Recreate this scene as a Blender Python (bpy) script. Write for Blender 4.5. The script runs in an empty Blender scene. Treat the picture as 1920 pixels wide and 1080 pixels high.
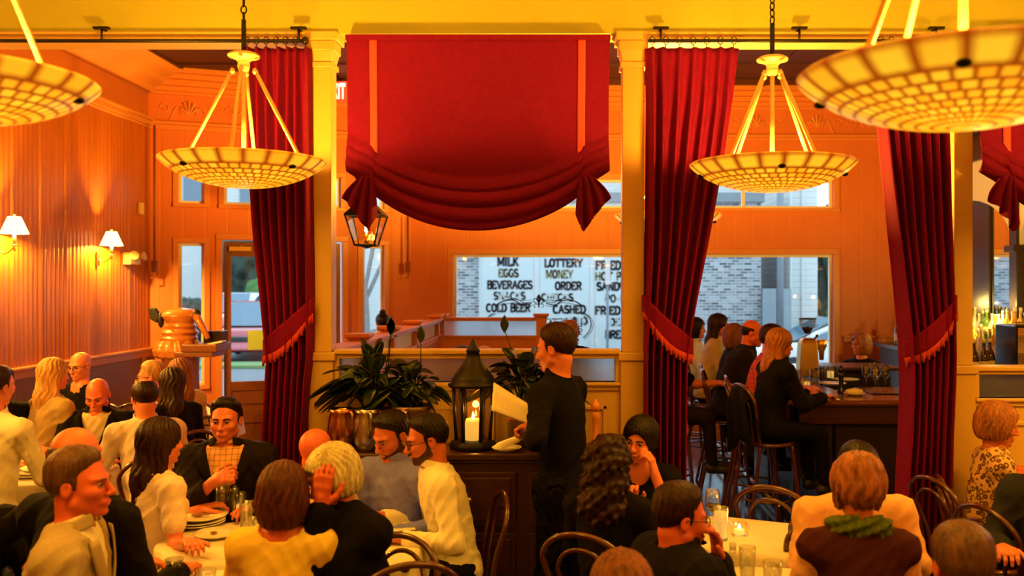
import bpy, bmesh, math, random
import numpy as np
from math import sin, cos, pi, radians, sqrt, atan2
from mathutils import Vector, Matrix

random.seed(7)
rng = np.random.default_rng(7)
scn = bpy.context.scene
COL = scn.collection
QUALITY = 1.0          # >1 = coarser figures for quick looks

# ---------------------------------------------------------------- camera
FPX = 1700.0           # focal length in pixels of the 1920 px frame
EYE = 2.0
VPX, VPY = 1040.0, 535.0
cam_data = bpy.data.cameras.new('camera')
cam = bpy.data.objects.new('camera', cam_data)
COL.objects.link(cam)
cam.location = (0, 0, EYE)
cam.rotation_euler = (radians(90), 0, 0)
cam_data.sensor_width = 36.0
cam_data.lens = 36.0 * FPX / 1920.0
cam_data.shift_x = (960 - VPX) / 1920.0
cam_data.shift_y = (VPY - 540) / 1920.0
cam_data.clip_start = 0.05
cam_data.clip_end = 300
cam_data.dof.use_dof = True
cam_data.dof.focus_distance = 5.6
cam_data.dof.aperture_fstop = 2.1
scn.camera = cam

# ---------------------------------------------------------------- look
scn.view_settings.view_transform = 'Standard'
scn.view_settings.look = 'None'
scn.view_settings.gamma = 1.0
scn.view_settings.exposure = 0.35
scn.view_settings.use_curve_mapping = False
scn.cycles.use_denoising = True
scn.cycles.max_bounces = 7
scn.cycles.diffuse_bounces = 4
scn.cycles.glossy_bounces = 3
scn.cycles.transmission_bounces = 5
scn.cycles.transparent_max_bounces = 10
scn.cycles.caustics_reflective = False
scn.cycles.caustics_refractive = False
scn.cycles.sample_clamp_indirect = 6.0

# ---------------------------------------------------------------- daylight outside
world = bpy.data.worlds.new('overcast_sky')
scn.world = world
world.use_nodes = True
wb = world.node_tree.nodes['Background']
wb.inputs[0].default_value = (0.64, 0.80, 0.90, 1)
wb.inputs[1].default_value = 3.3

WARM = (1.0, 0.45, 0.035)
P_CHAND, P_SCONCE, P_DOWN = 150.0, 190.0, 12.0
LAMPS = []
def lamp(name, loc, power, radius=0.06, color=WARM, parent=None):
    d = bpy.data.lights.new(name, 'POINT')
    d.energy = power; d.color = color; d.shadow_soft_size = radius
    o = bpy.data.objects.new(name, d); COL.objects.link(o)
    o.location = loc
    if parent: o.parent = parent
    return o

def down_lamp(name, loc, power, size, parent):
    d = bpy.data.lights.new(name, 'AREA'); d.shape = 'DISK'; d.size = size
    d.energy = power; d.color = WARM
    o = bpy.data.objects.new(name, d); COL.objects.link(o); o.location = loc; o.parent = parent
    return o

# ---------------------------------------------------------------- helpers
def at(px, py, s):
    """point seen at photo pixel (px,py) where one metre measures s pixels"""
    return Vector(((px - VPX) / s, FPX / s, EYE - (py - VPY) / s))
def atY(px, py, Y):
    return at(px, py, FPX / Y)

def tag(o, label=None, cat=None, group=None, kind=None):
    if label: o['label'] = label
    if cat: o['category'] = cat
    if group: o['group'] = group
    if kind: o['kind'] = kind
    return o

def empty(name, loc=(0, 0, 0), rz=0.0):
    o = bpy.data.objects.new(name, None)
    COL.objects.link(o)
    o.location = loc; o.rotation_euler = (0, 0, rz)
    o.empty_display_size = 0.1
    return o

def mesh_np(name, V, F, mat, smooth=True):
    me = bpy.data.meshes.new(name)
    V = np.asarray(V, np.float32); F = np.asarray(F, np.int32)
    me.vertices.add(len(V)); me.vertices.foreach_set('co', V.ravel())
    k = F.shape[1]
    me.loops.add(F.size); me.loops.foreach_set('vertex_index', F.ravel())
    me.polygons.add(len(F))
    me.polygons.foreach_set('loop_start', np.arange(0, F.size, k, dtype=np.int32))
    me.polygons.foreach_set('use_smooth', np.full(len(F), smooth, dtype=bool))
    me.update(calc_edges=True)
    if mat: me.materials.append(mat)
    return me

def link(name, me, parent=None, loc=None):
    o = bpy.data.objects.new(name, me); COL.objects.link(o)
    if parent: o.parent = parent
    if loc: o.location = loc
    return o

def copy_tree(o, parent=None):
    c = o.copy(); COL.objects.link(c)
    if parent: c.parent = parent
    for ch in list(o.children):
        if ch.type == 'LIGHT': continue
        copy_tree(ch, c)
    return c

def spline(pts, n=8, closed=False):
    """Catmull-Rom through points"""
    P = [Vector(p) for p in pts]
    out = []
    m = len(P)
    rngi = range(m if closed else m - 1)
    for i in rngi:
        if closed:
            p0, p1, p2, p3 = P[(i - 1) % m], P[i], P[(i + 1) % m], P[(i + 2) % m]
        else:
            p0, p1, p2, p3 = P[max(i - 1, 0)], P[i], P[i + 1], P[min(i + 2, m - 1)]
        for k in range(n):
            t = k / n
            out.append(0.5 * ((2 * p1) + (p2 - p0) * t + (2 * p0 - 5 * p1 + 4 * p2 - p3) * t * t + (3 * p1 - p0 - 3 * p2 + p3) * t ** 3))
    if not closed: out.append(P[-1].copy())
    return out

class MB:
    """collects shapes into ONE mesh"""
    def __init__(self, M=None):
        self.v = []; self.f = []; self.sm = []; self.M = M
    def add(self, vs, fs, smooth=False):
        b = len(self.v)
        for p in vs:
            p = Vector(p)
            self.v.append(self.M @ p if self.M is not None else p)
        for f in fs:
            self.f.append(tuple(i + b for i in f)); self.sm.append(smooth)
        return self
    def box(self, lo, hi):
        x0, y0, z0 = lo; x1, y1, z1 = hi
        return self.add([(x0, y0, z0), (x1, y0, z0), (x1, y1, z0), (x0, y1, z0), (x0, y0, z1), (x1, y0, z1), (x1, y1, z1), (x0, y1, z1)],
                        [(0, 3, 2, 1), (4, 5, 6, 7), (0, 1, 5, 4), (1, 2, 6, 5), (2, 3, 7, 6), (3, 0, 4, 7)])
    def cbox(self, c, s):
        return self.box([c[i] - s[i] / 2 for i in range(3)], [c[i] + s[i] / 2 for i in range(3)])
    def frustum(self, z0, z1, a0, a1, c=(0, 0), b0=None, b1=None):
        b0 = a0 if b0 is None else b0; b1 = a1 if b1 is None else b1
        cx, cy = c
        return self.add([(cx - a0, cy - b0, z0), (cx + a0, cy - b0, z0), (cx + a0, cy + b0, z0), (cx - a0, cy + b0, z0),
                         (cx - a1, cy - b1, z1), (cx + a1, cy - b1, z1), (cx + a1, cy + b1, z1), (cx - a1, cy + b1, z1)],
                        [(0, 3, 2, 1), (4, 5, 6, 7), (0, 1, 5, 4), (1, 2, 6, 5), (2, 3, 7, 6), (3, 0, 4, 7)])
    def tube(self, path, r, n=8, closed=False, caps=True):
        P = [Vector(p) for p in path]
        m = len(P)
        rr = r if isinstance(r, (list, tuple)) else [r] * m
        T = []
        for i in range(m):
            if closed: d = P[(i + 1) % m] - P[(i - 1) % m]
            else: d = P[min(i + 1, m - 1)] - P[max(i - 1, 0)]
            T.append(d.normalized() if d.length > 1e-9 else Vector((0, 0, 1)))
        a = Vector((0, 0, 1)) if abs(T[0].z) < 0.9 else Vector((1, 0, 0))
        N = (a - T[0] * a.dot(T[0])).normalized()
        vs = []; fs = []
        for i in range(m):
            if i > 0:
                N = N - T[i] * N.dot(T[i])
                N = N.normalized() if N.length > 1e-6 else T[i].orthogonal().normalized()
            B = T[i].cross(N)
            for k in range(n):
                a = 2 * pi * k / n
                vs.append(P[i] + (N * cos(a) + B * sin(a)) * rr[i])
        for i in range(m if closed else m - 1):
            j = (i + 1) % m
            for k in range(n):
                k2 = (k + 1) % n
                fs.append((i * n + k, i * n + k2, j * n + k2, j * n + k))
        if caps and not closed:
            fs.append(tuple(range(n - 1, -1, -1))); fs.append(tuple((m - 1) * n + k for k in range(n)))
        return self.add(vs, fs, True)
    def lathe(self, prof, c=(0, 0, 0), n=24, a0=0, a1=2 * pi):
        full = abs(a1 - a0 - 2 * pi) < 1e-6
        m = len(prof); cols = n if full else n + 1
        vs = []; fs = []
        for k in range(cols):
            a = a0 + (a1 - a0) * k / n
            for r, z in prof: vs.append((c[0] + r * cos(a), c[1] + r * sin(a), c[2] + z))
        for k in range(n):
            k2 = (k + 1) % cols
            for i in range(m - 1):
                fs.append((k * m + i, k2 * m + i, k2 * m + i + 1, k * m + i + 1))
        return self.add(vs, fs, True)
    def ball(self, c, r, n=12, sq=(1, 1, 1)):
        prof = [(r * sin(pi * i / n), -r * cos(pi * i / n)) for i in range(n + 1)]
        M0 = self.M; b = len(self.v)
        m = MB().lathe(prof, (0, 0, 0), n * 2)
        return self.add([(c[0] + p.x * sq[0], c[1] + p.y * sq[1], c[2] + p.z * sq[2]) for p in m.v], m.f, True)
    def prism(self, poly, y0, y1, axis='y'):
        """poly in (a,b); extruded along axis"""
        n = len(poly)
        def mk(a, b, t):
            return (a, t, b) if axis == 'y' else ((a, b, t) if axis == 'z' else (t, a, b))
        vs = [mk(a, b, y0) for a, b in poly] + [mk(a, b, y1) for a, b in poly]
        fs = [tuple(range(n)), tuple(range(2 * n - 1, n - 1, -1))] + [(i, (i + 1) % n + 0, (i + 1) % n + n, i + n) for i in range(n)]
        return self.add(vs, fs)
    def grid(self, fn, nu, nv, smooth=True):
        vs = [fn(i / nu, j / nv) for i in range(nu + 1) for j in range(nv + 1)]
        fs = [(i * (nv + 1) + j, (i + 1) * (nv + 1) + j, (i + 1) * (nv + 1) + j + 1, i * (nv + 1) + j + 1) for i in range(nu) for j in range(nv)]
        return self.add(vs, fs, smooth)
    def mesh(self, name, mat, fix=True):
        me = bpy.data.meshes.new(name)
        me.from_pydata([tuple(p) for p in self.v], [], self.f)
        me.polygons.foreach_set('use_smooth', self.sm)
        if fix:
            bm = bmesh.new(); bm.from_mesh(me)
            bmesh.ops.recalc_face_normals(bm, faces=bm.faces)
            bm.to_mesh(me); bm.free()
        me.update()
        if mat: me.materials.append(mat)
        return me
    def build(self, name, mat, parent=None, bevel=0, solid=0, fix=True, seg=2):
        o = link(name, self.mesh(name, mat, fix), parent)
        if solid:
            m = o.modifiers.new('solid', 'SOLIDIFY'); m.thickness = solid; m.offset = 0
        if bevel:
            m = o.modifiers.new('bevel', 'BEVEL'); m.width = bevel; m.segments = seg; m.limit_method = 'ANGLE'; m.angle_limit = radians(50)
        return o

# ---------------------------------------------------------------- materials
def nd(nt, t, **kw):
    n = nt.nodes.new(t)
    for k, v in kw.items(): setattr(n, k, v)
    return n
def new_mat(name):
    m = bpy.data.materials.new(name); m.use_nodes = True
    nt = m.node_tree
    return m, nt, nt.nodes['Principled BSDF'], nt.nodes['Material Output']
def rgb(c): return (c[0], c[1], c[2], 1)
def math_node(nt, op, a, b=None, c=None):
    n = nd(nt, 'ShaderNodeMath', operation=op)
    for i, x in enumerate((a, b, c)):
        if x is None: continue
        if isinstance(x, (int, float)): n.inputs[i].default_value = x
        else: nt.links.new(x, n.inputs[i])
    return n.outputs[0]
def mixcol(nt, fac, a, b, mode='MIX'):
    n = nd(nt, 'ShaderNodeMix', data_type='RGBA', blend_type=mode)
    for i, x in ((0, fac), (6, a), (7, b)):
        if isinstance(x, (int, float)): n.inputs[i].default_value = x
        elif isinstance(x, tuple): n.inputs[i].default_value = rgb(x)
        else: nt.links.new(x, n.inputs[i])
    return n.outputs[2]
def plain(name, col, rough=0.6, metal=0.0, var=0.12, scale=6.0, bump=0.0, bscale=60.0, sheen=0.0, spec=0.5, coat=0.0, stretch=None):
    """paint, cloth, metal ...: colour with a soft mottling of its own and a fine bump"""
    m, nt, b, out = new_mat(name)
    tc = nd(nt, 'ShaderNodeTexCoord')
    src = tc.outputs['Object']
    if stretch:
        mp = nd(nt, 'ShaderNodeMapping'); mp.inputs['Scale'].default_value = stretch
        nt.links.new(src, mp.inputs[0]); src = mp.outputs[0]
    nz = nd(nt, 'ShaderNodeTexNoise'); nz.inputs['Scale'].default_value = scale; nz.inputs['Detail'].default_value = 4
    nt.links.new(src, nz.inputs['Vector'])
    lo = tuple(c * (1 - var) for c in col); hi = tuple(min(1, c * (1 + var)) for c in col)
    nt.links.new(mixcol(nt, nz.outputs[0], lo, hi), b.inputs['Base Color'])
    b.inputs['Roughness'].default_value = rough; b.inputs['Metallic'].default_value = metal
    b.inputs['Specular IOR Level'].default_value = spec
    if sheen:
        b.inputs['Sheen Weight'].default_value = sheen; b.inputs['Sheen Roughness'].default_value = 0.4
        b.inputs['Sheen Tint'].default_value = rgb(tuple(min(1, c * 1.5 + 0.02) for c in col))
    if coat: b.inputs['Coat Weight'].default_value = coat; b.inputs['Coat Roughness'].default_value = 0.12
    if bump:
        n2 = nd(nt, 'ShaderNodeTexNoise'); n2.inputs['Scale'].default_value = bscale; n2.inputs['Detail'].default_value = 3
        nt.links.new(src, n2.inputs['Vector'])
        bp = nd(nt, 'ShaderNodeBump'); bp.inputs['Strength'].default_value = bump; bp.inputs['Distance'].default_value = 0.01
        nt.links.new(n2.outputs[0], bp.inputs['Height']); nt.links.new(bp.outputs[0], b.inputs['Normal'])
    return m

def wood(name, c1, c2, rough=0.4, scale=(1.2, 14, 14), spec=0.5, coat=0.0):
    m, nt, b, out = new_mat(name)
    tc = nd(nt, 'ShaderNodeTexCoord'); mp = nd(nt, 'ShaderNodeMapping'); mp.inputs['Scale'].default_value = scale
    nt.links.new(tc.outputs['Object'], mp.inputs[0])
    nz = nd(nt, 'ShaderNodeTexNoise'); nz.inputs['Scale'].default_value = 3; nz.inputs['Detail'].default_value = 6; nz.inputs['Distortion'].default_value = 0.8
    nt.links.new(mp.outputs[0], nz.inputs['Vector'])
    nt.links.new(mixcol(nt, nz.outputs[0], c1, c2), b.inputs['Base Color'])
    b.inputs['Roughness'].default_value = rough; b.inputs['Specular IOR Level'].default_value = spec
    if coat: b.inputs['Coat Weight'].default_value = coat; b.inputs['Coat Roughness'].default_value = 0.1
    bp = nd(nt, 'ShaderNodeBump'); bp.inputs['Strength'].default_value = 0.15; bp.inputs['Distance'].default_value = 0.01
    nt.links.new(nz.outputs[0], bp.inputs['Height']); nt.links.new(bp.outputs[0], b.inputs['Normal'])
    return m

def glow(name, col, strength):
    m, nt, b, out = new_mat(name)
    b.inputs['Base Color'].default_value = rgb(col)
    b.inputs['Emission Color'].default_value = rgb(col); b.inputs['Emission Strength'].default_value = strength
    return m

def clear(name, tint=(0.92, 0.97, 1.0), gloss=0.08, rough=0.02):
    m, nt, b, out = new_mat(name)
    tr = nd(nt, 'ShaderNodeBsdfTransparent'); tr.inputs[0].default_value = rgb(tint)
    gl = nd(nt, 'ShaderNodeBsdfGlossy'); gl.inputs['Roughness'].default_value = rough
    lw = nd(nt, 'ShaderNodeLayerWeight'); lw.inputs['Blend'].default_value = 0.25
    f = math_node(nt, 'MULTIPLY_ADD', lw.outputs['Fresnel'], 0.45, gloss)
    mx = nd(nt, 'ShaderNodeMixShader')
    nt.links.new(f, mx.inputs[0]); nt.links.new(tr.outputs[0], mx.inputs[1]); nt.links.new(gl.outputs[0], mx.inputs[2])
    nt.links.new(mx.outputs[0], out.inputs['Surface'])
    return m

def grooved(name, col, axis=0, pitch=0.09, rough=0.5, depth=0.5, var=0.1, spec=0.5, metal=0.0, duty=0.12):
    """boarded paint: V-grooves every `pitch` metres along an axis"""
    m, nt, b, out = new_mat(name)
    tc = nd(nt, 'ShaderNodeTexCoord'); sp = nd(nt, 'ShaderNodeSeparateXYZ')
    nt.links.new(tc.outputs['Object'], sp.inputs[0])
    u = math_node(nt, 'DIVIDE', sp.outputs[axis], pitch)
    fr = math_node(nt, 'FRACT', u)
    tri = math_node(nt, 'ABSOLUTE', math_node(nt, 'SUBTRACT', fr, 0.5))
    h = math_node(nt, 'MINIMUM', math_node(nt, 'DIVIDE', math_node(nt, 'SUBTRACT', 0.5, tri), duty), 1.0)
    nz = nd(nt, 'ShaderNodeTexNoise'); nz.inputs['Scale'].default_value = 2.5; nz.inputs['Detail'].default_value = 5
    nt.links.new(tc.outputs['Object'], nz.inputs['Vector'])
    lo = tuple(c * (1 - var) for c in col); hi = tuple(min(1, c * (1 + var)) for c in col)
    nt.links.new(mixcol(nt, nz.outputs[0], lo, hi), b.inputs['Base Color'])
    b.inputs['Roughness'].default_value = rough; b.inputs['Specular IOR Level'].default_value = spec; b.inputs['Metallic'].default_value = metal
    bp = nd(nt, 'ShaderNodeBump'); bp.inputs['Strength'].default_value = depth; bp.inputs['Distance'].default_value = 0.012
    nt.links.new(h, bp.inputs['Height']); nt.links.new(bp.outputs[0], b.inputs['Normal'])
    return m

def bricks(name, c1, c2, mortar, scale=1.0, bw=0.22, bh=0.075, off='XZ'):
    m, nt, b, out = new_mat(name)
    tc = nd(nt, 'ShaderNodeTexCoord'); sp = nd(nt, 'ShaderNodeSeparateXYZ'); cb = nd(nt, 'ShaderNodeCombineXYZ')
    nt.links.new(tc.outputs['Object'], sp.inputs[0])
    nt.links.new(sp.outputs[0], cb.inputs[0]); nt.links.new(sp.outputs[2], cb.inputs[1])
    br = nd(nt, 'ShaderNodeTexBrick')
    br.inputs['Color1'].default_value = rgb(c1); br.inputs['Color2'].default_value = rgb(c2); br.inputs['Mortar'].default_value = rgb(mortar)
    br.inputs['Scale'].default_value = scale; br.inputs['Brick Width'].default_value = bw; br.inputs['Row Height'].default_value = bh
    br.inputs['Mortar Size'].default_value = 0.012
    nt.links.new(cb.outputs[0], br.inputs['Vector']); nt.links.new(br.outputs[0], b.inputs['Base Color'])
    b.inputs['Roughness'].default_value = 0.85
    return m

M = {}
M['header'] = plain('header_paint', (0.38, 0.37, 0.035), 0.75, var=0.04, scale=1.5)
M['amber'] = plain('amber_paint', (0.58, 0.36, 0.08), 0.45, var=0.06, scale=3)
M['facade'] = plain('orange_paint', (0.62, 0.165, 0.05), 0.5, var=0.08, scale=2, bump=0.05)
M['board'] = grooved('boarded_paint', (0.62, 0.165, 0.050), 0, 0.24, 0.5, 0.22, duty=0.06)
M['wains'] = grooved('wainscot_paint', (0.20, 0.08, 0.015), 1, 0.05, 0.45, 0.35)
M['trim'] = plain('trim_paint', (0.64, 0.22, 0.06), 0.4, var=0.06, scale=3)
M['frieze'] = plain('frieze_paint', (0.42, 0.125, 0.025), 0.5, var=0.15, scale=5, bump=0.3, bscale=25)
M['trimleft'] = plain('left_trim_paint', (0.52, 0.20, 0.045), 0.4, var=0.1, scale=3)
M['tinwall'] = plain('pressed_tin', (0.44, 0.135, 0.014), 0.30, metal=0.30, var=0.40, scale=5.0, bump=0.6, bscale=26, stretch=(1, 1, 0.12))
M['ceiling'] = plain('dark_red_ceiling', (0.042, 0.006, 0.006), 0.6, var=0.25, scale=4)
M['ceiling_main'] = plain('cream_ceiling', (0.86, 0.86, 0.74), 0.7, var=0.04)
M['velvet'] = plain('red_velvet', (0.145, 0.003, 0.035), 0.85, var=0.2, scale=30, bump=0.3, bscale=350, sheen=0.35, spec=0.1)
M['drape'] = plain('red_drape_velvet', (0.165, 0.003, 0.045), 0.85, var=0.2, scale=30, bump=0.3, bscale=350, sheen=0.3, spec=0.1)
M['stripe'] = plain('red_ribbon', (0.80, 0.045, 0.05), 0.6, var=0.1, scale=20, sheen=0.2)
M['fringe'] = plain('red_fringe', (0.42, 0.03, 0.03), 0.9, var=0.25, scale=60)
M['darkwood'] = wood('dark_wood', (0.032, 0.008, 0.004), (0.065, 0.017, 0.008), 0.32, coat=0.2)
M['blackwood'] = wood('black_wood', (0.012, 0.006, 0.005), (0.025, 0.011, 0.008), 0.35)
M['doorwood'] = wood('brown_door_wood', (0.16, 0.045, 0.014), (0.24, 0.07, 0.022), 0.4, scale=(14, 14, 1.2))
M['bent'] = wood('bentwood', (0.055, 0.013, 0.007), (0.11, 0.028, 0.013), 0.2, scale=(6, 6, 6), coat=0.6)
M['barwood'] = wood('bar_wood', (0.10, 0.028, 0.012), (0.19, 0.055, 0.02), 0.2, coat=0.5)
M['iron'] = plain('dark_iron', (0.012, 0.010, 0.010), 0.45, metal=0.6, var=0.2)
M['steel'] = plain('brushed_steel', (0.42, 0.40, 0.39), 0.28, metal=1.0, var=0.08, scale=20)
M['copper'] = plain('copper', (0.42, 0.20, 0.10), 0.22, metal=1.0, var=0.15, scale=9)
M['brass'] = plain('brass', (0.72, 0.46, 0.14), 0.3, metal=1.0, var=0.1)
M['ivory'] = plain('ivory_rod', (0.62, 0.44, 0.22), 0.35, var=0.05)
M['cloth'] = plain('white_tablecloth', (0.76, 0.70, 0.60), 0.8, var=0.03, scale=8, bump=0.1, bscale=200)
M['china'] = plain('white_china', (0.85, 0.80, 0.68), 0.15, var=0.03)
M['napkin'] = plain('white_napkin', (0.88, 0.82, 0.66), 0.85, var=0.05, scale=12, bump=0.2, bscale=60)
M['black'] = plain('matt_black', (0.010, 0.010, 0.011), 0.5, var=0.2)
M['gloss_black'] = plain('gloss_black', (0.010, 0.010, 0.012), 0.12, var=0.1)
M['paper'] = plain('paper', (0.85, 0.84, 0.78), 0.8, var=0.04)
M['greenpaper'] = plain('green_notice_paper', (0.55, 0.80, 0.25), 0.8, var=0.06)
M['food'] = plain('roast_food', (0.25, 0.09, 0.03), 0.5, var=0.4, scale=40)
M['leaf'] = plain('dark_green_leaf', (0.009, 0.020, 0.006), 0.32, var=0.4, scale=9)
M['pot'] = plain('dark_metal_pot', (0.16, 0.10, 0.07), 0.35, metal=0.6, var=0.3, scale=12)
M['pane'] = clear('window_glass', (0.95, 0.985, 1.0), 0.02)
M['glass'] = clear('drinking_glass', (0.95, 0.95, 0.93), 0.06)
M['amber_glass'] = clear('lantern_glass', (0.98, 0.90, 0.72), 0.06)
M['frost'] = None
M['wine'] = plain('red_wine', (0.05, 0.004, 0.006), 0.1)
M['water'] = clear('water', (0.93, 0.96, 0.97), 0.05)
M['candle'] = glow('glowing_wax_and_drink', (1.0, 0.62, 0.13), 0.7)  # lit wax; amber drinks share it, with glow put into their colour
M['flame'] = glow('candle_flame', (1.0, 0.75, 0.30), 12.0)
M['shade'] = glow('lit_lampshade', (1.0, 0.80, 0.36), 2.0)
M['mirror'] = plain('mirror_glass', (0.86, 0.86, 0.86), 0.02, metal=1.0, var=0.01)
M['statue'] = wood('carved_orange_wood', (0.42, 0.13, 0.03), (0.62, 0.22, 0.05), 0.25, scale=(4, 4, 4), coat=0.5)
def frosted():
    m, nt, b, out = new_mat('frosted_glass')
    tr = nd(nt, 'ShaderNodeBsdfTranslucent'); tr.inputs[0].default_value = (0.95, 0.97, 0.98, 1)
    df = nd(nt, 'ShaderNodeBsdfDiffuse'); df.inputs[0].default_value = (0.85, 0.90, 0.95, 1)
    tp = nd(nt, 'ShaderNodeBsdfTransparent'); tp.inputs[0].default_value = (0.85, 0.93, 0.97, 1)
    rf = nd(nt, 'ShaderNodeBsdfRefraction'); rf.inputs['Color'].default_value = (0.93, 0.97, 1.0, 1); rf.inputs['Roughness'].default_value = 0.28; rf.inputs['IOR'].default_value = 1.35
    a = nd(nt, 'ShaderNodeMixShader'); a.inputs[0].default_value = 0.25
    nt.links.new(tr.outputs[0], a.inputs[1]); nt.links.new(df.outputs[0], a.inputs[2])
    c = nd(nt, 'ShaderNodeMixShader'); c.inputs[0].default_value = 0.80
    nt.links.new(a.outputs[0], c.inputs[1]); nt.links.new(rf.outputs[0], c.inputs[2])
    nt.links.new(c.outputs[0], out.inputs['Surface'])
    return m
M['frost'] = frosted()

def floor_mat():
    m, nt, b, out = new_mat('worn_plank_floor')
    tc = nd(nt, 'ShaderNodeTexCoord'); mp = nd(nt, 'ShaderNodeMapping'); mp.inputs['Rotation'].default_value = (0, 0, pi / 2)
    nt.links.new(tc.outputs['Object'], mp.inputs[0])
    br = nd(nt, 'ShaderNodeTexBrick')
    br.inputs['Color1'].default_value = (0.045, 0.028, 0.022, 1); br.inputs['Color2'].default_value = (0.10, 0.05, 0.032, 1); br.inputs['Mortar'].default_value = (0.01, 0.006, 0.005, 1)
    br.inputs['Scale'].default_value = 1; br.inputs['Brick Width'].default_value = 1.6; br.inputs['Row Height'].default_value = 0.11; br.inputs['Mortar Size'].default_value = 0.006
    nt.links.new(mp.outputs[0], br.inputs['Vector'])
    nz = nd(nt, 'ShaderNodeTexNoise'); nz.inputs['Scale'].default_value = 3.5; nz.inputs['Detail'].default_value = 7
    nt.links.new(tc.outputs['Object'], nz.inputs['Vector'])
    nt.links.new(mixcol(nt, math_node(nt, 'MULTIPLY', nz.outputs[0], 0.5), br.outputs[0], (0.10, 0.075, 0.065)), b.inputs['Base Color'])
    nt.links.new(math_node(nt, 'MULTIPLY_ADD', nz.outputs[0], 0.30, 0.06), b.inputs['Roughness'])
    b.inputs['Coat Weight'].default_value = 1.0; b.inputs['Coat Roughness'].default_value = 0.11
    bp = nd(nt, 'ShaderNodeBump'); bp.inputs['Strength'].default_value = 0.3; bp.inputs['Distance'].default_value = 0.01
    nt.links.new(nz.outputs[0], bp.inputs['Height']); nt.links.new(bp.outputs[0], b.inputs['Normal'])
    return m
M['floor'] = floor_mat()
def stone_floor():
    m, nt, b, out = new_mat('polished_dark_tile_floor')
    tc = nd(nt, 'ShaderNodeTexCoord')
    br = nd(nt, 'ShaderNodeTexBrick'); br.offset = 0.0
    br.inputs['Color1'].default_value = (0.030, 0.036, 0.048, 1); br.inputs['Color2'].default_value = (0.050, 0.056, 0.070, 1); br.inputs['Mortar'].default_value = (0.012, 0.012, 0.014, 1)
    br.inputs['Scale'].default_value = 1; br.inputs['Brick Width'].default_value = 0.32; br.inputs['Row Height'].default_value = 0.32; br.inputs['Mortar Size'].default_value = 0.006
    nt.links.new(tc.outputs['Object'], br.inputs['Vector'])
    nz = nd(nt, 'ShaderNodeTexNoise'); nz.inputs['Scale'].default_value = 4.5; nz.inputs['Detail'].default_value = 7
    nt.links.new(tc.outputs['Object'], nz.inputs['Vector'])
    nt.links.new(br.outputs[0], b.inputs['Base Color'])
    nt.links.new(math_node(nt, 'MULTIPLY_ADD', nz.outputs[0], 0.26, 0.02), b.inputs['Roughness'])
    b.inputs['Coat Weight'].default_value = 1.0; b.inputs['Coat IOR'].default_value = 1.9
    nt.links.new(math_node(nt, 'MULTIPLY_ADD', nz.outputs[0], 0.22, 0.01), b.inputs['Coat Roughness'])
    bp = nd(nt, 'ShaderNodeBump'); bp.inputs['Strength'].default_value = 0.12; bp.inputs['Distance'].default_value = 0.01
    nt.links.new(nz.outputs[0], bp.inputs['Height']); nt.links.new(bp.outputs[0], b.inputs['Normal'])
    return m
M['floor_front'] = stone_floor()

def bowl_mat():
    """lit capiz-shell bowl: glowing tiles between dark seams"""
    m, nt, b, out = new_mat('lit_shell_tiles')
    tc = nd(nt, 'ShaderNodeTexCoord'); sp = nd(nt, 'ShaderNodeSeparateXYZ')
    nt.links.new(tc.outputs['Object'], sp.inputs[0])
    x, y = sp.outputs[0], sp.outputs[1]
    r = math_node(nt, 'SQRT', math_node(nt, 'ADD', math_node(nt, 'MULTIPLY', x, x), math_node(nt, 'MULTIPLY', y, y)))
    th = math_node(nt, 'ARCTAN2', y, x)
    ring = math_node(nt, 'ADD', math_node(nt, 'DIVIDE', math_node(nt, 'MINIMUM', r, 0.335), 0.03722), math_node(nt, 'DIVIDE', math_node(nt, 'MAXIMUM', math_node(nt, 'SUBTRACT', r, 0.335), 0.0), 0.075))
    rim = math_node(nt, 'GREATER_THAN', r, 0.335)
    seg = math_node(nt, 'MULTIPLY', th, math_node(nt, 'MULTIPLY_ADD', rim, -20 / (2 * pi), 42 / (2 * pi)))
    def seam(v, w):
        f = math_node(nt, 'ABSOLUTE', math_node(nt, 'SUBTRACT', math_node(nt, 'FRACT', v), 0.5))
        return math_node(nt, 'SMOOTH_MIN', math_node(nt, 'DIVIDE', math_node(nt, 'SUBTRACT', 0.5, f), w), 1.0, 0.1)
    odd = math_node(nt, 'MULTIPLY', math_node(nt, 'FLOOR', ring), 0.31)
    a = seam(ring, 0.25)
    c = seam(math_node(nt, 'ADD', seg, odd), 0.24)
    mask = math_node(nt, 'MULTIPLY', a, c)
    cell = nd(nt, 'ShaderNodeCombineXYZ')
    nt.links.new(math_node(nt, 'FLOOR', ring), cell.inputs[0]); nt.links.new(math_node(nt, 'FLOOR', math_node(nt, 'ADD', seg, odd)), cell.inputs[1])
    wn = nd(nt, 'ShaderNodeTexWhiteNoise', noise_dimensions='3D'); nt.links.new(cell.outputs[0], wn.inputs['Vector'])
    tile = mixcol(nt, wn.outputs['Value'], (1.0, 0.36, 0.006), (1.0, 0.56, 0.020))
    colr = mixcol(nt, mask, (0.30, 0.036, 0.001), tile)
    nt.links.new(colr, b.inputs['Base Color']); nt.links.new(colr, b.inputs['Emission Color'])
    # bulbs sit over the middle of the bowl, so the shell glows most there
    g = math_node(nt, 'MULTIPLY_ADD', math_node(nt, 'SUBTRACT', 1.0, math_node(nt, 'MINIMUM', math_node(nt, 'DIVIDE', r, 0.40), 1.0)), 0.66, 0.70)
    nt.links.new(g, b.inputs['Emission Strength'])
    b.inputs['Roughness'].default_value = 0.3
    return m
M['bowl'] = bowl_mat()
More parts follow.
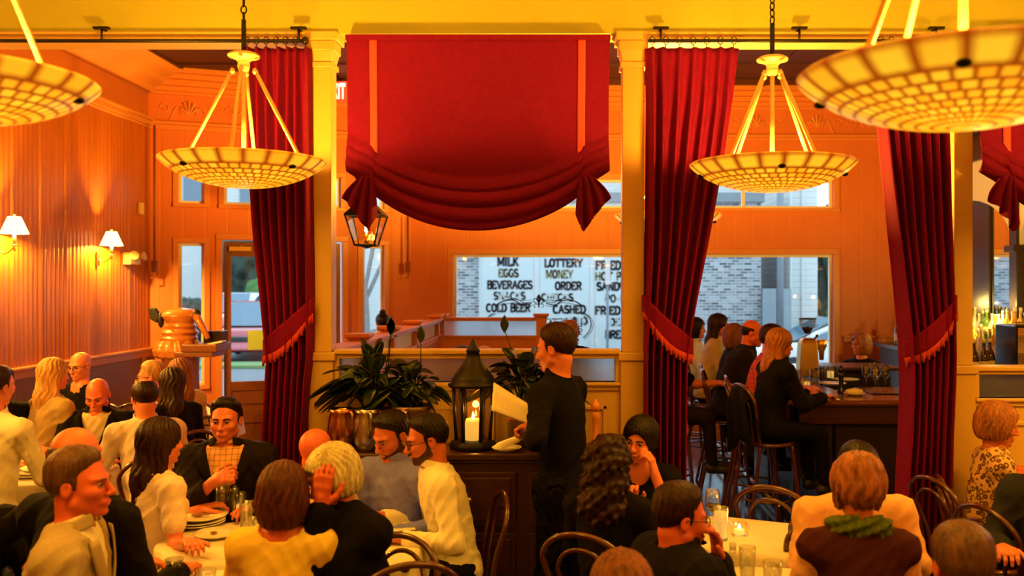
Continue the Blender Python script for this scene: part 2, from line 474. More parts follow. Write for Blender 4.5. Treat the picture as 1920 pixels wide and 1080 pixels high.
# ================================================================ the room
XL, XR, YB, ZC = -4.92, 4.60, -2.6, 4.62
YF = 12.12                                    # street front, inside face
EA = Vector((XL, 11.0, 0)); EB = Vector((-1.95, YF, 0))
ED = (EB - EA); ELEN = ED.length; EANG = atan2(ED.y, ED.x)
EM = Matrix.Translation(EA) @ Matrix.Rotation(EANG, 4, 'Z')
def entry_u(px):                              # photo column -> metres along the slanted entry wall
    k = (px - VPX) / FPX
    t = (EA.y * k - EA.x) / (ED.x - ED.y * k)
    return t * ELEN, EA.y + ED.y * t
def entry_uz(px, py):
    u, Y = entry_u(px)
    return u, EYE - (py - VPY) * Y / FPX
def front_z(py): return EYE - (py - VPY) * YF / FPX
def front_x(px): return (px - VPX) * YF / FPX

def holed_wall(mb, u0, u1, z0, z1, holes, t0, t1):
    us = sorted({u0, u1} | {h[0] for h in holes} | {h[1] for h in holes})
    zs = sorted({z0, z1} | {h[2] for h in holes} | {h[3] for h in holes})
    for a, b in zip(us, us[1:]):
        col = []
        for c, d in zip(zs, zs[1:]):
            um, zm = (a + b) / 2, (c + d) / 2
            if any(h[0] < um < h[1] and h[2] < zm < h[3] for h in holes): continue
            if col and abs(col[-1][1] - c) < 1e-9: col[-1][1] = d
            else: col.append([c, d])
        for c, d in col: mb.box((a, t0, c), (b, t1, d))

def structure(o, name=None):
    o['kind'] = 'structure'; return o

# floor, ceilings
structure(MB().box((XL - 0.3, YB - 0.3, -0.12), (6.6, 5.6, 0)).build('floor', M['floor']))
structure(MB().box((XL - 0.3, 5.6, -0.12), (6.6, YF + 0.2, 0)).build('floor_front', M['floor_front']))
structure(MB().box((XL - 0.3, YB - 0.3, ZC), (6.6, 5.40, ZC + 0.1)).build('ceiling', M['ceiling_main']))
mb = MB().box((XL - 0.3, 5.40, ZC), (6.6, YF + 0.3, ZC + 0.1))
for k in range(12): mb.box((XL + 0.4 + k * 0.8, 5.6, ZC - 0.02), (XL + 0.46 + k * 0.8, YF, ZC + 0.01))
for k in range(8): mb.box((XL, 5.9 + k * 0.8, ZC - 0.018), (XR, 5.96 + k * 0.8, ZC + 0.01))
structure(mb.build('ceiling_front', M['ceiling']))

# left wall: pressed-tin field, wainscot below, frieze and stepped crown above
def tin(u, v):
    y = YB + (11.02 - YB) * u; z = 1.22 + (3.97 - 1.22) * v
    return (XL + 0.012 * abs(sin(y * pi / 0.075)) + 0.01 * max(0, sin(y * 2 * pi / 0.45)) ** 4, y, z)
mb = MB().box((XL - 0.2, YB, 0), (XL - 0.01, 11.15, ZC))
structure(mb.build('wall_left', M['frieze']))
structure(MB().grid(tin, 1000, 1).build('wall_left_tin', M['tinwall']))
mb = MB().box((XL - 0.02, YB, 0), (XL + 0.02, 11.02, 1.16))
structure(mb.build('wall_left_wainscot', M['wains']))
mb = MB()
mb.box((XL, YB, 1.14), (XL + 0.035, 11.03, 1.22)).box((XL, YB, 1.22), (XL + 0.07, 11.03, 1.25)).box((XL, YB, 0.0), (XL + 0.035, 11.03, 0.18))
for y in (3.0, 4.6, 6.2, 7.8, 9.4, 10.75): mb.box((XL, y, 0.1), (XL + 0.03, y + 0.09, 1.15))
structure(mb.build('trim_1', M['trimleft'], bevel=0.008))
mb = MB()
mb.box((XL, YB, 3.93), (XL + 0.05, 11.0, 3.99)).box((XL, YB, 3.99), (XL + 0.08, 11.0, 4.02)).box((XL, YB, 3.90), (XL + 0.03, 11.0, 3.93))
mb.prism([(XL, 4.34), (XL + 0.05, 4.34), (XL + 0.09, 4.40), (XL + 0.20, 4.46), (XL + 0.24, 4.50), (XL + 0.36, 4.55), (XL + 0.42, 4.60), (XL + 0.42, 4.63), (XL, 4.63)], YB, 11.1)
structure(mb.build('trim_2', M['trimleft'], bevel=0.006))

# slanted entry wall with door and side lights
def rect(p0, p1):
    a = entry_uz(*p0); b = entry_uz(*p1)
    return (a[0], b[0], b[1], a[1])
H_side_l = rect((335, 455), (383, 722))
u0, _ = entry_uz(417, 500); u1, _ = entry_uz(642, 500); zt = entry_uz(450, 450)[1]
H_door = (u0, u1, 0.0, zt)
H_side_r = rect((680, 460), (720, 700))
H_tr_l = (H_side_l[0], H_side_l[1], 3.01, 3.40)
H_tr_d = (u0 + 0.02, u1 - 0.02, 3.01, 3.40)
H_tr_r = (H_side_r[0], H_side_r[1], 3.01, 3.40)
entry_holes = [H_side_l, H_door, H_side_r, H_tr_l, H_tr_d, H_tr_r]
mb = MB(EM); holed_wall(mb, -0.05, ELEN + 0.02, 0, ZC, entry_holes, 0, 0.18)
structure(mb.build('wall_entry', M['board']))
mb = MB(EM)
def casing(mb, h, w=0.07, t=-0.025, sill=True):
    a, b, c, d = h
    mb.box((a - w, t, d), (b + w, 0.0, d + w))
    mb.box((a - w, t, c), (a, 0.0, d)).box((b, t, c), (b + w, 0.0, d))
    if sill: mb.box((a - w, t - 0.015, c - 0.05), (b + w, 0.0, c))
for h in entry_holes: casing(mb, h, 0.065 if h is not H_door else 0.075, sill=h is not H_door)
mb.box((0, -0.03, 3.90), (ELEN, 0, 3.96)).box((0, -0.06, 3.96), (ELEN, 0, 4.0)).box((0, -0.03, 4.33), (ELEN, 0, 4.37))
mb.prism([(0.0, 4.36), (-0.06, 4.40), (-0.10, 4.46), (-0.2, 4.52), (-0.22, 4.62), (0, 4.62)], 0, 1, 'x') if False else None
for k, (z0, z1, t) in enumerate(((4.37, 4.43, 0.06), (4.43, 4.50, 0.11), (4.50, 4.56, 0.18), (4.56, 4.62, 0.26))):
    mb.box((-0.1, -t, z0), (ELEN + 0.05, 0, z1))
mb.box((0, -0.03, 0), (H_door[0] - 0.08, 0, 0.2)).box((H_door[1] + 0.08, -0.03, 0), (ELEN, 0, 0.2))
# scroll-work of the frieze
def scroll(mb, u, z, s):
    for sg in (-1, 1):
        mb.tube([(u + sg * s * (0.12 + 0.30 * t), -0.005, z - s * 0.10 + s * 0.16 * sin(t * 5)) for t in [i / 14 for i in range(15)]], 0.012, 5)
        mb.tube([(u + sg * s * (0.44 + 0.10 * cos(a) * (1 - a / 9)), -0.005, z + s * 0.02 + 0.10 * s * sin(a) * (1 - a / 9)) for a in [i * 0.5 for i in range(14)]], 0.011, 5)
    for k in range(5):
        a = pi * (0.1 + 0.2 * k)
        mb.tube([(u, -0.004, z - 0.10 * s), (u + 0.16 * s * cos(a), -0.012, z - 0.02 * s + 0.2 * s * sin(a))], [0.010, 0.022], 5)
for u in (0.45, 1.2, 1.95, 2.7): scroll(mb, u, 4.15, 0.62)
structure(mb.build('trim_3', M['trim'], bevel=0.005, fix=False))

# street front
W1 = (front_x(850), front_x(1187), 0.50, front_z(477))
W2 = (front_x(1229), front_x(1563), 0.50, front_z(477))
T1 = (W1[0], W1[1], 3.03, 3.42); T2 = (W2[0], W2[1], 3.03, 3.42)
FM = Matrix.Translation((0, YF, 0))
mb = MB(FM); holed_wall(mb, EB.x - 0.05, XR + 0.2, 0, ZC, [W1, W2, T1, T2], 0, 0.2)
structure(mb.build('wall_front', M['board']))
mb = MB(FM)
for h in (W1, W2, T1, T2): casing(mb, h, 0.075)
for (a, b) in ((EB.x, XR),):
    mb.box((a, -0.03, 3.93), (b, 0, 3.97)).box((a, -0.06, 3.97), (b, 0, 4.01)).box((a, -0.03, 4.34), (b, 0, 4.38))
    for z0, z1, t in ((4.38, 4.44, 0.06), (4.44, 4.50, 0.11), (4.50, 4.56, 0.18), (4.56, 4.62, 0.26)): mb.box((a - 0.05, -t, z0), (b, 0, z1))
    mb.box((a, -0.03, 2.50), (b, 0, 2.95)) if False else None
    mb.box((W2[1] + 0.12, -0.05, 1.24), (b, 0, 1.30)).box((W2[1] + 0.12, -0.075, 1.30), (b, 0, 1.33)).box((a, -0.04, 0), (b, 0, 0.2))
for u in (-1.3, -0.5, 0.3, 1.1, 1.9, 2.7, 3.5, 4.2): scroll(mb, u, 4.17, 0.62)
structure(mb.build('trim_4', M['trim'], bevel=0.005, fix=False))

def window(name, h, Mx, mull=0, depth=0.10):
    a, b, c, d = h; w = 0.035
    f = MB(Mx)
    f.box((a, depth - 0.03, c), (a + w, depth + 0.03, d)).box((b - w, depth - 0.03, c), (b, depth + 0.03, d))
    f.box((a + w, depth - 0.03, c), (b - w, depth + 0.03, c + w)).box((a + w, depth - 0.03, d - w), (b - w, depth + 0.03, d))
    for k in range(mull):
        u = a + (b - a) * (k + 1) / (mull + 1); f.box((u - 0.02, depth - 0.03, c + w), (u + 0.02, depth + 0.03, d - w))
    o = structure(f.build(name, M['white_frame']))
    p = MB(Mx).box((a + w, depth - 0.004, c + w), (b - w, depth + 0.004, d - w)).build('pane', M['pane'], o)
    return o
M['white_frame'] = plain('pale_window_paint', (0.78, 0.74, 0.66), 0.5, var=0.05)
win1 = window('window_1', W1, FM); window('window_2', W2, FM)
window('window_3', T1, FM, 1); window('window_4', T2, FM, 1)
window('window_5', H_side_l, EM); window('window_6', H_side_r, EM)
window('window_7', H_tr_l, EM); window('window_8', H_tr_d, EM, 2); window('window_9', H_tr_r, EM)

# double entry door
def door_leaf(name, a, b, hinge_left):
    d = zt
    f = MB(EM); y0, y1 = 0.05, 0.10
    st = 0.085
    f.box((a, y0, 0.02), (a + st, y1, d - 0.02)).box((b - st, y0, 0.02), (b, y1, d - 0.02))
    zg0 = entry_uz(450, 716)[1]; zg1 = entry_uz(450, 481)[1]
    f.box((a + st, y0, zg1), (b - st, y1, d - 0.02)).box((a + st, y0, zg0 - 0.12), (b - st, y1, zg0))
    f.box((a + st, y0, 0.02), (b - st, y1, 0.20)).box((a + st, y0 + 0.02, 0.2), (b - st, y1 - 0.01, zg0 - 0.12))
    for z0, z1 in ((0.26, 0.44), (0.50, 0.66)):
        f.box((a + st + 0.04, y0 + 0.005, z0), (b - st - 0.04, y0 + 0.02, z1))
    o = structure(f.build(name, M['doorwood'], bevel=0.006))
    MB(EM).box((a + st, 0.07, zg0), (b - st, 0.078, zg1)).build('pane', M['pane'], o)
    hx = b - 0.04 if hinge_left else a + 0.04
    MB(EM).tube([(hx, y0 - 0.05, 1.02), (hx, y0 - 0.05, 1.32)], 0.012).tube([(hx, y0, 1.04), (hx, y0 - 0.05, 1.04)], 0.009).tube([(hx, y0, 1.30), (hx, y0 - 0.05, 1.30)], 0.009).build('handle', M['brass'], o)
    return o, zg0, zg1
um = (u0 + u1) / 2
door1, zg0, zg1 = door_leaf('door_1', u0 + 0.02, um - 0.004, True)
door2, _, _ = door_leaf('door_2', um + 0.004, u1 - 0.02, False)
# closer at the head of the left leaf, notice taped to its glass
tag(MB(EM).box((u0 + 0.08, -0.01, zt - 0.14), (u0 + 0.34, 0.048, zt - 0.08)).tube([(u0 + 0.2, -0.0, zt - 0.075), (u0 + 0.42, -0.06, zt - 0.03)], 0.008).build('door_closer', M['brass'], bevel=0.004),
    'small metal closer arm at the head of the brown glazed entry door', 'door closer')
a = entry_uz(465, 620); b = entry_uz(500, 656)
tag(MB(EM).box((a[0], 0.060, b[1]), (b[0], 0.064, a[1])).build('notice', M['greenpaper']),
    'yellow-green paper notice taped to the glass of the entry door', 'notice')

# header beam, columns, partition
YP = 5.48
structure(MB().box((XL, 5.40, 3.50), (6.5, 5.60, ZC)).build('beam_header', M['header']))
mb = MB()
for a, b in ((XL, -1.46), (0.53, 2.36), (2.52, 6.5)):
    mb.box((a, 5.385, 3.455), (b, 5.60, 3.50)).box((a, 5.37, 3.485), (b, 5.42, 3.505))
structure(mb.build('trim_5', M['amber'], bevel=0.006))
COLX = [(-1.458, -1.333), (0.405, 0.535), (2.39, 2.503)]
for i, (a, b) in enumerate(COLX):
    c = (a + b) / 2; w = (b - a) / 2
    zr = 1.60 if i < 2 else 1.52
    m_ = MB().box((a, YP - w, zr), (b, YP + w, 3.32))
    for z0, z1, e in ((3.30, 3.335, 0.012), (3.40, 3.46, 0.022), (3.46, 3.51, 0.04)): m_.box((a - e, YP - w - e, z0), (b + e, YP + w + e, z1))
    m_.frustum(3.335, 3.42, w, w + 0.02, (c, YP))
    m_.box((a - 0.025, YP - w - 0.025, zr - 0.05), (b + 0.025, YP + w + 0.025, zr + 0.0)).box((a - 0.012, YP - w - 0.012, 0), (b + 0.012, YP + w + 0.012, zr - 0.05))
    m_.box((a - 0.03, YP - w - 0.03, 0), (b + 0.03, YP + w + 0.03, 0.2))
    structure(m_.build('column', M['amber'], bevel=0.006))
def low_wall(name, a, b, ztop, zpan1, zpan0, y0, y1, npan):
    m_ = MB()
    m_.box((a, y0, zpan1), (b, y1, ztop)).box((a, y0 - 0.02, ztop - 0.012), (b, y1 + 0.02, ztop + 0.015))
    m_.box((a, y0 - 0.005, zpan0 - 0.05), (b, y1 + 0.005, zpan0)).box((a, y0 - 0.025, zpan0 - 0.02), (b, y1 + 0.025, zpan0 - 0.0))
    m_.box((a, y0 + 0.01, 0), (b, y1 - 0.01, zpan0 - 0.05))
    m_.box((a, y0 - 0.01, 0), (b, y1 + 0.01, 0.2)).box((a, y0, zpan0), (a + 0.03, y1, zpan1)).box((b - 0.03, y0, zpan0), (b, y1, zpan1))
    w = (b - a) / npan
    for k in range(npan):
        p, q = a + k * w + 0.08, a + (k + 1) * w - 0.08
        for z0, z1 in ((0.30, zpan0 - 0.14),):
            for bx in (((p, z0), (q, z0 + 0.025)), ((p, z1 - 0.025), (q, z1)), ((p, z0), (p + 0.025, z1)), ((q - 0.025, z0), (q, z1))):
                m_.box((bx[0][0], y0 - 0.004, bx[0][1]), (bx[1][0], y0 + 0.012, bx[1][1]))
    o = structure(m_.build(name, M['amber'], bevel=0.005))
    MB().box((a + 0.03, (y0 + y1) / 2 - 0.006, zpan0), (b - 0.03, (y0 + y1) / 2 + 0.006, zpan1)).build('frosted_pane', M['frost'], o)
    return o
low_wall('partition', COLX[0][1] + 0.012, COLX[1][0] - 0.012, 1.60, 1.56, 1.42, YP - 0.05, YP + 0.05, 4)
low_wall('partition_bar', COLX[2][1] + 0.012, 6.0, 1.50, 1.465, 1.325, YP - 0.05, YP + 0.05, 6)
# booth screen running back to the street window
BX = -1.385
m_ = MB()
posts = [6.42, 7.60, 8.85, 10.5]
m_.box((BX - 0.05, YP + 0.05, 1.56), (BX + 0.05, 10.80, 1.60)).box((BX - 0.075, YP + 0.05, 1.588), (BX + 0.075, 10.8, 1.612))
m_.box((BX - 0.05, YP + 0.05, 1.36), (BX + 0.05, 10.80, 1.42)).box((BX - 0.035, YP + 0.05, 0), (BX + 0.035, 10.8, 1.37))
for y in posts:
    m_.box((BX - 0.05, y - 0.05, 0), (BX + 0.05, y + 0.05, 1.61)).frustum(1.61, 1.635, 0.055, 0.085, (BX, y)).box((BX - 0.09, y - 0.09, 1.635), (BX + 0.09, y + 0.09, 1.66))
sc1 = structure(m_.build('partition_booth_side', M['trim'], bevel=0.005))
ys = [YP + 0.05] + posts + [10.8]
for a, b in zip(ys, ys[1:]): MB().box((BX - 0.005, a + 0.05, 1.42), (BX + 0.005, b - 0.05, 1.56)).build('frosted_pane', M['frost'], sc1)
m_ = MB(); YK = 10.75; xe = -0.16
m_.box((BX, YK, 1.575), (xe, YK + 0.1, 1.61)).box((BX, YK - 0.02, 1.60), (xe, YK + 0.12, 1.62)).box((BX, YK, 1.36), (xe, YK + 0.1, 1.40)).box((BX, YK + 0.015, 0), (xe, YK + 0.085, 1.37))
m_.box((BX, YK - 0.015, 1.385), (xe, YK + 0.115, 1.405))
for x in (BX + 0.02, xe): m_.box((x - 0.06, YK - 0.01, 0), (x + 0.06, YK + 0.11, 1.62)).frustum(1.61, 1.64, 0.065, 0.09, (x, YK + 0.05)).box((x - 0.095, YK - 0.045, 1.64), (x + 0.095, YK + 0.145, 1.665))
sc2 = structure(m_.build('partition_booth_back', M['trim'], bevel=0.005))
MB().box((BX + 0.08, YK + 0.045, 1.405), (xe - 0.06, YK + 0.055, 1.575)).build('frosted_pane', M['frost'], sc2)

# remaining walls
structure(MB().box((6.3, YB - 0.2, 0), (6.5, 5.6, ZC)).build('wall_right_dining', M['amber']))
structure(MB().box((XL - 0.3, YB - 0.3, 0), (6.6, YB - 0.1, ZC)).build('wall_back', M['amber']))
structure(MB().box((XR + 0.16, 5.4, 0), (XR + 0.3, YF + 0.2, ZC)).build('wall_right', M['amber']))

# thin pipes in the corners of the entry
for (px, s, y0_, y1_, lab) in ((291, 157, 235, 520, 'thin bronze conduit with a hook in the corner left of the entry'), (765, 143, 405, 520, 'thin bronze conduit with a box, right of the entry side light')):
    p = at(px, 0, s); zt_ = EYE - (y0_ - VPY) / s; zb_ = EYE - (y1_ - VPY) / s
    yy = p.y - 0.02 if px > 500 else p.y - 0.02
    m_ = MB().tube([(p.x, yy, zt_), (p.x, yy, zb_ + 0.12)], 0.014).box((p.x - 0.03, yy - 0.02, zb_ + 0.06), (p.x + 0.03, yy + 0.02, zb_ + 0.2)).tube(spline([(p.x, yy, zb_ + 0.06), (p.x + 0.01, yy - 0.03, zb_), (p.x - 0.03, yy - 0.04, zb_ - 0.01)]), 0.008)
    tag(m_.build('wall_conduit', M['doorwood']), lab, 'conduit')

# ================================================================ the street outside
M['asphalt'] = plain('asphalt', (0.104, 0.120, 0.135), 0.9, var=0.2, scale=3)
M['pavement'] = plain('pale_concrete', (0.322, 0.343, 0.354), 0.9, var=0.08, scale=2)
M['white_wall'] = plain('white_painted_brick', (0.406, 0.437, 0.447), 0.8, var=0.04, scale=3)
M['grey_brick'] = bricks('grey_brick', (0.035, 0.042, 0.052), (0.27, 0.30, 0.33), (0.31, 0.34, 0.36))
M['siding'] = grooved('white_siding', (0.406, 0.432, 0.437), 2, 0.16, 0.8, 0.8)
M['roof'] = plain('blue_grey_roof', (0.130, 0.166, 0.198), 0.9, var=0.2)
M['hedge'] = plain('hedge_green', (0.026, 0.104, 0.016), 0.8, var=0.5, scale=14, bump=0.6, bscale=20)
M['treeleaf'] = plain('dark_evergreen', (0.018, 0.036, 0.023), 0.8, var=0.6, scale=10, bump=0.6, bscale=15)
M['grass'] = plain('verge_grass', (0.104, 0.187, 0.062), 0.9, var=0.3, scale=20)
M['bark'] = plain('grey_bark', (0.156, 0.156, 0.156), 0.9, var=0.3, scale=8)
M['carwhite'] = plain('white_car_paint', (0.416, 0.437, 0.458), 0.2, var=0.01, coat=0.5)
M['carred'] = plain('red_car_paint', (0.270, 0.016, 0.026), 0.2, var=0.03, coat=0.6)
M['carglass'] = plain('car_glass', (0.026, 0.083, 0.135), 0.06, var=0.1, spec=0.8)
M['tyre'] = plain('tyre_rubber', (0.006, 0.006, 0.007), 0.8)
M['gatewood'] = grooved('grey_gate_boards', (0.187, 0.239, 0.270), 0, 0.30, 0.8, 0.4)
structure(MB().box((-40, 18.6, -0.6), (40, 70, -0.33)).build('street', M['asphalt']))
structure(MB().box((-40, YF + 0.2, -0.6), (40, 15.4, -0.14)).box((-40, 15.4, -0.6), (40, 15.6, -0.18)).build('sidewalk', M['pavement']))
structure(MB().box((-40, 15.6, -0.6), (40, 18.6, -0.33)).build('road', M['pavement']))
tag(MB().box((-16, 25.3, -0.32), (-3.5, 26.6, -0.24)).build('grass_verge', M['grass']), 'strip of short green grass between kerb and parked red car', 'grass', kind='stuff')

# slab-serif lettering -------------------------------------------------
def arc(cx, cy, rx, ry, a0, a1, n=8):
    return [(cx + rx * cos(radians(a0 + (a1 - a0) * i / n)), cy + ry * sin(radians(a0 + (a1 - a0) * i / n))) for i in range(n + 1)]
GL = {
 'A': (4.6, [[(0.3, 0), (2.3, 6), (4.3, 0)], [(1.1, 2.2), (3.5, 2.2)]]),
 'B': (4.0, [[(0.6, 0), (0.6, 6)], [(0.6, 6)] + arc(2.2, 4.6, 1.3, 1.4, 90, -90) + [(0.6, 3.2)], [(0.6, 3.2)] + arc(2.3, 1.6, 1.5, 1.6, 90, -90) + [(0.6, 0)]]),
 'C': (4.2, [arc(2.3, 3, 1.9, 3, 50, 310, 14)]),
 'D': (4.3, [[(0.6, 0), (0.6, 6)], [(0.6, 6)] + arc(1.8, 3, 2.1, 3, 90, -90, 12) + [(0.6, 0)]]),
 'E': (3.8, [[(0.6, 0), (0.6, 6)], [(0.6, 6), (3.4, 6), (3.4, 5.0)], [(0.6, 3.1), (2.6, 3.1)], [(0.6, 0), (3.5, 0), (3.5, 1.0)]]),
 'F': (3.7, [[(0.6, 0), (0.6, 6)], [(0.6, 6), (3.4, 6), (3.4, 5.0)], [(0.6, 3.1), (2.6, 3.1)]]),
 'G': (4.3, [arc(2.3, 3, 1.9, 3, 50, 330, 14) + [(3.9, 2.7), (2.7, 2.7)]]),
 'H': (4.5, [[(0.7, 0), (0.7, 6)], [(3.8, 0), (3.8, 6)], [(0.7, 3), (3.8, 3)]]),
 'I': (1.8, [[(0.9, 0), (0.9, 6)]]),
 'K': (4.3, [[(0.7, 0), (0.7, 6)], [(3.7, 6), (0.8, 2.6)], [(1.7, 3.5), (3.9, 0)]]),
 'L': (3.6, [[(0.7, 0), (0.7, 6)], [(0.7, 0), (3.4, 0), (3.4, 1.1)]]),
 'M': (5.4, [[(0.6, 0), (0.6, 6)], [(0.6, 6), (2.7, 1.2), (4.8, 6)], [(4.8, 6), (4.8, 0)]]),
 'N': (4.6, [[(0.7, 0), (0.7, 6)], [(0.7, 6), (3.9, 0)], [(3.9, 0), (3.9, 6)]]),
 'O': (4.5, [arc(2.25, 3, 1.85, 3, 0, 360, 18)]),
 'P': (4.0, [[(0.7, 0), (0.7, 6)], [(0.7, 6)] + arc(2.2, 4.4, 1.5, 1.6, 90, -90) + [(0.7, 2.8)]]),
 'R': (4.3, [[(0.7, 0), (0.7, 6)], [(0.7, 6)] + arc(2.2, 4.5, 1.5, 1.5, 90, -90) + [(0.7, 3.0)], [(2.2, 3.0), (3.9, 0)]]),
 'S': (3.8, [arc(1.9, 4.5, 1.45, 1.5, 30, 270, 10) + arc(1.9, 1.5, 1.55, 1.5, 90, -150, 10)]),
 'T': (4.2, [[(2.1, 0), (2.1, 6)], [(0.4, 5.0), (0.4, 6), (3.8, 6), (3.8, 5.0)]]),
 'U': (4.4, [[(0.7, 6), (0.7, 2)] + arc(2.2, 1.9, 1.5, 1.9, 180, 360, 10) + [(3.7, 6)]]),
 'V': (4.4, [[(0.3, 6), (2.2, 0), (4.1, 6)]]),
 'W': (6.0, [[(0.3, 6), (1.7, 0), (3.0, 5.0), (4.3, 0), (5.7, 6)]]),
 'X': (4.2, [[(0.4, 0), (3.8, 6)], [(0.4, 6), (3.8, 0)]]),
 'Y': (4.4, [[(0.3, 6), (2.2, 2.8), (4.1, 6)], [(2.2, 2.8), (2.2, 0)]]),
 '-': (2.6, [[(0.5, 2.8), (2.1, 2.8)]]), ' ': (2.6, []), "'": (1.2, [[(0.6, 6), (0.5, 4.8)]]),
}
def stroke(mb, pts, w, y, t):
    for (ax, az), (bx, bz) in zip(pts, pts[1:]):
        d = Vector((bx - ax, bz - az)); L = d.length
        if L < 1e-9: continue
        d /= L; n = Vector((-d.y, d.x)) * w / 2; e = d * w * 0.25
        q = [(ax - e.x + n.x, az - e.y + n.y), (ax - e.x - n.x, az - e.y - n.y), (bx + e.x - n.x, bz + e.y - n.y), (bx + e.x + n.x, bz + e.y + n.y)]
        mb.add([(p[0], y, p[1]) for p in q] + [(p[0], y - t, p[1]) for p in q], [(0, 1, 2, 3), (7, 6, 5, 4), (0, 4, 5, 1), (1, 5, 6, 2), (2, 6, 7, 3), (3, 7, 4, 0)])
def lettering(word, x0, x1, z0, z1, y, mat, parent, weight=1.0, t=0.006, mirror=False, Mx=None, serif=True):
    mb = MB(Mx); total = sum(GL[c][0] for c in word) + 0.5 * (len(word) - 1)
    sx = (x1 - x0) / total; sz = (z1 - z0) / 6; cx = 0.0
    f = (lambda a: x1 - a * sx) if mirror else (lambda a: x0 + a * sx)
    for c in word:
        w, strokes = GL[c]
        for st in strokes:
            stroke(mb, [(f(cx + p[0]), z0 + p[1] * sz) for p in st], weight * min(sx, sz) * 1.0, y, t)
            if serif:
                for e, o_ in ((st[0], st[1]), (st[-1], st[-2])):
                    if e[1] in (0, 6) and abs(e[1] - o_[1]) > 2:
                        stroke(mb, [(f(cx + e[0] - 0.75), z0 + e[1] * sz), (f(cx + e[0] + 0.75), z0 + e[1] * sz)], min(weight, 1.2) * sz * 0.62, y - 0.0005, t)
        cx += w + 0.5
    return mb.build('lettering', mat, parent, fix=False)

M['ink'] = plain('black_sign_paint', (0.012, 0.016, 0.022), 0.7)
M['olive'] = plain('olive_sign_paint', (0.16, 0.15, 0.08), 0.7)
M['faded'] = plain('faded_grey_sign_paint', (0.29, 0.32, 0.32), 0.7)
YS = 24.0
sx_ = lambda px: (px - VPX) * YS / FPX
sz_ = lambda py: EYE - (py - VPY) * YS / FPX
shop = empty('corner_shop', (sx_(1060), YS, -0.32))
tag(shop, 'white painted corner shop with hand lettered grocery words across the street', 'shop')
shop_inv = Matrix.Translation(-Vector(shop.location))
MB(shop_inv).box((sx_(898), YS, -0.32), (sx_(1245), YS + 4, 4.2)).build('painted_wall', M['white_wall'], shop)
MB(shop_inv).box((-10.5 if False else sx_(770), YS + 0.05, -0.32), (sx_(899), YS + 4, 4.2)).box((sx_(1244), YS + 0.02, -0.32), (sx_(1427), YS + 4, 4.2)).build('brick_wall', M['grey_brick'], shop)
MB(shop_inv).box((sx_(765), YS - 0.1, 4.2), (sx_(1432), YS + 4.1, 4.45)).build('parapet', M['roof'], shop)
M['panel_blue'] = plain('pale_blue_wall_panel', (0.36, 0.42, 0.44), 0.7, var=0.04)
for a, b in ((903, 1000), (1013, 1104), (1116, 1200)):
    MB(shop_inv).box((sx_(a), YS - 0.03, 0.1), (sx_(b), YS + 0.01, 2.95)).build('painted_panel', M['panel_blue'], shop)
WORDS = [('MILK', 933, 972, 483, 498, 'ink'), ('EGGS', 935, 972, 505, 519, 'olive'), ('BEVERAGES', 914, 998, 527, 541, 'ink'), ('SNACKS', 926, 985, 548, 561, 'faded'), ('COLD BEER', 912, 994, 570, 584, 'ink'),
         ('LOTTERY', 1021, 1092, 486, 500, 'ink'), ('MONEY', 1024, 1074, 507, 521, 'olive'), ('ORDER', 1041, 1090, 529, 543, 'ink'), ('CHECKS', 1015, 1075, 551, 564, 'faded'), ('CASHED', 1037, 1098, 573, 587, 'ink'), ('HOLD', 1062, 1101, 595, 608, 'faded'),
         ('FRIED', 1117, 1164, 490, 505, 'ink'), ('HOT PL', 1116, 1174, 511, 525, 'olive'), ('SANDW', 1119, 1176, 530, 544, 'ink'), ('PO-B', 1134, 1172, 553, 566, 'faded'), ('FRIED', 1116, 1163, 575, 589, 'ink'), ('DEL', 1144, 1170, 597, 610, 'faded'), ('BREA', 1135, 1174, 620, 634, 'ink')]
for w, a, b, c, d, k in WORDS:
    o = lettering(w, sx_(a), sx_(b), sz_(d), sz_(c), YS - 0.032, M[k], shop, 1.75, Mx=shop_inv)
MB(shop_inv).box((sx_(877), YS - 0.12, 2.72), (sx_(890), YS + 0.06, 2.95)).build('wall_lamp_box', M['carwhite'], shop)

# lettering on the inside of the big front window, read from the street (so mirrored here)
zf = front_z; xf = front_x
DEC = Matrix.Translation((0, YF + 0.085, 0))
for (w, a, b, c, d, wt) in (('LA PETITE', 1010, 1092, 598, 613, 0.8), ('GROCERY', 924, 1003, 596, 611, 0.8), ('S', 1083, 1093, 617, 628, 0.9), ('S', 1020, 1030, 615, 626, 0.8)):
    lettering(w, xf(a), xf(b), zf(d), zf(c), 0, M['ink'], win1, wt, t=0.002, mirror=True, Mx=DEC, serif=wt > 0.7)
mb = MB(DEC)
def dec(pts, w=0.012): stroke(mb, [(xf(p[0]), zf(p[1])) for p in [(q[0], q[1]) for q in spline([(x, y, 0) for x, y in pts], 6)]], w, 0, 0.002)
for sg in (-1, 1):
    X = lambda d: 1010 + sg * d
    dec([(X(14), 569), (X(30), 572), (X(48), 563), (X(70), 566), (X(82), 574)], 0.016)
    dec([(X(12), 566), (X(28), 568), (X(44), 560), (X(60), 562), (X(76), 570)], 0.010)
    dec([(X(12), 573), (X(26), 575), (X(44), 568), (X(62), 570), (X(80), 573)], 0.008)
    dec([(X(14), 562), (X(30), 564), (X(46), 561)], 0.007)
    dec([(X(2), 565), (X(6), 560), (X(10), 562), (X(9), 566), (X(5), 568)], 0.012)
    dec([(X(2), 571), (X(7), 570), (X(9), 574), (X(6), 577)], 0.010)
    dec([(X(84), 588), (X(95), 596), (X(99), 608), (X(95), 622), (X(84), 634)], 0.014)
    dec([(X(88), 588), (X(99), 597), (X(103), 609), (X(98), 624), (X(86), 637)], 0.008)
    dec([(X(80), 588), (X(90), 597), (X(93), 607)], 0.007)
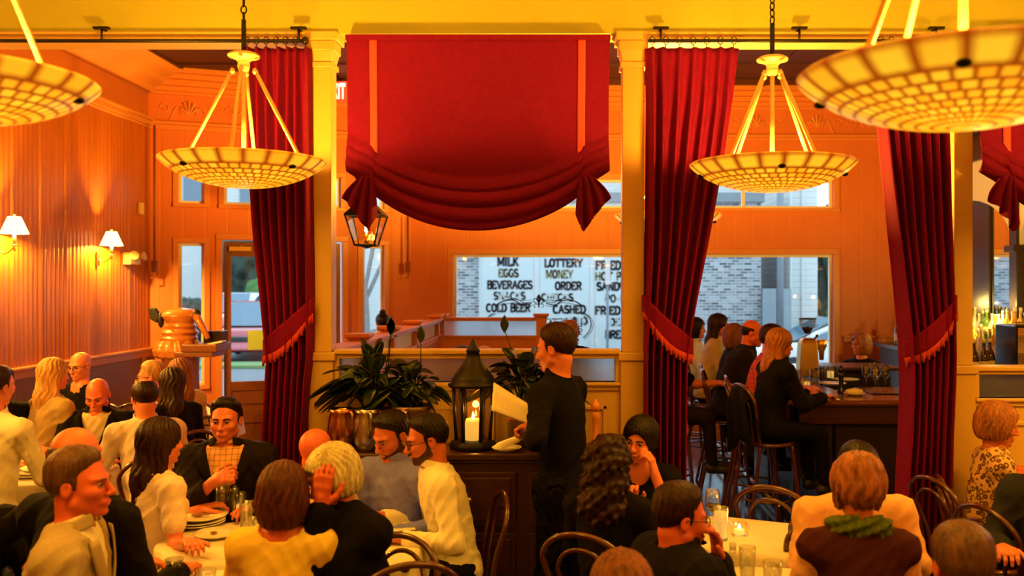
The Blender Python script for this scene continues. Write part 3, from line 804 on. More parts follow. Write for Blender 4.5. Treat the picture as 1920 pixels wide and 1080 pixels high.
dec([(1010, 553), (1007, 560), (1010, 568), (1013, 560), (1010, 553)], 0.018); dec([(1010, 555), (1010, 576)], 0.02); dec([(1004, 570), (1016, 570)], 0.012)
mb.build('window_emblem', M['ink'], win1, fix=False)

# neighbours, fence, pole, plants
g = MB().box((sx_(1427), 23.8, -0.32), (sx_(1452), 23.9, sz_(541))).box((sx_(1454), 23.8, -0.32), (sx_(1480), 23.9, sz_(541))).build('yard_gate', M['gatewood'])
tag(g, 'tall blue grey boarded yard gate beside the brick wall outside', 'gate')
h = empty('siding_house', (sx_(1560), 26, -0.32)); hi = Matrix.Translation(-Vector(h.location))
tag(h, 'white house with horizontal board siding beyond the yard gate', 'house')
MB(hi).box((sx_(1484), 24.2, -0.32), (sx_(1537), 30, 7.2)).build('siding_wall', M['siding'], h)
MB(hi).box((sx_(1478), 24.0, 7.2), (sx_(1543), 30.2, 7.5)).build('roof', M['roof'], h)
MB(hi).box((sx_(1506), 24.14, -0.3), (sx_(1509), 24.2, 7.2)).box((sx_(1484), 24.12, -0.3), (sx_(1488), 24.2, 7.2)).build('corner_board', M['white_wall'], h)
h = empty('back_house', (6, 34, -0.32)); hi = Matrix.Translation(-Vector(h.location))
tag(h, 'tall pale board house rising behind the brick wall', 'house')
MB(hi).box((-1.0, 33, -0.32), (9.5, 40, 8.8)).build('siding_wall', M['siding'], h)
MB(hi).prism([(-1.5, 8.8), (10, 8.8), (4.2, 11)], 32.6, 40.4).build('roof', M['roof'], h)
h = empty('corner_house', (-18, 45, -0.32)); hi = Matrix.Translation(-Vector(h.location))
tag(h, 'white two storey house seen over the entry transoms', 'house')
MB(hi).box((-22.5, 45, -0.32), (-9.5, 52, 9.6)).build('siding_wall', M['siding'], h)
for x in (-21.0, -18.4, -15.6, -12.8): MB(hi).box((x, 44.9, 6.0), (x + 1.2, 45.05, 8.0)).build('window_glass', M['carglass'], h)
MB(hi).prism([(-23, 9.6), (-9, 9.6), (-16, 12.5)], 44.5, 52.5).build('roof', M['roof'], h)
p = Vector((sx_(1139) * 19.5 / 24, 19.5, -0.33))
po = tag(MB(Matrix.Translation(p)).tube([(0, 0, 0), (0, 0, 2.95)], 0.03, 10).build('street_post', M['roof']), 'slim blue grey street post in front of the lettered shop wall', 'post')
MB().box((p.x - 0.055, 19.42, 2.02), (p.x + 0.055, 19.45, 2.95)).build('sign_plate', M['carwhite'], po).matrix_parent_inverse = Matrix.Identity(4)
p2_ = Vector((sx_(1463) * 23.2 / 24, 23.2, -0.33))
tag(MB().tube([p2_, p2_ + Vector((0, 0, 6.5))], 0.09, 10).build('utility_pole', M['roof']), 'thick grey utility pole in front of the yard gate', 'pole')
def blob(name, c, r, mat, seed=0, n=26, amp=0.22):
    rs = np.random.default_rng(seed); ph = rs.uniform(0, 6, 9); mb = MB()
    def f(u, v):
        a, b = 2 * pi * u, pi * v
        d = 1 + amp * (sin(3 * a + ph[0]) * sin(4 * b + ph[1]) + 0.6 * sin(9 * a + ph[2]) * sin(8 * b + ph[3]) + 0.5 * sin(17 * a + ph[4]) * sin(13 * b + ph[5])) * sin(b)
        return (c[0] + r[0] * d * sin(b) * cos(a), c[1] + r[1] * d * sin(b) * sin(a), c[2] + r[2] * d * cos(b))
    return mb.grid(f, n * 2, n)
o = blob('hedge', (-12.0, 40.2, 1.2), (1.75, 0.8, 1.35), M['hedge'], 3, 40, 0.12).build('hedge', M['hedge'])
tag(o, 'round bright green clipped hedge beyond the parked cars', 'hedge')
t_ = empty('evergreen_tree', (-13.9, 42.6, -0.32)); tag(t_, 'dark evergreen tree behind the green hedge', 'tree')
ti = Matrix.Translation(-Vector(t_.location))
b_ = blob('c', (0, 0, 3.7), (2.1, 1.1, 2.0), None, 5, 46, 0.2).build('crown', M['treeleaf'], t_); MB().tube([(0, 0, 0), (0, 0, 4)], 0.3).build('trunk', M['bark'], t_)
t_ = empty('street_tree', (-4.6, 21.5, -0.32)); tag(t_, 'bare pale trunked street tree seen through the right side light', 'tree')
mb = MB().tube(spline([(0, 0, 0), (0.05, 0, 1.3), (-0.02, 0, 2.4)]), [0.17] * 17)
for a, h_ in ((-0.9, 1.7), (0.8, 1.9), (-0.4, 2.6), (0.5, 2.7), (0.1, 3.0)): mb.tube(spline([(0, 0, 1.7), (a * 0.5, 0.1 * a, 1.7 + h_ * 0.5), (a, 0.2 * a, 1.7 + h_)]), 0.05, 6)
mb.build('trunk', M['bark'], t_)
o = blob('shrub', (-12.45, 31, 0.70), (0.62, 0.5, 0.85), None, 8, 30, 0.25).build('shrub', M['treeleaf']); tag(o, 'low dark shrub seen through the left side light', 'shrub')
o = blob('shrub', (7.95, 26.0, 1.9), (0.55, 0.6, 2.4), None, 9, 30, 0.25).build('shrub', M['treeleaf']); tag(o, 'leafy bush at the right edge of the bar window', 'shrub')

def car(name, label, loc, rz, mat, suv=False, cat='car'):
    r = empty(name, loc, rz); tag(r, label, cat)
    W = 0.92; hb = 0.95 if not suv else 1.02; ht = 1.46 if not suv else 1.78
    lower = [(-2.25, 0.35), (-2.28, 0.62), (-2.1, hb - 0.08), (-1.2, hb), (1.25, hb), (2.1, hb - 0.12 if not suv else hb - 0.04), (2.3, 0.62), (2.28, 0.32)]
    def loft(poly, w, dom=0.08):
        m_ = MB(); st = [(-w, 0.9), (-w * 0.96, 0.985), (-w * 0.6, 1.0), (0, 1.003), (w * 0.6, 1.0), (w * 0.96, 0.985), (w, 0.9)]
        cx = sum(p[0] for p in poly) / len(poly); cz = sum(p[1] for p in poly) / len(poly); n = len(poly)
        vs = [(cx + (p[0] - cx) * k, y, cz + (p[1] - cz) * k) for y, k in st for p in poly]
        fs = [(i * n + j, i * n + (j + 1) % n, (i + 1) * n + (j + 1) % n, (i + 1) * n + j) for i in range(len(st) - 1) for j in range(n)]
        fs += [tuple(range(n)), tuple(range((len(st) - 1) * n, len(st) * n))]
        return m_.add(vs, fs, True)
    def sm(poly): return [(p.x, p.y) for p in spline([(a, b, 0) for a, b in poly], 4, True)]
    loft(sm(lower), W).build('body', mat, r)
    cab = [(-1.95 if suv else -1.75, hb - 0.03), (-1.75 if suv else -1.1, ht - 0.06), (-0.6, ht), (0.25, ht - 0.03), (1.15, hb - 0.03)]
    loft(sm(cab), W * 0.86).build('roof', mat, r)
    gl = [(-1.5 if suv else -1.35, hb + 0.03), (-1.35 if suv else -0.98, ht - 0.14), (-0.5, ht - 0.10), (0.2, ht - 0.13), (0.95, hb + 0.03)]
    m_ = MB().prism(sm(gl), -W * 0.885, W * 0.885); m_.build('side_window', M['carglass'], r)
    # windscreen
    x0, z0, x1, z1 = 1.40, hb + 0.03, 0.50, ht - 0.02
    MB().add([(x0, -W * 0.76, z0 + 0.02), (x0, W * 0.76, z0 + 0.02), (x1, W * 0.66, z1 + 0.02), (x1, -W * 0.66, z1 + 0.02), (x0 - .06, -W * 0.76, z0), (x0 - .06, W * 0.76, z0), (x1 - .06, W * 0.66, z1), (x1 - .06, -W * 0.66, z1)],
             [(0, 1, 2, 3), (4, 7, 6, 5), (0, 4, 5, 1), (1, 5, 6, 2), (2, 6, 7, 3), (3, 7, 4, 0)]).build('windscreen', M['carglass'], r)
    for x in (-1.4, 1.42):
        for s in (-1, 1):
            Mx = Matrix.Translation((x, s * (W - 0.08), 0.33)) @ Matrix.Rotation(pi / 2, 4, 'X')
            w_ = MB(Mx).lathe([(0.0, -0.1), (0.26, -0.1), (0.33, -0.08), (0.335, 0), (0.33, 0.08), (0.26, 0.1), (0, 0.1)], n=24).build('wheel', M['tyre'], r)
            MB(Mx).lathe([(0.0, -0.115), (0.2, -0.105), (0.2, 0.105), (0, 0.115)], n=12).build('hub', M['steel'], w_)
    MB().box((2.2, -0.48, 0.60), (2.33, 0.48, 0.78)).build('grille', M['gloss_black'], r, bevel=0.03)
    MB().box((2.22, -0.85, 0.30), (2.34, 0.85, 0.46)).build('bumper', M['gloss_black'], r, bevel=0.04)
    for s in (-1, 1): MB().cbox((2.2, s * 0.66, 0.74), (0.14, 0.26, 0.13)).build('headlight', M['steel'], r, bevel=0.03)
    MB().box((2.33, -0.22, 0.44), (2.36, 0.22, 0.56)).build('number_plate', M['carwhite'], r)
    return r
car('parked_car', 'red suv parked nose first beyond the glazed entry door', (-9.75, 29.5, -0.32), -pi / 2 + 0.12, M['carred'], True)
car('parked_car', 'silver car roof behind the red suv through the door', (-12.6, 36.2, -0.1), -pi / 2, M['carwhite'], True)
car('parked_car', 'white car passing the bar window right of the brick wall', ((1590 - VPX) * 19.8 / FPX, 19.8, -0.15), pi, M['carwhite'])
car('parked_car', 'white car roof in front of the grocery words', (-1.3, 21.6, -0.33), 0.0, M['carwhite'])
# ================================================================ chandeliers
def chandelier(name, label, c, R=0.40, rot=0.1, top=0.50, power=1.0, lift=-0.05, down=1.0, group='shell bowl chandeliers'):
    """c = centre of the bowl rim"""
    r = empty(name, c, rot); tag(r, label, 'chandelier', group)
    d = R * 0.33
    prof = [(0.001, -d)] + [(R * sin(a) / sin(1.12), -d * (cos(a) - cos(1.12)) / (1 - cos(1.12))) for a in [1.12 * i / 14 for i in range(1, 15)]]
    inner = [(a * 0.985, b + 0.012) for a, b in reversed(prof)]
    b = MB().lathe(prof + [(R * 1.004, 0.006)] + inner, n=56).build('shell_bowl', M['bowl'], r)
    for i in range(4):
        a = pi / 2 * i + 0.9
        rr = R * 0.86; MB().ball((rr * cos(a), rr * sin(a), -d * 0.36), 0.018, 6, (1, 1, 0.6)).build('finial', M['iron'], r)
    for i in range(4):
        a = pi / 2 * i
        MB().tube([(R * 0.76 * cos(a), R * 0.76 * sin(a), -d * 0.30), (0.05 * cos(a), 0.05 * sin(a), top - 0.03)], 0.0095, 8).ball((0.055 * cos(a), 0.055 * sin(a), top - 0.045), 0.014, 6).build('rod', M['ivory'], r)
    MB().tube([(0, 0, -d + 0.02), (0, 0, top)], 0.011, 8).build('stem', M['ivory'], r)
    MB().lathe([(0.0, -0.05), (0.022, -0.045), (0.03, -0.02), (0.028, 0.0), (0.045, 0.018), (0.075, 0.025), (0.078, 0.035), (0.06, 0.045), (0.012, 0.05), (0, 0.05)], (0, 0, top), 24).build('canopy', M['ivory'], r)
    ch = MB(); z = top + 0.05; zc = ZC - c[2]
    ch.tube([(0, 0, z), (0, 0, z + 0.16)], 0.012, 8); z += 0.155; i = 0
    while z < zc - 0.03:
        L = 0.042; w = 0.013
        pts = [(w * cos(t), L / 2 * sin(t)) for t in [2 * pi * q / 12 for q in range(12)]]
        ch.tube([((a, 0, z + L / 2 + b_) if i % 2 else (0, a, z + L / 2 + b_)) for a, b_ in pts], 0.0038, 5, closed=True); z += L - 0.008; i += 1
    ch.lathe([(0.07, 0), (0.06, -0.03), (0.015, -0.05), (0, -0.05)], (0, 0, zc), 16)
    ch.build('chain', M['iron'], r)
    for i in range(3):
        a = 2 * pi * i / 3 + 0.5
        MB().ball((0.13 * cos(a), 0.13 * sin(a), -d * 0.35), 0.03, 8, (1, 1, 1.3)).build('bulb', M['flame'], r)
    lamp('chandelier_light', (0, 0, lift), P_CHAND * power, 0.06, WARM, r)
    down_lamp('shell_glow', (0, 0, -d - 0.015), P_DOWN * down, R * 1.5, r)      # the light the shell passes downward
    return r
chandelier('chandelier', 'lit shell bowl chandelier hanging before the left red drape', at(457, 303, 380), 0.397, 0.12, 0.49, 1.05, -0.07)
chandelier('chandelier', 'lit shell bowl chandelier hanging in front of the bar window', at(1448, 310, 380), 0.404, 0.56, 0.49, 1.05, -0.07)
chandelier('chandelier', 'biggest and nearest lit shell bowl chandelier, top right corner of the photo', at(1806, 140, 745), 0.405, 0.25, 0.62, 0.9, -0.05, 0.75)
chandelier('chandelier', 'blurred shell bowl chandelier cut by the left edge of the photo', at(-82, 150, 640), 0.38, 0.9, 0.56, 0.9)
chandelier('chandelier', 'lit shell bowl chandelier half hidden behind the column and drape by the bar', at(1252, 405, 250), 0.40, 0.5, 0.50, 7.5, 0.03, 0.8)
# unseen chandeliers added as fill light for the front room and dining room
chandelier('chandelier', 'added shell bowl fill chandelier over the booth, hidden by the raised red shade', (-1.1, 8.9, 2.85), 0.40, 0.3, 0.50, 2.6, 0.03, 0.5)
chandelier('chandelier', 'added unseen shell bowl fill chandelier over the aisle behind the camera', (-2.6, -0.6, 2.6), 0.40, 0.3, 0.50, 1.1, -0.05, 1.2)
chandelier('chandelier', 'added unseen shell bowl fill chandelier over the far right dining tables', (3.4, -0.4, 2.6), 0.40, 0.7, 0.50, 1.1, -0.05, 1.2)
chandelier('chandelier', 'added unseen shell bowl fill chandelier over the left tables, outside the frame', (-3.9, 4.6, 2.7), 0.40, 0.7, 0.50, 0.12)

chandelier('chandelier', 'lit shell bowl chandelier over the right tables, outside the frame', (3.45, 4.3, 2.5), 0.40, 0.4, 0.50, 1.0, -0.05, 3.0)

# ================================================================ wall sconces
def sconce(label, px, py, power=1.0):
    s = (VPX - px) / -(XL + 0.02)
    p = at(px, py, s)                       # bracket on the wall
    r = empty('wall_sconce', (XL + 0.02, p.y, p.z), 0); tag(r, label, 'wall lamp', 'white shaded sconces on the left wall')
    MB().cbox((0.006, 0, 0.0), (0.016, 0.05, 0.16)).build('back_plate', M['brass'], r, bevel=0.006)
    MB().tube(spline([(0.01, 0, 0.0), (0.05, 0, -0.035), (0.10, 0, -0.02), (0.15, 0, 0.03)]), 0.007).ball((0.15, 0, 0.0), 0.014, 6).lathe([(0.0, 0), (0.028, 0.004), (0.03, 0.012), (0.012, 0.018), (0.0, 0.018)], (0.15, 0, 0.028), 16).build('arm', M['brass'], r)
    MB().lathe([(0, 0), (0.013, 0), (0.013, 0.10), (0, 0.10)], (0.15, 0, 0.045), 12).build('candle_tube', M['ivory'], r)
    MB().lathe([(0.115, 0), (0.052, 0.15)], (0.15, 0, 0.14), 28).build('lamp_shade', M['shade'], r, solid=0.003)
    MB().ball((0.15, 0, 0.31), 0.012, 6).build('finial', M['brass'], r)
    lamp('sconce_light', (0.15, 0, 0.172), P_SCONCE * power, 0.025, (1.0, 0.50, 0.06), r)
    return r
sconce('white shaded wall sconce nearer the entry, beside the emergency light', 183, 485)
sconce('white shaded wall sconce at the left edge of the photo', -5, 468)
for y in (6.4, 4.7): 
    s = FPX / y; sconce('white shaded wall sconce further along the left wall, %s' % ('before the tables' if y > 5 else 'nearest the viewer'), VPX + XL * s, VPY - 0.33 * s)

s = 176.0
p = at(240, 485, (VPX - 240) / 4.9)
e = empty('emergency_light', (XL + 0.02, p.y, p.z)); tag(e, 'cream twin head emergency light on the wall beside the sconce', 'emergency light')
MB().cbox((0.045, 0, 0), (0.09, 0.26, 0.14)).build('housing', M['ivory'], e, bevel=0.012)
for sg, yy in ((-1, -0.1), (1, 0.12)):
    MB(Matrix.Translation((0.11, yy, 0.03)) @ Matrix.Rotation(sg * 0.5 - 0.4, 4, 'Z') @ Matrix.Rotation(1.35, 4, 'Y')).lathe([(0, -0.05), (0.035, -0.04), (0.055, 0.03), (0.05, 0.035), (0, 0.03)], n=16).build('lamp_head', M['ivory'], e)
p = at(262, 391, (VPX - 262) / 4.9)
tag(MB().cbox((XL + 0.035, p.y, p.z), (0.04, 0.09, 0.14)).build('wall_sensor', M['ivory'], bevel=0.008), 'small cream wall sensor box above the emergency light', 'sensor')

# exit sign hung from the front room ceiling
p = at(632, 172, 150)
ex = empty('exit_sign', (p.x, p.y, p.z)); tag(ex, 'illuminated red exit sign with white letters peeking past the left column', 'sign')
M['exit_red'] = glow('exit_sign_red', (0.85, 0.07, 0.02), 0.7); M['exit_white'] = glow('exit_sign_letters', (1.0, 0.82, 0.70), 1.0)
MB().cbox((0, 0, 0), (0.29, 0.06, 0.25)).build('sign_face', M['exit_red'], ex, bevel=0.01)
lettering('EXIT', -0.108, 0.108, -0.092, 0.092, -0.031, M['exit_white'], ex, 1.5, 0.004, serif=False)
MB().tube([(0, 0, 0.12), (0, 0, ZC - p.z)], 0.012).build('stem', M['iron'], ex)

# hanging gas lantern behind the shade's left tail
p = at(687, 430, 215)
g = empty('hanging_lantern', (p.x, p.y, p.z)); tag(g, 'tapered glass gas style lantern hanging behind the shade left tail', 'lantern')
Fm = MB()
hw0, hw1, z0, z1 = 0.085, 0.155, -0.14, 0.12
for sx in (-1, 1):
    for sy in (-1, 1): Fm.tube([(sx * hw0, sy * hw0, z0), (sx * hw1, sy * hw1, z1)], 0.008, 6)
for z, w in ((z0, hw0), (z1, hw1)):
    for a, b in (((-w, -w), (w, -w)), ((w, -w), (w, w)), ((w, w), (-w, w)), ((-w, w), (-w, -w))): Fm.tube([(a[0], a[1], z), (b[0], b[1], z)], 0.008, 6)
Fm.frustum(z1, z1 + 0.13, hw1 + 0.01, 0.05).lathe([(0.05, 0), (0.03, 0.05), (0.012, 0.07), (0, 0.07)], (0, 0, z1 + 0.13), 12).lathe([(0.085, 0), (0.03, -0.02), (0, -0.03)], (0, 0, z0), 12)
Fm.build('frame', M['iron'], g)
MB().tube(spline([(0, 0, z1 + 0.18), (-0.10, 0, z1 + 0.36), (-0.12, 0, z1 + 0.6), (-0.02, 0, z1 + 0.8), (0, 0, ZC - p.z)]), 0.01).build('hanger', M['iron'], g)
MB().add([(sx * w, sy * w, z) for z, w in ((z0, hw0 - 0.004), (z1, hw1 - 0.004)) for sx, sy in ((-1, -1), (1, -1), (1, 1), (-1, 1))], [(0, 1, 5, 4), (1, 2, 6, 5), (2, 3, 7, 6), (3, 0, 4, 7)]).build('glass', M['amber_glass'], g)
MB().tube([(0, 0, z0), (0, 0, z0 + 0.1)], 0.02).build('burner', M['brass'], g)
MB().lathe([(0, 0), (0.018, 0.03), (0.012, 0.07), (0, 0.11)], (0, 0, z0 + 0.1), 10).build('flame', M['flame'], g)
lamp('lantern_light', (0, 0, 0.0), 5, 0.03, WARM, g)

# ================================================================ rods, drapes, raised shades
SP = FPX / 5.42
def rod(label, x0, x1, brackets, y=5.34, z=3.44):
    r = empty('curtain_rod', (x0, y, z)); tag(r, label, 'curtain rod', 'iron curtain rods')
    MB().tube([(0, 0, 0), (x1 - x0, 0, 0)], 0.011, 8).ball((x1 - x0, 0, 0), 0.022, 6).build('pole', M['iron'], r)
    for bx in brackets: MB().tube([(bx - x0, 0, 0), (bx - x0, 0, 0.07)], 0.007, 6).tube([(bx - x0, 0, 0.07), (bx - x0, 0.06, 0.075)], 0.007, 6).cbox((bx - x0, 0.0, 0.075), (0.09, 0.03, 0.012)).build('bracket', M['iron'], r)
    return r
rod('iron curtain rod across the opening left of the left column', XL + 0.05, -1.47, [(203 - VPX) / SP, (567 - VPX) / SP])
rod('iron curtain rod across the opening before the bar', 0.55, 2.38, [(1236 - VPX) / SP, (1492 - VPX) / SP, (1745 - VPX) / SP])

def interp(tab, z):
    """tab: list (py,left,right) -> world (xl,xr) at height z, on the drapes' plane"""
    py = VPY + (EYE - z) * SP
    ps = [t[0] for t in tab]
    l = float(np.interp(py, ps, [t[1] for t in tab])); r = float(np.interp(py, ps, [t[2] for t in tab]))
    return (l - VPX) / SP, (r - VPX) / SP
def drape(label, tab, ztop, band, nf, seed, yc=5.36):
    rs = np.random.default_rng(seed); ph = rs.uniform(-0.6, 0.6, nf + 1); am = rs.uniform(0.65, 1.2, nf + 1)
    r = empty('red_drape', ((tab[0][1] + tab[0][2]) / 2 / SP - VPX / SP, yc, 0)); tag(r, label, 'curtain', 'tied back red velvet drapes')
    inv = Matrix.Translation(-Vector(r.location))
    zg = EYE - (band['zc'] - VPY) / SP
    def fn(u, v):
        z = ztop * (1 - v); xl, xr = interp(tab, z); w = xr - xl
        uu = u + 0.012 * sin(2 * pi * nf * u + ph[int(u * nf) % nf]) + 0.006 * sin(z * 3 + ph[0] * 4 + 9 * u)
        k = u * nf; i = int(min(k, nf - 1e-6)); a = am[i] * (1 - (k - i)) + am[min(i + 1, nf)] * (k - i)
        dep = min(0.085, 0.048 / max(w / 0.5, 0.35)) * a
        pin = math.exp(-((z - zg) / 0.28) ** 2)
        c = cos(2 * pi * (k + 0.25 * ph[i] * (1 - v) + 0.06 * sin(2.2 * z + i)))
        y = yc + dep * (0.25 + 0.75 * min(1, v * 5 + 0.3)) * math.copysign(abs(c) ** 0.75, c) - 0.02 * pin * sin(pi * u)
        return (xl + uu * w, y, z)
    MB(inv).grid(fn, nf * 14, 90).build('cloth', M['drape'], r, solid=0.006)
    # tie band with its fringe
    (ax, ay), (bx, by), hgt = band['a'], band['b'], band['h']
    A = Vector(((ax - VPX) / SP, 0, EYE - (ay - VPY) / SP)); B = Vector(((bx - VPX) / SP, 0, EYE - (by - VPY) / SP))
    def bandfn(u, v):
        p = A.lerp(B, u); sag = -0.035 * sin(pi * u)
        bulge = sin(pi * min(1, max(0, u))) ** 0.5
        hh = hgt * (0.75 + 0.35 * sin(pi * u))
        return (p.x, yc - 0.075 * bulge - 0.01, p.z + sag + hh * (0.5 - v))
    tb = MB(inv).grid(bandfn, 30, 6).build('tieback', M['drape'], r, solid=0.014)
    fr = MB(inv)
    for i in range(46):
        u = (i + 0.5) / 46; p = Vector(bandfn(u, 1.0)); L = 0.030 + 0.022 * (1 if i % 4 == 0 else 0.3) + rs.uniform(-.004, .004)
        fr.tube([p + Vector((0, -0.008, 0.006)), p + Vector((rs.uniform(-.004, .004), -0.010, -L))], [0.006, 0.008 if i % 4 == 0 else 0.005], 5)
    fr.build('fringe', M['fringe'], tb)
    rg = MB(inv); xl, xr = interp(tab, ztop)
    for i in range(nf):
        x = xl + (xr - xl) * (i + 0.5) / nf
        rg.tube([(x + 0.017 * cos(a), 5.34, 3.44 + 0.002 + 0.021 * sin(a)) for a in [2 * pi * q / 12 for q in range(12)]], 0.003, 5, closed=True).tube([(x, 5.34, 3.42), (x, yc, ztop - 0.01)], 0.003, 5)
    rg.build('curtain_ring', M['iron'], r)
    return r
drape('tied back red velvet drape at the left column, swept to the right',
      [(92, 462, 588), (200, 466, 588), (330, 470, 588), (450, 480, 589), (560, 495, 591), (640, 504, 592), (670, 508, 591), (720, 505, 586), (800, 500, 581), (870, 498, 578), (1170, 495, 574)],
      3.405, dict(zc=625, a=(594, 572), b=(502, 652), h=0.13), 7, 11)
drape('tied back red velvet drape swept left beside the waiter',
      [(92, 1208, 1384), (200, 1210, 1372), (300, 1210, 1356), (400, 1210, 1338), (500, 1209, 1319), (600, 1205, 1300), (660, 1203, 1290), (720, 1203, 1289), (800, 1203, 1288), (920, 1205, 1286), (1170, 1206, 1284)],
      3.405, dict(zc=620, a=(1203, 568), b=(1295, 650), h=0.13), 7, 12)
drape('tied back red velvet drape right of the bar, swept to the right column',
      [(92, 1632, 1772), (200, 1640, 1773), (300, 1650, 1775), (400, 1661, 1776), (500, 1672, 1778), (600, 1683, 1780), (660, 1688, 1780), (720, 1690, 1778), (800, 1688, 1775), (900, 1682, 1773), (970, 1678, 1772), (1170, 1676, 1772)],
      3.405, dict(zc=625, a=(1783, 568), b=(1685, 655), h=0.13), 7, 13)

def raised_shade(label, pxl, pxr, pytop, tails, sagpy, taily, seed):
    """roman shade pulled up on two cords: flat field, swagged hem, two gathered tails"""
    yc = 5.33; S = FPX / yc
    X = lambda px: (px - VPX) / S
    Z = lambda py: EYE - (py - VPY) / S
    xl, xr = X(pxl), X(pxr); zt = Z(pytop); W = xr - xl
    c1, c2 = (X(tails[0]) - xl) / W, (X(tails[1]) - xl) / W
    r = empty('raised_shade', ((xl + xr) / 2, yc, zt)); tag(r, label, 'window shade', 'raised red velvet shades')
    inv = Matrix.Translation(-Vector(r.location))
    zc = Z(taily); zs = Z(sagpy); Lc = zt - zc
    def base(u):                       # hem height across the shade
        t = (u - c1) / (c2 - c1)
        if 0 <= t <= 1: return zc + 0.03 - (zc + 0.03 - zs) * (1 - (2 * t - 1) ** 2) ** 0.9
        e = (c1 - u) / c1 if u < c1 else (u - c2) / (1 - c2)
        return zc + 0.06 + 0.10 * e
    def fn(u, v):
        t = min(1, max(0, (u - c1) / (c2 - c1))); cen = 1 - (2 * t - 1) ** 2
        zb = base(u); z = zt + (zb - zt) * v
        x = xl + W * (u + 0.012 * sin(pi * v) * (0.5 - u) * v)
        q = max(0.0, (v - 0.72) / 0.28)
        fold = 0.046 * abs(sin(q * 3.4 * pi)) ** 0.7 * min(1, q * 3) * (0.45 + 0.55 * cen)
        bulge = 0.10 * q ** 0.8 * (0.3 + 0.7 * cen)
        near = math.exp(-((u - c1) / 0.035) ** 2) + math.exp(-((u - c2) / 0.035) ** 2)
        pucker = 0.02 * near * sin(60 * u) * max(0, (v - 0.75) * 4)
        drag = 0.014 * v * (math.exp(-((u - c1 - (1 - v) * 0.30) / 0.05) ** 2) + math.exp(-((u - c2 + (1 - v) * 0.30) / 0.05) ** 2)) * (1 if v > 0.3 else v / 0.3)
        back = 0.05 * max(0, (v - 0.97) / 0.03)
        return (x, yc - fold - bulge - pucker - drag + 0.008 * sin(7 * u + seed) * v + back, z)
    MB(inv).grid(fn, 110, 110).build('cloth', M['velvet'], r, solid=0.007)
    wS = 14 / S / W
    for c in (c1, c2):
        def sf(a, b, c=c):
            u = c - wS / 2 + wS * a; v = 0.01 + 0.715 * b; p = fn(u, v); return (p[0], p[1] - 0.008, p[2])
        MB(inv).grid(sf, 4, 60).build('ribbon', M['stripe'], r, solid=0.003)
    for c, dx in ((c1, -1), (c2, 1)):
        x0 = xl + W * c
        xe = xl if dx < 0 else xr            # outer edge of the shade
        zo, ztip, zi, zup = zc - 0.01, zc - 0.20, zc - 0.10, zc + 0.12
        def tail(u, v, x0=x0, dx=dx, xe=xe):   # pleated wedge gathered under each cord
            xa = xe + (x0 - xe) * 1.22 * u
            zb = zo + (ztip - zo) * (u / 0.78) ** 1.2 if u < 0.78 else ztip + (zi - ztip) * ((u - 0.78) / 0.22) ** 1.4
            x = xa + (x0 - xa) * 0.62 * (1 - v) ** 1.5
            ple = cos(u * 21 + 0.6) * 0.030 * (0.25 + 0.75 * v)
            return (x, yc - 0.070 - 0.03 * sin(pi * u) - ple - 0.02 * v, zup + (zb - zup) * v)
        MB(inv).grid(tail, 70, 24).build('gathered_tail', M['velvet'], r, solid=0.008)
    MB(inv).box((xl - 0.005, yc - 0.015, zt - 0.01), (xr + 0.005, yc + 0.05, zt + 0.02)).build('head_board', M['velvet'], r)
    return r
raised_shade('wide raised red velvet shade between the two left columns', 650, 1143, 72, (700, 1091), 434, 372, 0.3)
raised_shade('raised red velvet shade right of the right column, cut by the photo edge', 1836, 2330, 65, (1886, 2280), 434, 372, 1.7)

# ================================================================ carved figure on the host stand
p = at(372, 640, 175)
st = empty('carved_host_stand', (p.x, p.y, 0)); tag(st, 'glossy orange carved wooden torso figure used as host stand by the entry', 'statue')
k = 1 / 175.0
def prof(pairs): return [(r * k, EYE - (py - VPY) * k) for py, r in pairs]
def lump(profile, cx0, lean, mat, name, nn=60, folds=None):
    m_ = MB()
    def f(u, v):
        i = v * (len(profile) - 1); a = int(min(i, len(profile) - 2)); t = i - a
        r_ = profile[a][0] * (1 - t) + profile[a + 1][0] * t; z = profile[a][1] * (1 - t) + profile[a + 1][1] * t
        th = 2 * pi * u
        d = 1 + (folds(th, z) if folds else 0)
        return (cx0 + lean * (z - profile[0][1]) + r_ * d * cos(th), 0.85 * r_ * d * sin(th), z)
    return m_.grid(f, 64, nn).build(name, mat, st)
px0 = (337 - 372) * k
lump(prof([(890, 42), (880, 40), (800, 36), (700, 33), (668, 34)]), px0 + 0.01, 0, M['doorwood'], 'pedestal')
lump(prof([(672, 32), (668, 39), (657, 42), (646, 39), (637, 34)]), px0 - 0.02, 0, M['statue'], 'skirt_roll', 30, lambda t, z: 0.07 * sin(11 * t + 6 * z) + 0.04 * sin(17 * t + 20 * z))
lump(prof([(640, 31), (634, 33), (629, 28), (623, 32), (617, 27), (611, 30), (605, 26), (600, 29), (592, 33), (586, 31), (580, 22), (577, 2)]), px0 - 0.005, 0.05, M['statue'], 'torso', 70, lambda t, z: 0.06 * sin(2 * t + z * 30) + 0.10 * max(0, cos(t)) * (1 if z > 1.60 else 0.3))
MB().tube(spline([(px0 + 0.17, -0.02, EYE - (588 - VPY) * k), (px0 + 0.24, -0.08, EYE - (602 - VPY) * k), (px0 + 0.31, -0.1, EYE - (622 - VPY) * k), (px0 + 0.34, -0.1, EYE - (634 - VPY) * k)]), [0.045 - 0.0008 * i for i in range(25)], 12).build('arm', M['statue'], st)
MB().ball((px0 + 0.19, -0.03, EYE - (588 - VPY) * k), 0.05, 8).ball((px0 - 0.2, 0, EYE - (600 - VPY) * k), 0.045, 8, (0.7, 1, 1.9)).build('dark_bow', M['black'], st)
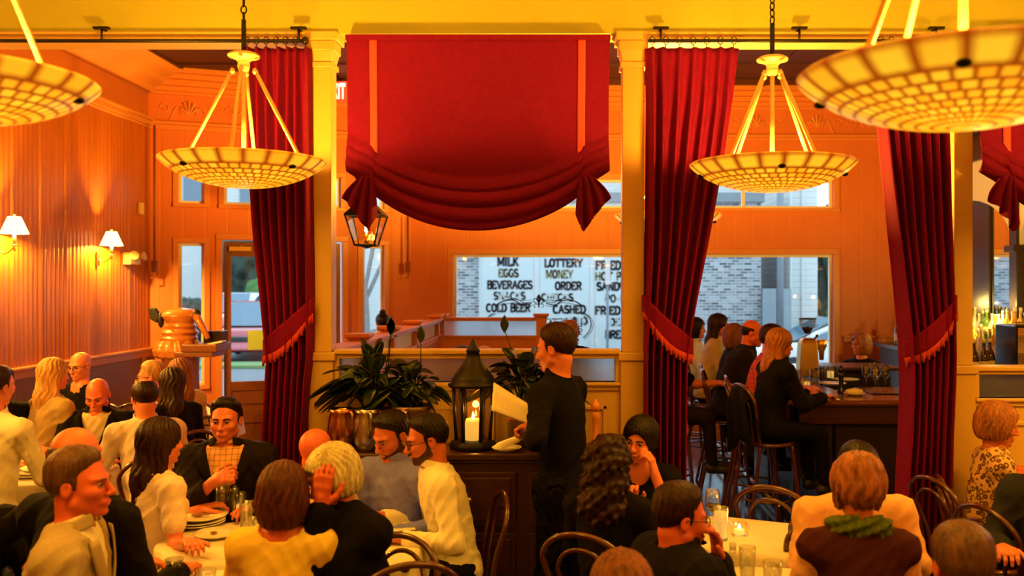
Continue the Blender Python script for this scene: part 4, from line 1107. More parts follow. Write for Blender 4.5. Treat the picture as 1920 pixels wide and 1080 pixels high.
MB().prism([(px0 - 0.33, EYE - (576 - VPY) * k), (px0 - 0.25, EYE - (578 - VPY) * k), (px0 - 0.2, EYE - (592 - VPY) * k), (px0 - 0.24, EYE - (606 - VPY) * k), (px0 - 0.31, EYE - (598 - VPY) * k)], -0.03, 0.03).build('dark_wing', M['black'], st, bevel=0.015)
zt_ = EYE - (643 - VPY) * k
MB().box((px0 + 0.10, -0.22, zt_ - 0.085), (px0 + 0.48, 0.2, zt_)).box((px0 + 0.02, -0.2, zt_ - 0.14), (px0 + 0.43, 0.18, zt_ - 0.08)).build('shelf', M['doorwood'], st, bevel=0.015)
b = tag(MB().box((p.x + px0 + 0.27, p.y - 0.05, zt_ + 0.001), (p.x + px0 + 0.47, p.y + 0.14, zt_ + 0.13)).build('card_box', M['gloss_black'], bevel=0.006), 'small black box on the ledge of the carved host stand', 'box')
b = tag(MB(Matrix.Translation((p.x + px0 + 0.45, p.y - 0.14, zt_ + 0.012)) @ Matrix.Rotation(-0.2, 4, 'Y')).cbox((0, 0, 0), (0.16, 0.12, 0.02)).build('menu_folder', M['paper'], bevel=0.003), 'pale folded menu sticking out from the host stand ledge', 'menu')

# ================================================================ sideboard and what stands on it
SBX0, SBX1, SBY0, SBY1, SBZ = -1.34, 0.40, 5.06, 5.40, 1.065
sb = empty('sideboard', ((SBX0 + SBX1) / 2, (SBY0 + SBY1) / 2, 0)); tag(sb, 'long dark wooden sideboard with drawers in front of the partition', 'sideboard')
si = Matrix.Translation(-Vector(sb.location))
MB(si).box((SBX0 - 0.03, SBY0 - 0.03, SBZ - 0.04), (SBX1 + 0.03, SBY1, SBZ)).box((SBX0 - 0.015, SBY0 - 0.015, SBZ - 0.06), (SBX1 + 0.015, SBY1, SBZ - 0.04)).build('top', M['darkwood'], sb, bevel=0.008)
MB(si).box((SBX0, SBY0, 0.06), (SBX1, SBY1, SBZ - 0.06)).box((SBX0 - 0.01, SBY0 - 0.01, 0), (SBX1 + 0.01, SBY1, 0.09)).build('carcass', M['darkwood'], sb, bevel=0.006)
nw = 3; w = (SBX1 - SBX0) / nw
for i in range(nw):
    a, b = SBX0 + i * w + 0.035, SBX0 + (i + 1) * w - 0.035
    for z0, z1 in ((0.66, 0.96), (0.38, 0.62), (0.12, 0.34)):
        d = MB(si).box((a, SBY0 - 0.018, z0), (b, SBY0, z1)).box((a + 0.03, SBY0 - 0.026, z0 + 0.03), (b - 0.03, SBY0 - 0.018, z1 - 0.03)).build('drawer', M['darkwood'], sb, bevel=0.006)
        MB(si).ball(((a + b) / 2, SBY0 - 0.04, (z0 + z1) / 2), 0.016, 6).build('knob', M['brass'], d)

def leafplant(label, c, n, spread, height, seed, potr, poth, sticks=2):
    r = empty('potted_plant', c); tag(r, label, 'plant', 'peace lilies on the sideboard')
    rs = np.random.default_rng(seed)
    MB().lathe([(0, 0), (potr * 0.85, 0), (potr * 0.95, poth * 0.3), (potr, poth * 0.85), (potr * 1.06, poth * 0.9), (potr * 1.06, poth), (potr * 0.96, poth), (potr * 0.92, poth * 0.88), (0, poth * 0.86)], n=28).build('pot', M['pot'], r)
    fol = MB(); stm = MB()
    for i in range(n):
        a = rs.uniform(0, 2 * pi); el = rs.uniform(0.0, 1.0) ** 1.2; L = rs.uniform(0.6, 1.0)
        d = Vector((cos(a) * spread * (1 - el * 0.75), sin(a) * spread * 0.30 * (1 - el * 0.75), 0))
        base = Vector((rs.uniform(-.03, .03), rs.uniform(-.03, .03), poth * 0.88))
        mid = base + d * 0.5 * L + Vector((0, 0, height * (0.35 + 0.45 * el) * L))
        tip = base + d * 1.25 * L + Vector((0, 0, height * (0.25 + 0.85 * el) * L - (1 - el) * 0.09))
        pts = spline([base, mid, tip], 8); m0 = int(len(pts) * 0.45)
        stm.tube(pts[:m0 + 1], 0.0035, 5)
        lp = pts[m0:]; wd = rs.uniform(0.034, 0.060); side = (tip - base).cross(Vector((0, 0, 1)))
        side = (side.normalized() if side.length > 1e-4 else Vector((1, 0, 0)))
        side = (side + Vector((rs.uniform(-.7, .7), rs.uniform(-.7, .7), rs.uniform(-.4, .4)))).normalized()
        def lf(u, v, lp=lp, wd=wd, side=side):
            i = u * (len(lp) - 1); a_ = int(min(i, len(lp) - 2)); q = lp[a_].lerp(lp[a_ + 1], i - a_)
            s_ = (v - 0.5) * 2; ww = wd * sin(pi * min(1, u * 0.97 + 0.02)) ** 0.75 * (1.15 - 0.4 * u)
            return q + side * (s_ * ww) + Vector((0, 0, 0.25 * ww * abs(s_)))
        fol.grid(lf, 9, 4)
    for i in range(sticks):
        a = rs.uniform(-0.4, 0.4); b0 = Vector((0.02 * i, 0, poth * 0.88)); tp = b0 + Vector((a * 0.35, 0.02, height * rs.uniform(1.0, 1.15)))
        stm.tube(spline([b0, b0.lerp(tp, 0.5) + Vector((0.02, 0, 0)), tp]), 0.003, 5)
        fol.grid(lambda u, v, tp=tp: (tp.x + (v - 0.5) * 0.05 * sin(pi * u), tp.y - 0.004, tp.z + 0.11 * u - 0.02), 6, 3)
    fol.build('leaves', M['leaf'], r, fix=False, solid=0.0012); stm.build('stems', M['leaf'], r)
    return r
def onsb(px, y=5.22): return ((px - VPX) * y / FPX, y, SBZ)
leafplant('largest leafy potted plant at the left end of the sideboard', onsb(698, 5.27), 84, 0.36, 0.42, 21, 0.10, 0.22, 2)
leafplant('potted plant in a dark bucket just left of the tall lantern', onsb(772, 5.27), 54, 0.30, 0.36, 22, 0.115, 0.24, 1)
leafplant('leafy potted plant behind the waiter, right of the tall lantern', onsb(985, 5.30), 64, 0.36, 0.42, 23, 0.11, 0.22, 2)
def jug(label, px, y, r0, h, mat, rz):
    r = empty('metal_pitcher', onsb(px, y), rz); tag(r, label, 'pitcher', 'metal pitchers on the sideboard')
    MB().lathe([(0, 0), (r0 * 0.75, 0), (r0 * 0.95, h * 0.2), (r0, h * 0.45), (r0 * 0.9, h * 0.75), (r0 * 0.8, h * 0.9), (r0 * 0.88, h), (r0 * 0.84, h), (r0 * 0.76, h * 0.9), (r0 * 0.9, h * 0.4), (0, h * 0.1)], n=28).build('body', mat, r)
    MB().tube(spline([(0.8 * r0, 0, h * 0.92), (1.5 * r0, 0, h * 0.95), (1.6 * r0, 0, h * 0.6), (0.98 * r0, 0, h * 0.35)]), 0.009, 8).build('handle', mat, r)
    return r
jug('polished copper pitcher at the far left end of the sideboard', 641, 5.16, 0.082, 0.235, M['copper'], -0.9)
jug('steel water pitcher second from the left end of the sideboard', 688, 5.14, 0.080, 0.235, M['steel'], -1.2)
jug('copper pitcher half hidden behind the man in blue', 745, 5.16, 0.080, 0.235, M['copper'], -2.0)

# tall candle lantern
lc = onsb(887, 5.20); L_ = empty('candle_lantern', lc, 0.0); tag(L_, 'tall dark metal lantern with a burning pillar candle on the sideboard', 'lantern')
MB().lathe([(0, 0), (0.135, 0), (0.14, 0.02), (0.125, 0.045), (0.11, 0.05), (0, 0.05)], n=6).build('base', M['iron'], L_, bevel=0.006)
for i in range(6):
    a = pi / 3 * i
    MB().tube([(0.096 * cos(a), 0.096 * sin(a), 0.04), (0.114 * cos(a), 0.114 * sin(a), 0.36)], 0.010, 6).build('post', M['iron'], L_)
    b = a + pi / 3
    MB().add([(0.092 * cos(a), 0.092 * sin(a), 0.05), (0.092 * cos(b), 0.092 * sin(b), 0.05), (0.110 * cos(b), 0.110 * sin(b), 0.36), (0.110 * cos(a), 0.110 * sin(a), 0.36)], [(0, 1, 2, 3)]).build('glass', M['amber_glass'], L_, solid=0.003)
MB().lathe([(0, 0.37), (0.10, 0.365), (0.142, 0.355), (0.146, 0.372), (0.126, 0.382), (0.127, 0.395), (0.116, 0.415), (0.088, 0.450), (0.061, 0.485), (0.044, 0.520), (0.036, 0.552), (0.042, 0.556), (0.036, 0.572), (0.020, 0.598), (0.008, 0.622), (0, 0.63)], n=12).build('roof', M['iron'], L_)
cd_ = MB().lathe([(0, 0.05), (0.045, 0.05), (0.046, 0.15), (0.040, 0.17), (0.03, 0.16), (0, 0.155)], n=20).build('pillar_candle', M['candle'], L_)
MB().lathe([(0, 0.16), (0.008, 0.17), (0.007, 0.19), (0, 0.215)], n=8).build('flame', M['flame'], cd_)
lamp('candle_light', (0, 0, 0.24), 2.2, 0.02, (1.0, 0.5, 0.08), L_)

def pepper_mill(label, c, h, r0, mat):
    P = [(0, 0), (r0, 0), (r0 * 1.02, h * 0.05), (r0 * 0.8, h * 0.12), (r0 * 0.62, h * 0.3), (r0 * 0.6, h * 0.45), (r0 * 0.8, h * 0.58), (r0 * 0.95, h * 0.66), (r0 * 0.7, h * 0.70), (r0 * 0.72, h * 0.73)]
    r = empty('pepper_mill', c); tag(r, label, 'pepper mill')
    MB().lathe(P + [(0, h * 0.73)], n=20).build('body', mat, r)
    MB().lathe([(0, h * 0.735), (r0 * 0.75, h * 0.735), (r0 * 0.95, h * 0.82), (r0 * 0.8, h * 0.92), (r0 * 0.35, h * 0.95), (r0 * 0.38, h * 0.99), (0, h)], n=20).build('head', mat, r)
    return r
pepper_mill('tall amber pepper mill on the sideboard right of the waiter', (onsb(1117, 5.30)[0], 5.30, SBZ), 0.27, 0.03, M['trim'])

def plate(c, r0, label=None, group=None, name='plate'):
    o = MB(Matrix.Translation(c)).lathe([(0, 0), (r0 * 0.6, 0), (r0 * 0.66, 0.006), (r0, 0.02), (r0, 0.024), (r0 * 0.64, 0.012), (0, 0.008)], n=40).build(name, M['china'])
    if label: tag(o, label, 'plate', group)
    return o
def plate_at(px, py, z, r0, label, group=None, name='plate', lift=0.0):
    s = (py - VPY) / (EYE - z); p = at(px, py, s); return plate((p.x, p.y, z + lift), r0, label, group, name)
c = onsb(950, 5.12); plate((c[0], c[1], SBZ), 0.085, 'side plate under the napkin roll on the sideboard edge', 'china plates')
nk = MB(Matrix.Translation((c[0] + 0.005, c[1], SBZ + 0.045)) @ Matrix.Rotation(-0.35, 4, 'Y') @ Matrix.Rotation(0.2, 4, 'Z')).tube([(-0.085, 0, 0), (-0.05, 0, 0), (0.06, 0, 0), (0.085, 0, 0)], [0.012, 0.022, 0.02, 0.01], 12).build('napkin_roll', M['napkin'])
tag(nk, 'rolled white napkin lying on the side plate before the waiter', 'napkin')

# ================================================================ the bar
BX0, BX1, BY0, BY1, BZ = 1.91, 3.15, 7.40, 10.6, 1.06
bar = empty('bar_counter', (2.4, 9, 0)); tag(bar, 'dark wooden bar counter running toward the street window', 'bar')
bi = Matrix.Translation(-Vector(bar.location))
MB(bi).box((BX0, BY0, BZ - 0.05), (BX1, BY0 + 0.75, BZ)).box((BX0, BY0 + 0.75, BZ - 0.05), (BX0 + 0.62, BY1, BZ)).box((BX0 - 0.015, BY0 - 0.015, BZ - 0.038), (BX1, BY0, BZ - 0.012)).build('top', M['barwood'], bar, bevel=0.012)
MB(bi).box((BX0 + 0.04, BY0 + 0.04, BZ - 0.20), (BX1, BY0 + 0.10, BZ - 0.05)).box((BX0 + 0.04, BY0 + 0.04, BZ - 0.20), (BX0 + 0.1, BY1, BZ - 0.05)).build('apron', M['darkwood'], bar, bevel=0.006)
MB(bi).box((BX0 + 0.42, BY0 + 0.12, 0.05), (BX1, BY0 + 0.20, BZ - 0.05)).box((BX0 + 0.30, BY0 + 0.2, 0.05), (BX0 + 0.36, BY1, BZ - 0.05)).build('front_panel', M['blackwood'], bar, bevel=0.006)
for x, y in ((BX0 + 0.08, BY0 + 0.08), (BX0 + 0.08, BY0 + 0.95), (BX0 + 0.08, BY0 + 1.8), (BX0 + 0.08, BY0 + 2.6), (BX0 + 0.36, BY0 + 0.14)):
    MB(bi).box((x - 0.03, y - 0.03, 0), (x + 0.03, y + 0.03, BZ - 0.05)).build('post', M['blackwood'], bar, bevel=0.004)
MB(bi).tube([(BX0 - 0.05, BY0 + 0.1, 0.17), (BX0 - 0.05, BY1 - 0.1, 0.17)], 0.022, 10).tube([(BX0 - 0.05, BY0 + 0.3, 0.17), (BX0 + 0.05, BY0 + 0.3, 0.0)], 0.012, 8).tube([(BX0 - 0.05, BY0 + 2.3, 0.17), (BX0 + 0.05, BY0 + 2.3, 0.0)], 0.012, 8).build('foot_rail', M['steel'], bar)
MB(bi).box((BX0 + 0.0, BY0 + 0.05, 0), (BX0 + 0.42, BY1, 0.06)).build('kick_step', M['blackwood'], bar, bevel=0.01)

def onbar(px, y, z=BZ): return Vector(((px - VPX) * y / FPX, y, z))
# coffee grinder
gc = onbar(1514, 9.35, BZ); G = empty('coffee_grinder', gc); tag(G, 'brass coloured coffee grinder with glass bean hopper on the bar', 'coffee grinder')
MB().frustum(0.0, 0.36, 0.105, 0.082, (0, 0), 0.09, 0.08).frustum(0.36, 0.40, 0.082, 0.05).build('body', M['brass'], G, bevel=0.012)
MB().lathe([(0.028, 0.395), (0.03, 0.44), (0.05, 0.475), (0.085, 0.53), (0.088, 0.59), (0.082, 0.59), (0.08, 0.53), (0.04, 0.475), (0.02, 0.44)], n=24).build('hopper', M['glass'], G)
MB().lathe([(0, 0.44), (0.03, 0.445), (0.05, 0.485), (0.062, 0.505), (0.0, 0.515)], n=20).build('beans', M['black'], G)
MB().lathe([(0, 0.59), (0.09, 0.59), (0.09, 0.603), (0, 0.606)], n=24).build('lid', M['gloss_black'], G)
MB().lathe([(0, 0.17), (0.022, 0.17), (0.03, 0.26), (0.052, 0.31), (0.055, 0.38), (0.05, 0.382), (0, 0.382)], (0.145, 0, 0), 20).box((0.06, -0.03, 0.3), (0.11, 0.03, 0.37)).build('doser', M['brass'], G)
MB().tube([(0.06, 0, 0.37), (0.09, -0.03, 0.42)], 0.01).ball((0.09, -0.03, 0.42), 0.016, 6).build('lever', M['gloss_black'], G)

def bevprof(pr, c, name, mat, parent=None, n=20): return MB(Matrix.Translation(c)).lathe(pr, n=n).build(name, mat, parent)
def tumbler(c, r0, h, label, fill=0.6, fillmat='water', group='drinking glasses', cat='glass', name='drinking_glass'):
    r = empty(name, c); tag(r, label, cat, group)
    MB().lathe([(0, 0), (r0 * 0.86, 0), (r0, h), (r0 * 0.95, h), (r0 * 0.80, 0.012), (0, 0.012)], n=24).build('bowl', M['glass'], r)
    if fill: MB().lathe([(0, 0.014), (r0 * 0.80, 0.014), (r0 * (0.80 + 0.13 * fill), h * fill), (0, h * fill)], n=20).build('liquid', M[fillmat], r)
    return r
def wineglass(c, label, h=0.21, fill=None, group='wine glasses'):
    r = empty('wine_glass', c); tag(r, label, 'wine glass', group)
    b = 0.042
    MB().lathe([(0, 0), (0.034, 0.001), (0.034, 0.004), (0.008, 0.01), (0.004, 0.02), (0.004, h * 0.44), (0.012, h * 0.47), (b * 0.85, h * 0.6), (b, h * 0.72), (b * 0.78, h), (b * 0.74, h), (b * 0.94, h * 0.72), (b * 0.8, h * 0.61), (0.008, h * 0.49), (0, h * 0.485)], n=24).build('glass', M['glass'], r)
    if fill: MB().lathe([(0, h * 0.49), (0.012, h * 0.495), (b * 0.78, h * 0.61), (b * 0.88, h * (0.61 + 0.05)), (0, h * (0.61 + 0.05))], n=20).build('wine', M[fill], r)
    return r
for px, y, lab in ((1624, 8.05, 'leftmost of the four wine glasses on the bar tray'), (1641, 7.90, 'second wine glass from the left on the bar tray'), (1646, 8.2, 'wine glass at the back of the bar tray'), (1660, 7.98, 'rightmost wine glass on the bar tray, held at its stem')):
    wineglass(onbar(px, y, BZ + 0.012), lab, 0.23)
tr = onbar(1655, 8.02)
tag(MB(Matrix.Translation(tr)).box((-0.17, -0.22, 0.001), (0.24, 0.26, 0.010)).build('serving_tray', M['gloss_black'], bevel=0.004), 'flat black tray under the wine glasses on the bar', 'tray')
pepper_mill('black pepper mill on the bar left of the wine glasses', onbar(1577, 7.95), 0.24, 0.032, M['gloss_black'])
tag(MB(Matrix.Translation(onbar(1548, 7.62))).box((-0.14, -0.12, 0.001), (0.09, 0.14, 0.012)).build('menu', M['black'], bevel=0.002), 'black menu board lying on the bar edge', 'menu')
tag(MB(Matrix.Translation(onbar(1553, 7.46))).box((-0.085, -0.045, 0.001), (0.085, 0.045, 0.010)).build('folded_card', M['paper'], bevel=0.002), 'pale folded card at the front edge of the bar', 'card')
plate((onbar(1602, 7.75).x, 7.75, BZ), 0.09, 'small plate of bread on the bar by the pepper mill', 'china plates')
tag(MB(Matrix.Translation(onbar(1602, 7.75, BZ + 0.035))).ball((0, 0, 0), 0.05, 8, (1.5, 1, 0.5)).build('bread_roll', M['napkin']), 'piece of pale bread on the small bar plate', 'bread')
tag(MB(Matrix.Translation(onbar(1505, 7.8, BZ))).ball((0, 0, 0.032), 0.065, 8, (2.0, 1, 0.45)).build('dark_purse', M['gloss_black']), 'dark glossy purse on the bar beside the blonde woman', 'purse')
k_ = 0
for px, y, r0, h, f, mt in ((1497, 8.5, 0.036, 0.15, 0.8, 'water'), (1513, 8.35, 0.03, 0.085, 0.6, 'candle'), (1527, 8.4, 0.045, 0.16, 0.75, 'water'), (1541, 8.9, 0.04, 0.15, 0.5, 'wine'), (1557, 9.1, 0.04, 0.13, 0.6, 'candle'), (1570, 9.2, 0.035, 0.12, 0.5, 'water'), (1528, 8.0, 0.035, 0.09, 0.5, 'wine')):
    labs = ['tall water glass beside the grinder foot', 'little lit candle glass on the bar', 'widest water glass on the bar', 'dark drink glass behind the wide bar glass', 'amber drink at the back of the bar', 'clear glass farthest along the bar', 'short dark drink near the bar front edge']
    tumbler(onbar(px, y), r0, h, labs[k_], f, mt); k_ += 1  # the amber drink takes the glowing wax material, light put into its colour
for px, y, lab in ((1560, 8.55, 'white plate stacked on the bar behind the mill'), (1585, 8.9, 'white plate farther along the bar near the shelf')): plate((onbar(px, y).x, y, BZ), 0.13, lab, 'china plates')
# service ledge behind the bar
sl = empty('service_station', (2.85, 9.5, 0)); tag(sl, 'dark raised service station behind the bar glasses', 'counter')
sli = Matrix.Translation(-Vector(sl.location))
MB(sli).box((2.72, 9.3, 0), (3.45, 9.75, 1.13)).build('body', M['blackwood'], sl, bevel=0.01)
MB(sli).box((2.66, 9.22, 1.13), (3.52, 9.8, 1.165)).build('top', M['darkwood'], sl, bevel=0.008)

# back bar along the right wall: arched mirror, shelf, bottles
bb = empty('back_bar', (4.4, 9.3, 0)); tag(bb, 'dark wooden back bar with arched mirror on the right wall', 'back bar')
bbi = Matrix.Translation(-Vector(bb.location))
MB(bbi).box((4.15, 6.6, 0), (4.72, 11.6, 1.22)).build('cabinet', M['blackwood'], bb, bevel=0.008)
MB(bbi).box((4.08, 6.55, 1.22), (4.74, 11.7, 1.27)).build('counter', M['darkwood'], bb, bevel=0.008)
fr = MB(bbi)
for y in (6.7, 9.05, 11.4): fr.box((4.57, y - 0.075, 1.27), (4.70, y + 0.075, 2.9)).box((4.53, y - 0.10, 2.33), (4.70, y + 0.10, 2.40))
fr.box((4.67, 9.75, 1.27), (4.70, 11.35, 2.95))
fr.box((4.55, 6.6, 3.35), (4.72, 11.7, 3.7)).box((4.48, 6.55, 3.62), (4.74, 11.75, 3.72))
fr.build('frame', M['blackwood'], bb, bevel=0.008)
M['plaster'] = plain('pale_grey_plaster', (0.62, 0.60, 0.62), 0.7, var=0.05)
ar = MB(bbi)
for y0, y1 in ((6.775, 8.975), (9.125, 11.325)):
    ar.box((4.6, y0 - 0.08, 2.40), (4.7, y0, 3.36)); ar.box((4.6, y1, 2.40), (4.7, y1 + 0.08, 3.36)); n = 16; c = (y0 + y1) / 2; w = (y1 - y0) / 2
    for i in range(n):
        a, b = pi * i / n, pi * (i + 1) / n
        ya, yb = c - w * cos(a), c - w * cos(b); za, zb = 2.40 + 0.55 * sin(a), 2.40 + 0.55 * sin(b)
        ar.add([(4.6, ya, za), (4.6, yb, zb), (4.6, yb, 3.36), (4.6, ya, 3.36), (4.7, ya, za), (4.7, yb, zb), (4.7, yb, 3.36), (4.7, ya, 3.36)],
               [(0, 1, 2, 3), (7, 6, 5, 4), (0, 4, 5, 1)])
ar.build('arch', M['plaster'], bb)
MB(bbi).box((4.70, 6.6, 1.27), (4.73, 11.6, 3.36)).build('mirror', M['mirror'], bb)
MB(bbi).box((4.40, 6.8, 1.40), (4.60, 11.4, 1.43)).build('bottle_shelf', M['darkwood'], bb)
BOT = [('green_bottle_glass', (0.10, 0.20, 0.02)), ('amber_liquor', (0.65, 0.30, 0.02)), ('pale_gold_liquor', (0.85, 0.62, 0.16)), ('dark_wine_bottle', (0.02, 0.012, 0.012)), ('clear_spirit', (0.75, 0.72, 0.55))]
for n_, c_ in BOT: M[n_] = plain(n_, c_, 0.08, var=0.1, coat=0.5)
M['label_cream'] = plain('cream_bottle_label', (0.85, 0.76, 0.45), 0.7)
def bottle(mat, label, group):
    r = empty('liquor_bottle', (0, 0, 0)); tag(r, label, 'bottle', group)
    MB().lathe([(0, 0), (0.036, 0), (0.038, 0.01), (0.038, 0.17), (0.03, 0.20), (0.014, 0.23), (0.013, 0.28), (0, 0.28)], n=18).build('body', mat, r)
    MB().lathe([(0.0385, 0.05), (0.0388, 0.055), (0.0388, 0.13), (0.0385, 0.135)], n=18).build('paper_label', M['label_cream'], r)
    MB().lathe([(0.0, 0.28), (0.015, 0.28), (0.015, 0.31), (0.0, 0.312)], n=12).build('cap', M['label_cream'], r)
    return r
BL = {'green_bottle_glass': 'green glass bottle among the lit liquor bottles on the back bar', 'amber_liquor': 'amber liquor bottle among the lit bottles on the back bar', 'pale_gold_liquor': 'pale gold liquor bottle among the lit bottles on the back bar', 'clear_spirit': 'clear spirit bottle among the lit bottles on the back bar'}
kinds = ['pale_gold_liquor', 'amber_liquor', 'clear_spirit', 'green_bottle_glass']; protos = {}
rs = np.random.default_rng(4); i_ = 0
for row, (x, z) in enumerate(((4.20, 1.27), (4.32, 1.27), (4.5, 1.43))):
    for y in np.arange(7.9, 11.2, 0.085):
        kd = kinds[int(rs.integers(0, 4))]
        if kd not in protos: o = protos[kd] = bottle(M[kd], BL[kd], BL[kd].replace('bottle among', 'bottles among'))
        else: o = copy_tree(protos[kd])
        sc_ = rs.uniform(0.85, 1.15); o.location = (x + rs.uniform(-.012, .012), y, z); o.scale = (1, 1, sc_); o.rotation_euler = (0, 0, rs.uniform(0, 6)); i_ += 1
for y_ in (7.9, 9.1, 10.3): lamp('back_bar_light', (-0.02, y_ - 9.3, 1.80), 16, 0.006, (1.0, 0.66, 0.14), bb)
# dark bottles and glossy box on the bar ledge in the right opening
cb = empty('liquor_shelf', (3.52, 7.35, 0)); tag(cb, 'narrow dark counter holding bottles behind the right low partition', 'counter')
MB(Matrix.Translation((-3.52, -7.35, 0))).box((3.2, 7.1, 0), (4.1, 7.65, 1.22)).build('body', M['blackwood'], cb, bevel=0.01)
MB(Matrix.Translation((-3.52, -7.35, 0))).box((3.16, 7.06, 1.22), (4.12, 7.7, 1.26)).build('top', M['darkwood'], cb, bevel=0.008)
for px, y, lab in ((1826, 7.2, 'left dark wine bottle standing behind the right partition rail'), (1845, 7.25, 'middle dark wine bottle behind the right partition rail'), (1856, 7.32, 'dark wine bottle closest to the glossy black box')):
    o = bottle(M['dark_wine_bottle'], lab, 'dark wine bottles behind the right partition'); p = onbar(px, y, 1.26); o.location = p
p = onbar(1918, 7.38, 1.26); gb = empty('glass_front_cooler', p); tag(gb, 'black glossy box with steel top edge behind the right partition', 'cooler')
MB().box((-0.13, -0.15, 0), (0.28, 0.2, 0.42)).build('housing', M['gloss_black'], gb, bevel=0.01)
MB().tube([(-0.14, -0.16, 0.43), (0.28, -0.16, 0.43)], 0.02, 10).build('top_edge', M['steel'], gb)
MB().box((-0.12, -0.156, 0.02), (0.02, -0.151, 0.40)).build('glass_door', M['mirror'], gb)
# ================================================================ bentwood chairs and bar stools
def seat_frame(name, seat_z, back_top, label, cat, group, ring_z, leg_r=0.0135):
    r = empty(name, (0, 0, 0)); tag(r, label, cat, group)
    MB().lathe([(0, 0), (0.185, 0), (0.205, 0.008), (0.208, 0.02), (0.20, 0.032), (0.18, 0.034), (0.17, 0.028), (0, 0.026)], (0, 0, seat_z - 0.034), 32).build('seat', M['bent'], r)
    h = back_top - seat_z
    def hoop(w0, w1, top, y0, ylean, n=9):
        pts = [(-w0, y0, seat_z - 0.03), (-w0 * 1.02, y0 + ylean * 0.25, seat_z + top * 0.35), (-w1, y0 + ylean * 0.6, seat_z + top * 0.68)]
        for i in range(1, 8):
            a = pi - pi * i / 8; pts.append((w1 * cos(a), y0 + ylean * (0.62 + 0.38 * sin(a)), seat_z + top * (0.70 + 0.30 * sin(a))))
        return spline(pts + [(w1, y0 + ylean * 0.6, seat_z + top * 0.68), (w0 * 1.02, y0 + ylean * 0.25, seat_z + top * 0.35), (w0, y0, seat_z - 0.03)], 5)
    MB().tube(hoop(0.165, 0.205, h, 0.15, 0.10), 0.0145, 8).build('back_hoop', M['bent'], r)
    MB().tube(hoop(0.085, 0.125, h * 0.86, 0.165, 0.088), 0.0105, 8).build('inner_hoop', M['bent'], r)
    sp = 0.035 + 0.03 * seat_z
    for x in (-1, 1):
        MB().tube(spline([(x * 0.15, -0.13, seat_z - 0.03), (x * (0.155 + sp * 0.5), -0.14 - sp * 0.4, seat_z * 0.5), (x * (0.155 + sp), -0.14 - sp, 0.0)]), leg_r, 8).build('leg', M['bent'], r)
        MB().tube(spline([(x * 0.16, 0.15, seat_z - 0.02), (x * (0.155 + sp * 0.3), 0.16 + sp * 0.7, seat_z * 0.5), (x * (0.155 + sp * 0.6), 0.17 + sp * 1.9, 0.0)]), leg_r, 8).build('leg', M['bent'], r)
    rr = 0.165 + sp * (1 - ring_z / seat_z)
    MB().tube([(rr * cos(2 * pi * i / 32), rr * sin(2 * pi * i / 32) + 0.01, ring_z) for i in range(32)], 0.010, 8, closed=True).build('leg_ring', M['bent'], r)
    if seat_z > 0.6:
        for x in (-1, 1): MB().tube(spline([(x * 0.17, -0.14, seat_z * 0.66), (x * 0.13, -0.14, seat_z - 0.09), (0.03 * x, -0.14, seat_z - 0.045)]), 0.009, 6).build('corner_brace', M['bent'], r)
    return r
CHAIR = STOOL = None
def place_chair(x, y, yaw, label, stool=False):
    global CHAIR, STOOL
    if stool:
        if STOOL is None: STOOL = o = seat_frame('bar_stool', 0.76, 1.21, label, 'bar stool', 'bentwood bar stools', 0.30, 0.0155)
        else: o = copy_tree(STOOL)
    else:
        if CHAIR is None: CHAIR = o = seat_frame('bentwood_chair', 0.46, 0.92, label, 'chair', 'bentwood dining chairs', 0.24)
        else: o = copy_tree(CHAIR)
    o['label'] = label; o.location = (x, y, 0); o.rotation_euler = (0, 0, radians(yaw))
    return o

# chairs that stand empty or show beside their sitter
for px, s, yaw, lab in ((1484, 374, 205, 'empty bentwood chair nearest the viewer at the candle table, hoops over the white cloth'),
                        (1470, 336, 150, 'empty reddish bentwood chair on the bar side of the candle table'),
                        (1812, 330, 106, 'bentwood chair standing against the drape right of the bar'),
                        (1915, 378, 108, 'bentwood chair beside the woman in the spotted blouse, nearer the viewer'),
                        (238, 212, 10, 'bentwood chair by the wainscot behind the left rear table'),
                        (378, 178, 150, 'bentwood chair drawn up to the empty table by the entry door'),
                        (398, 196, 165, 'bentwood chair nearest the viewer at the empty table by the entry door'),
                        (748, 455, 200, 'bentwood chair with bright hoop edge between white haired woman and menu table')):
    place_chair((px - VPX) / s, FPX / s, yaw, lab)

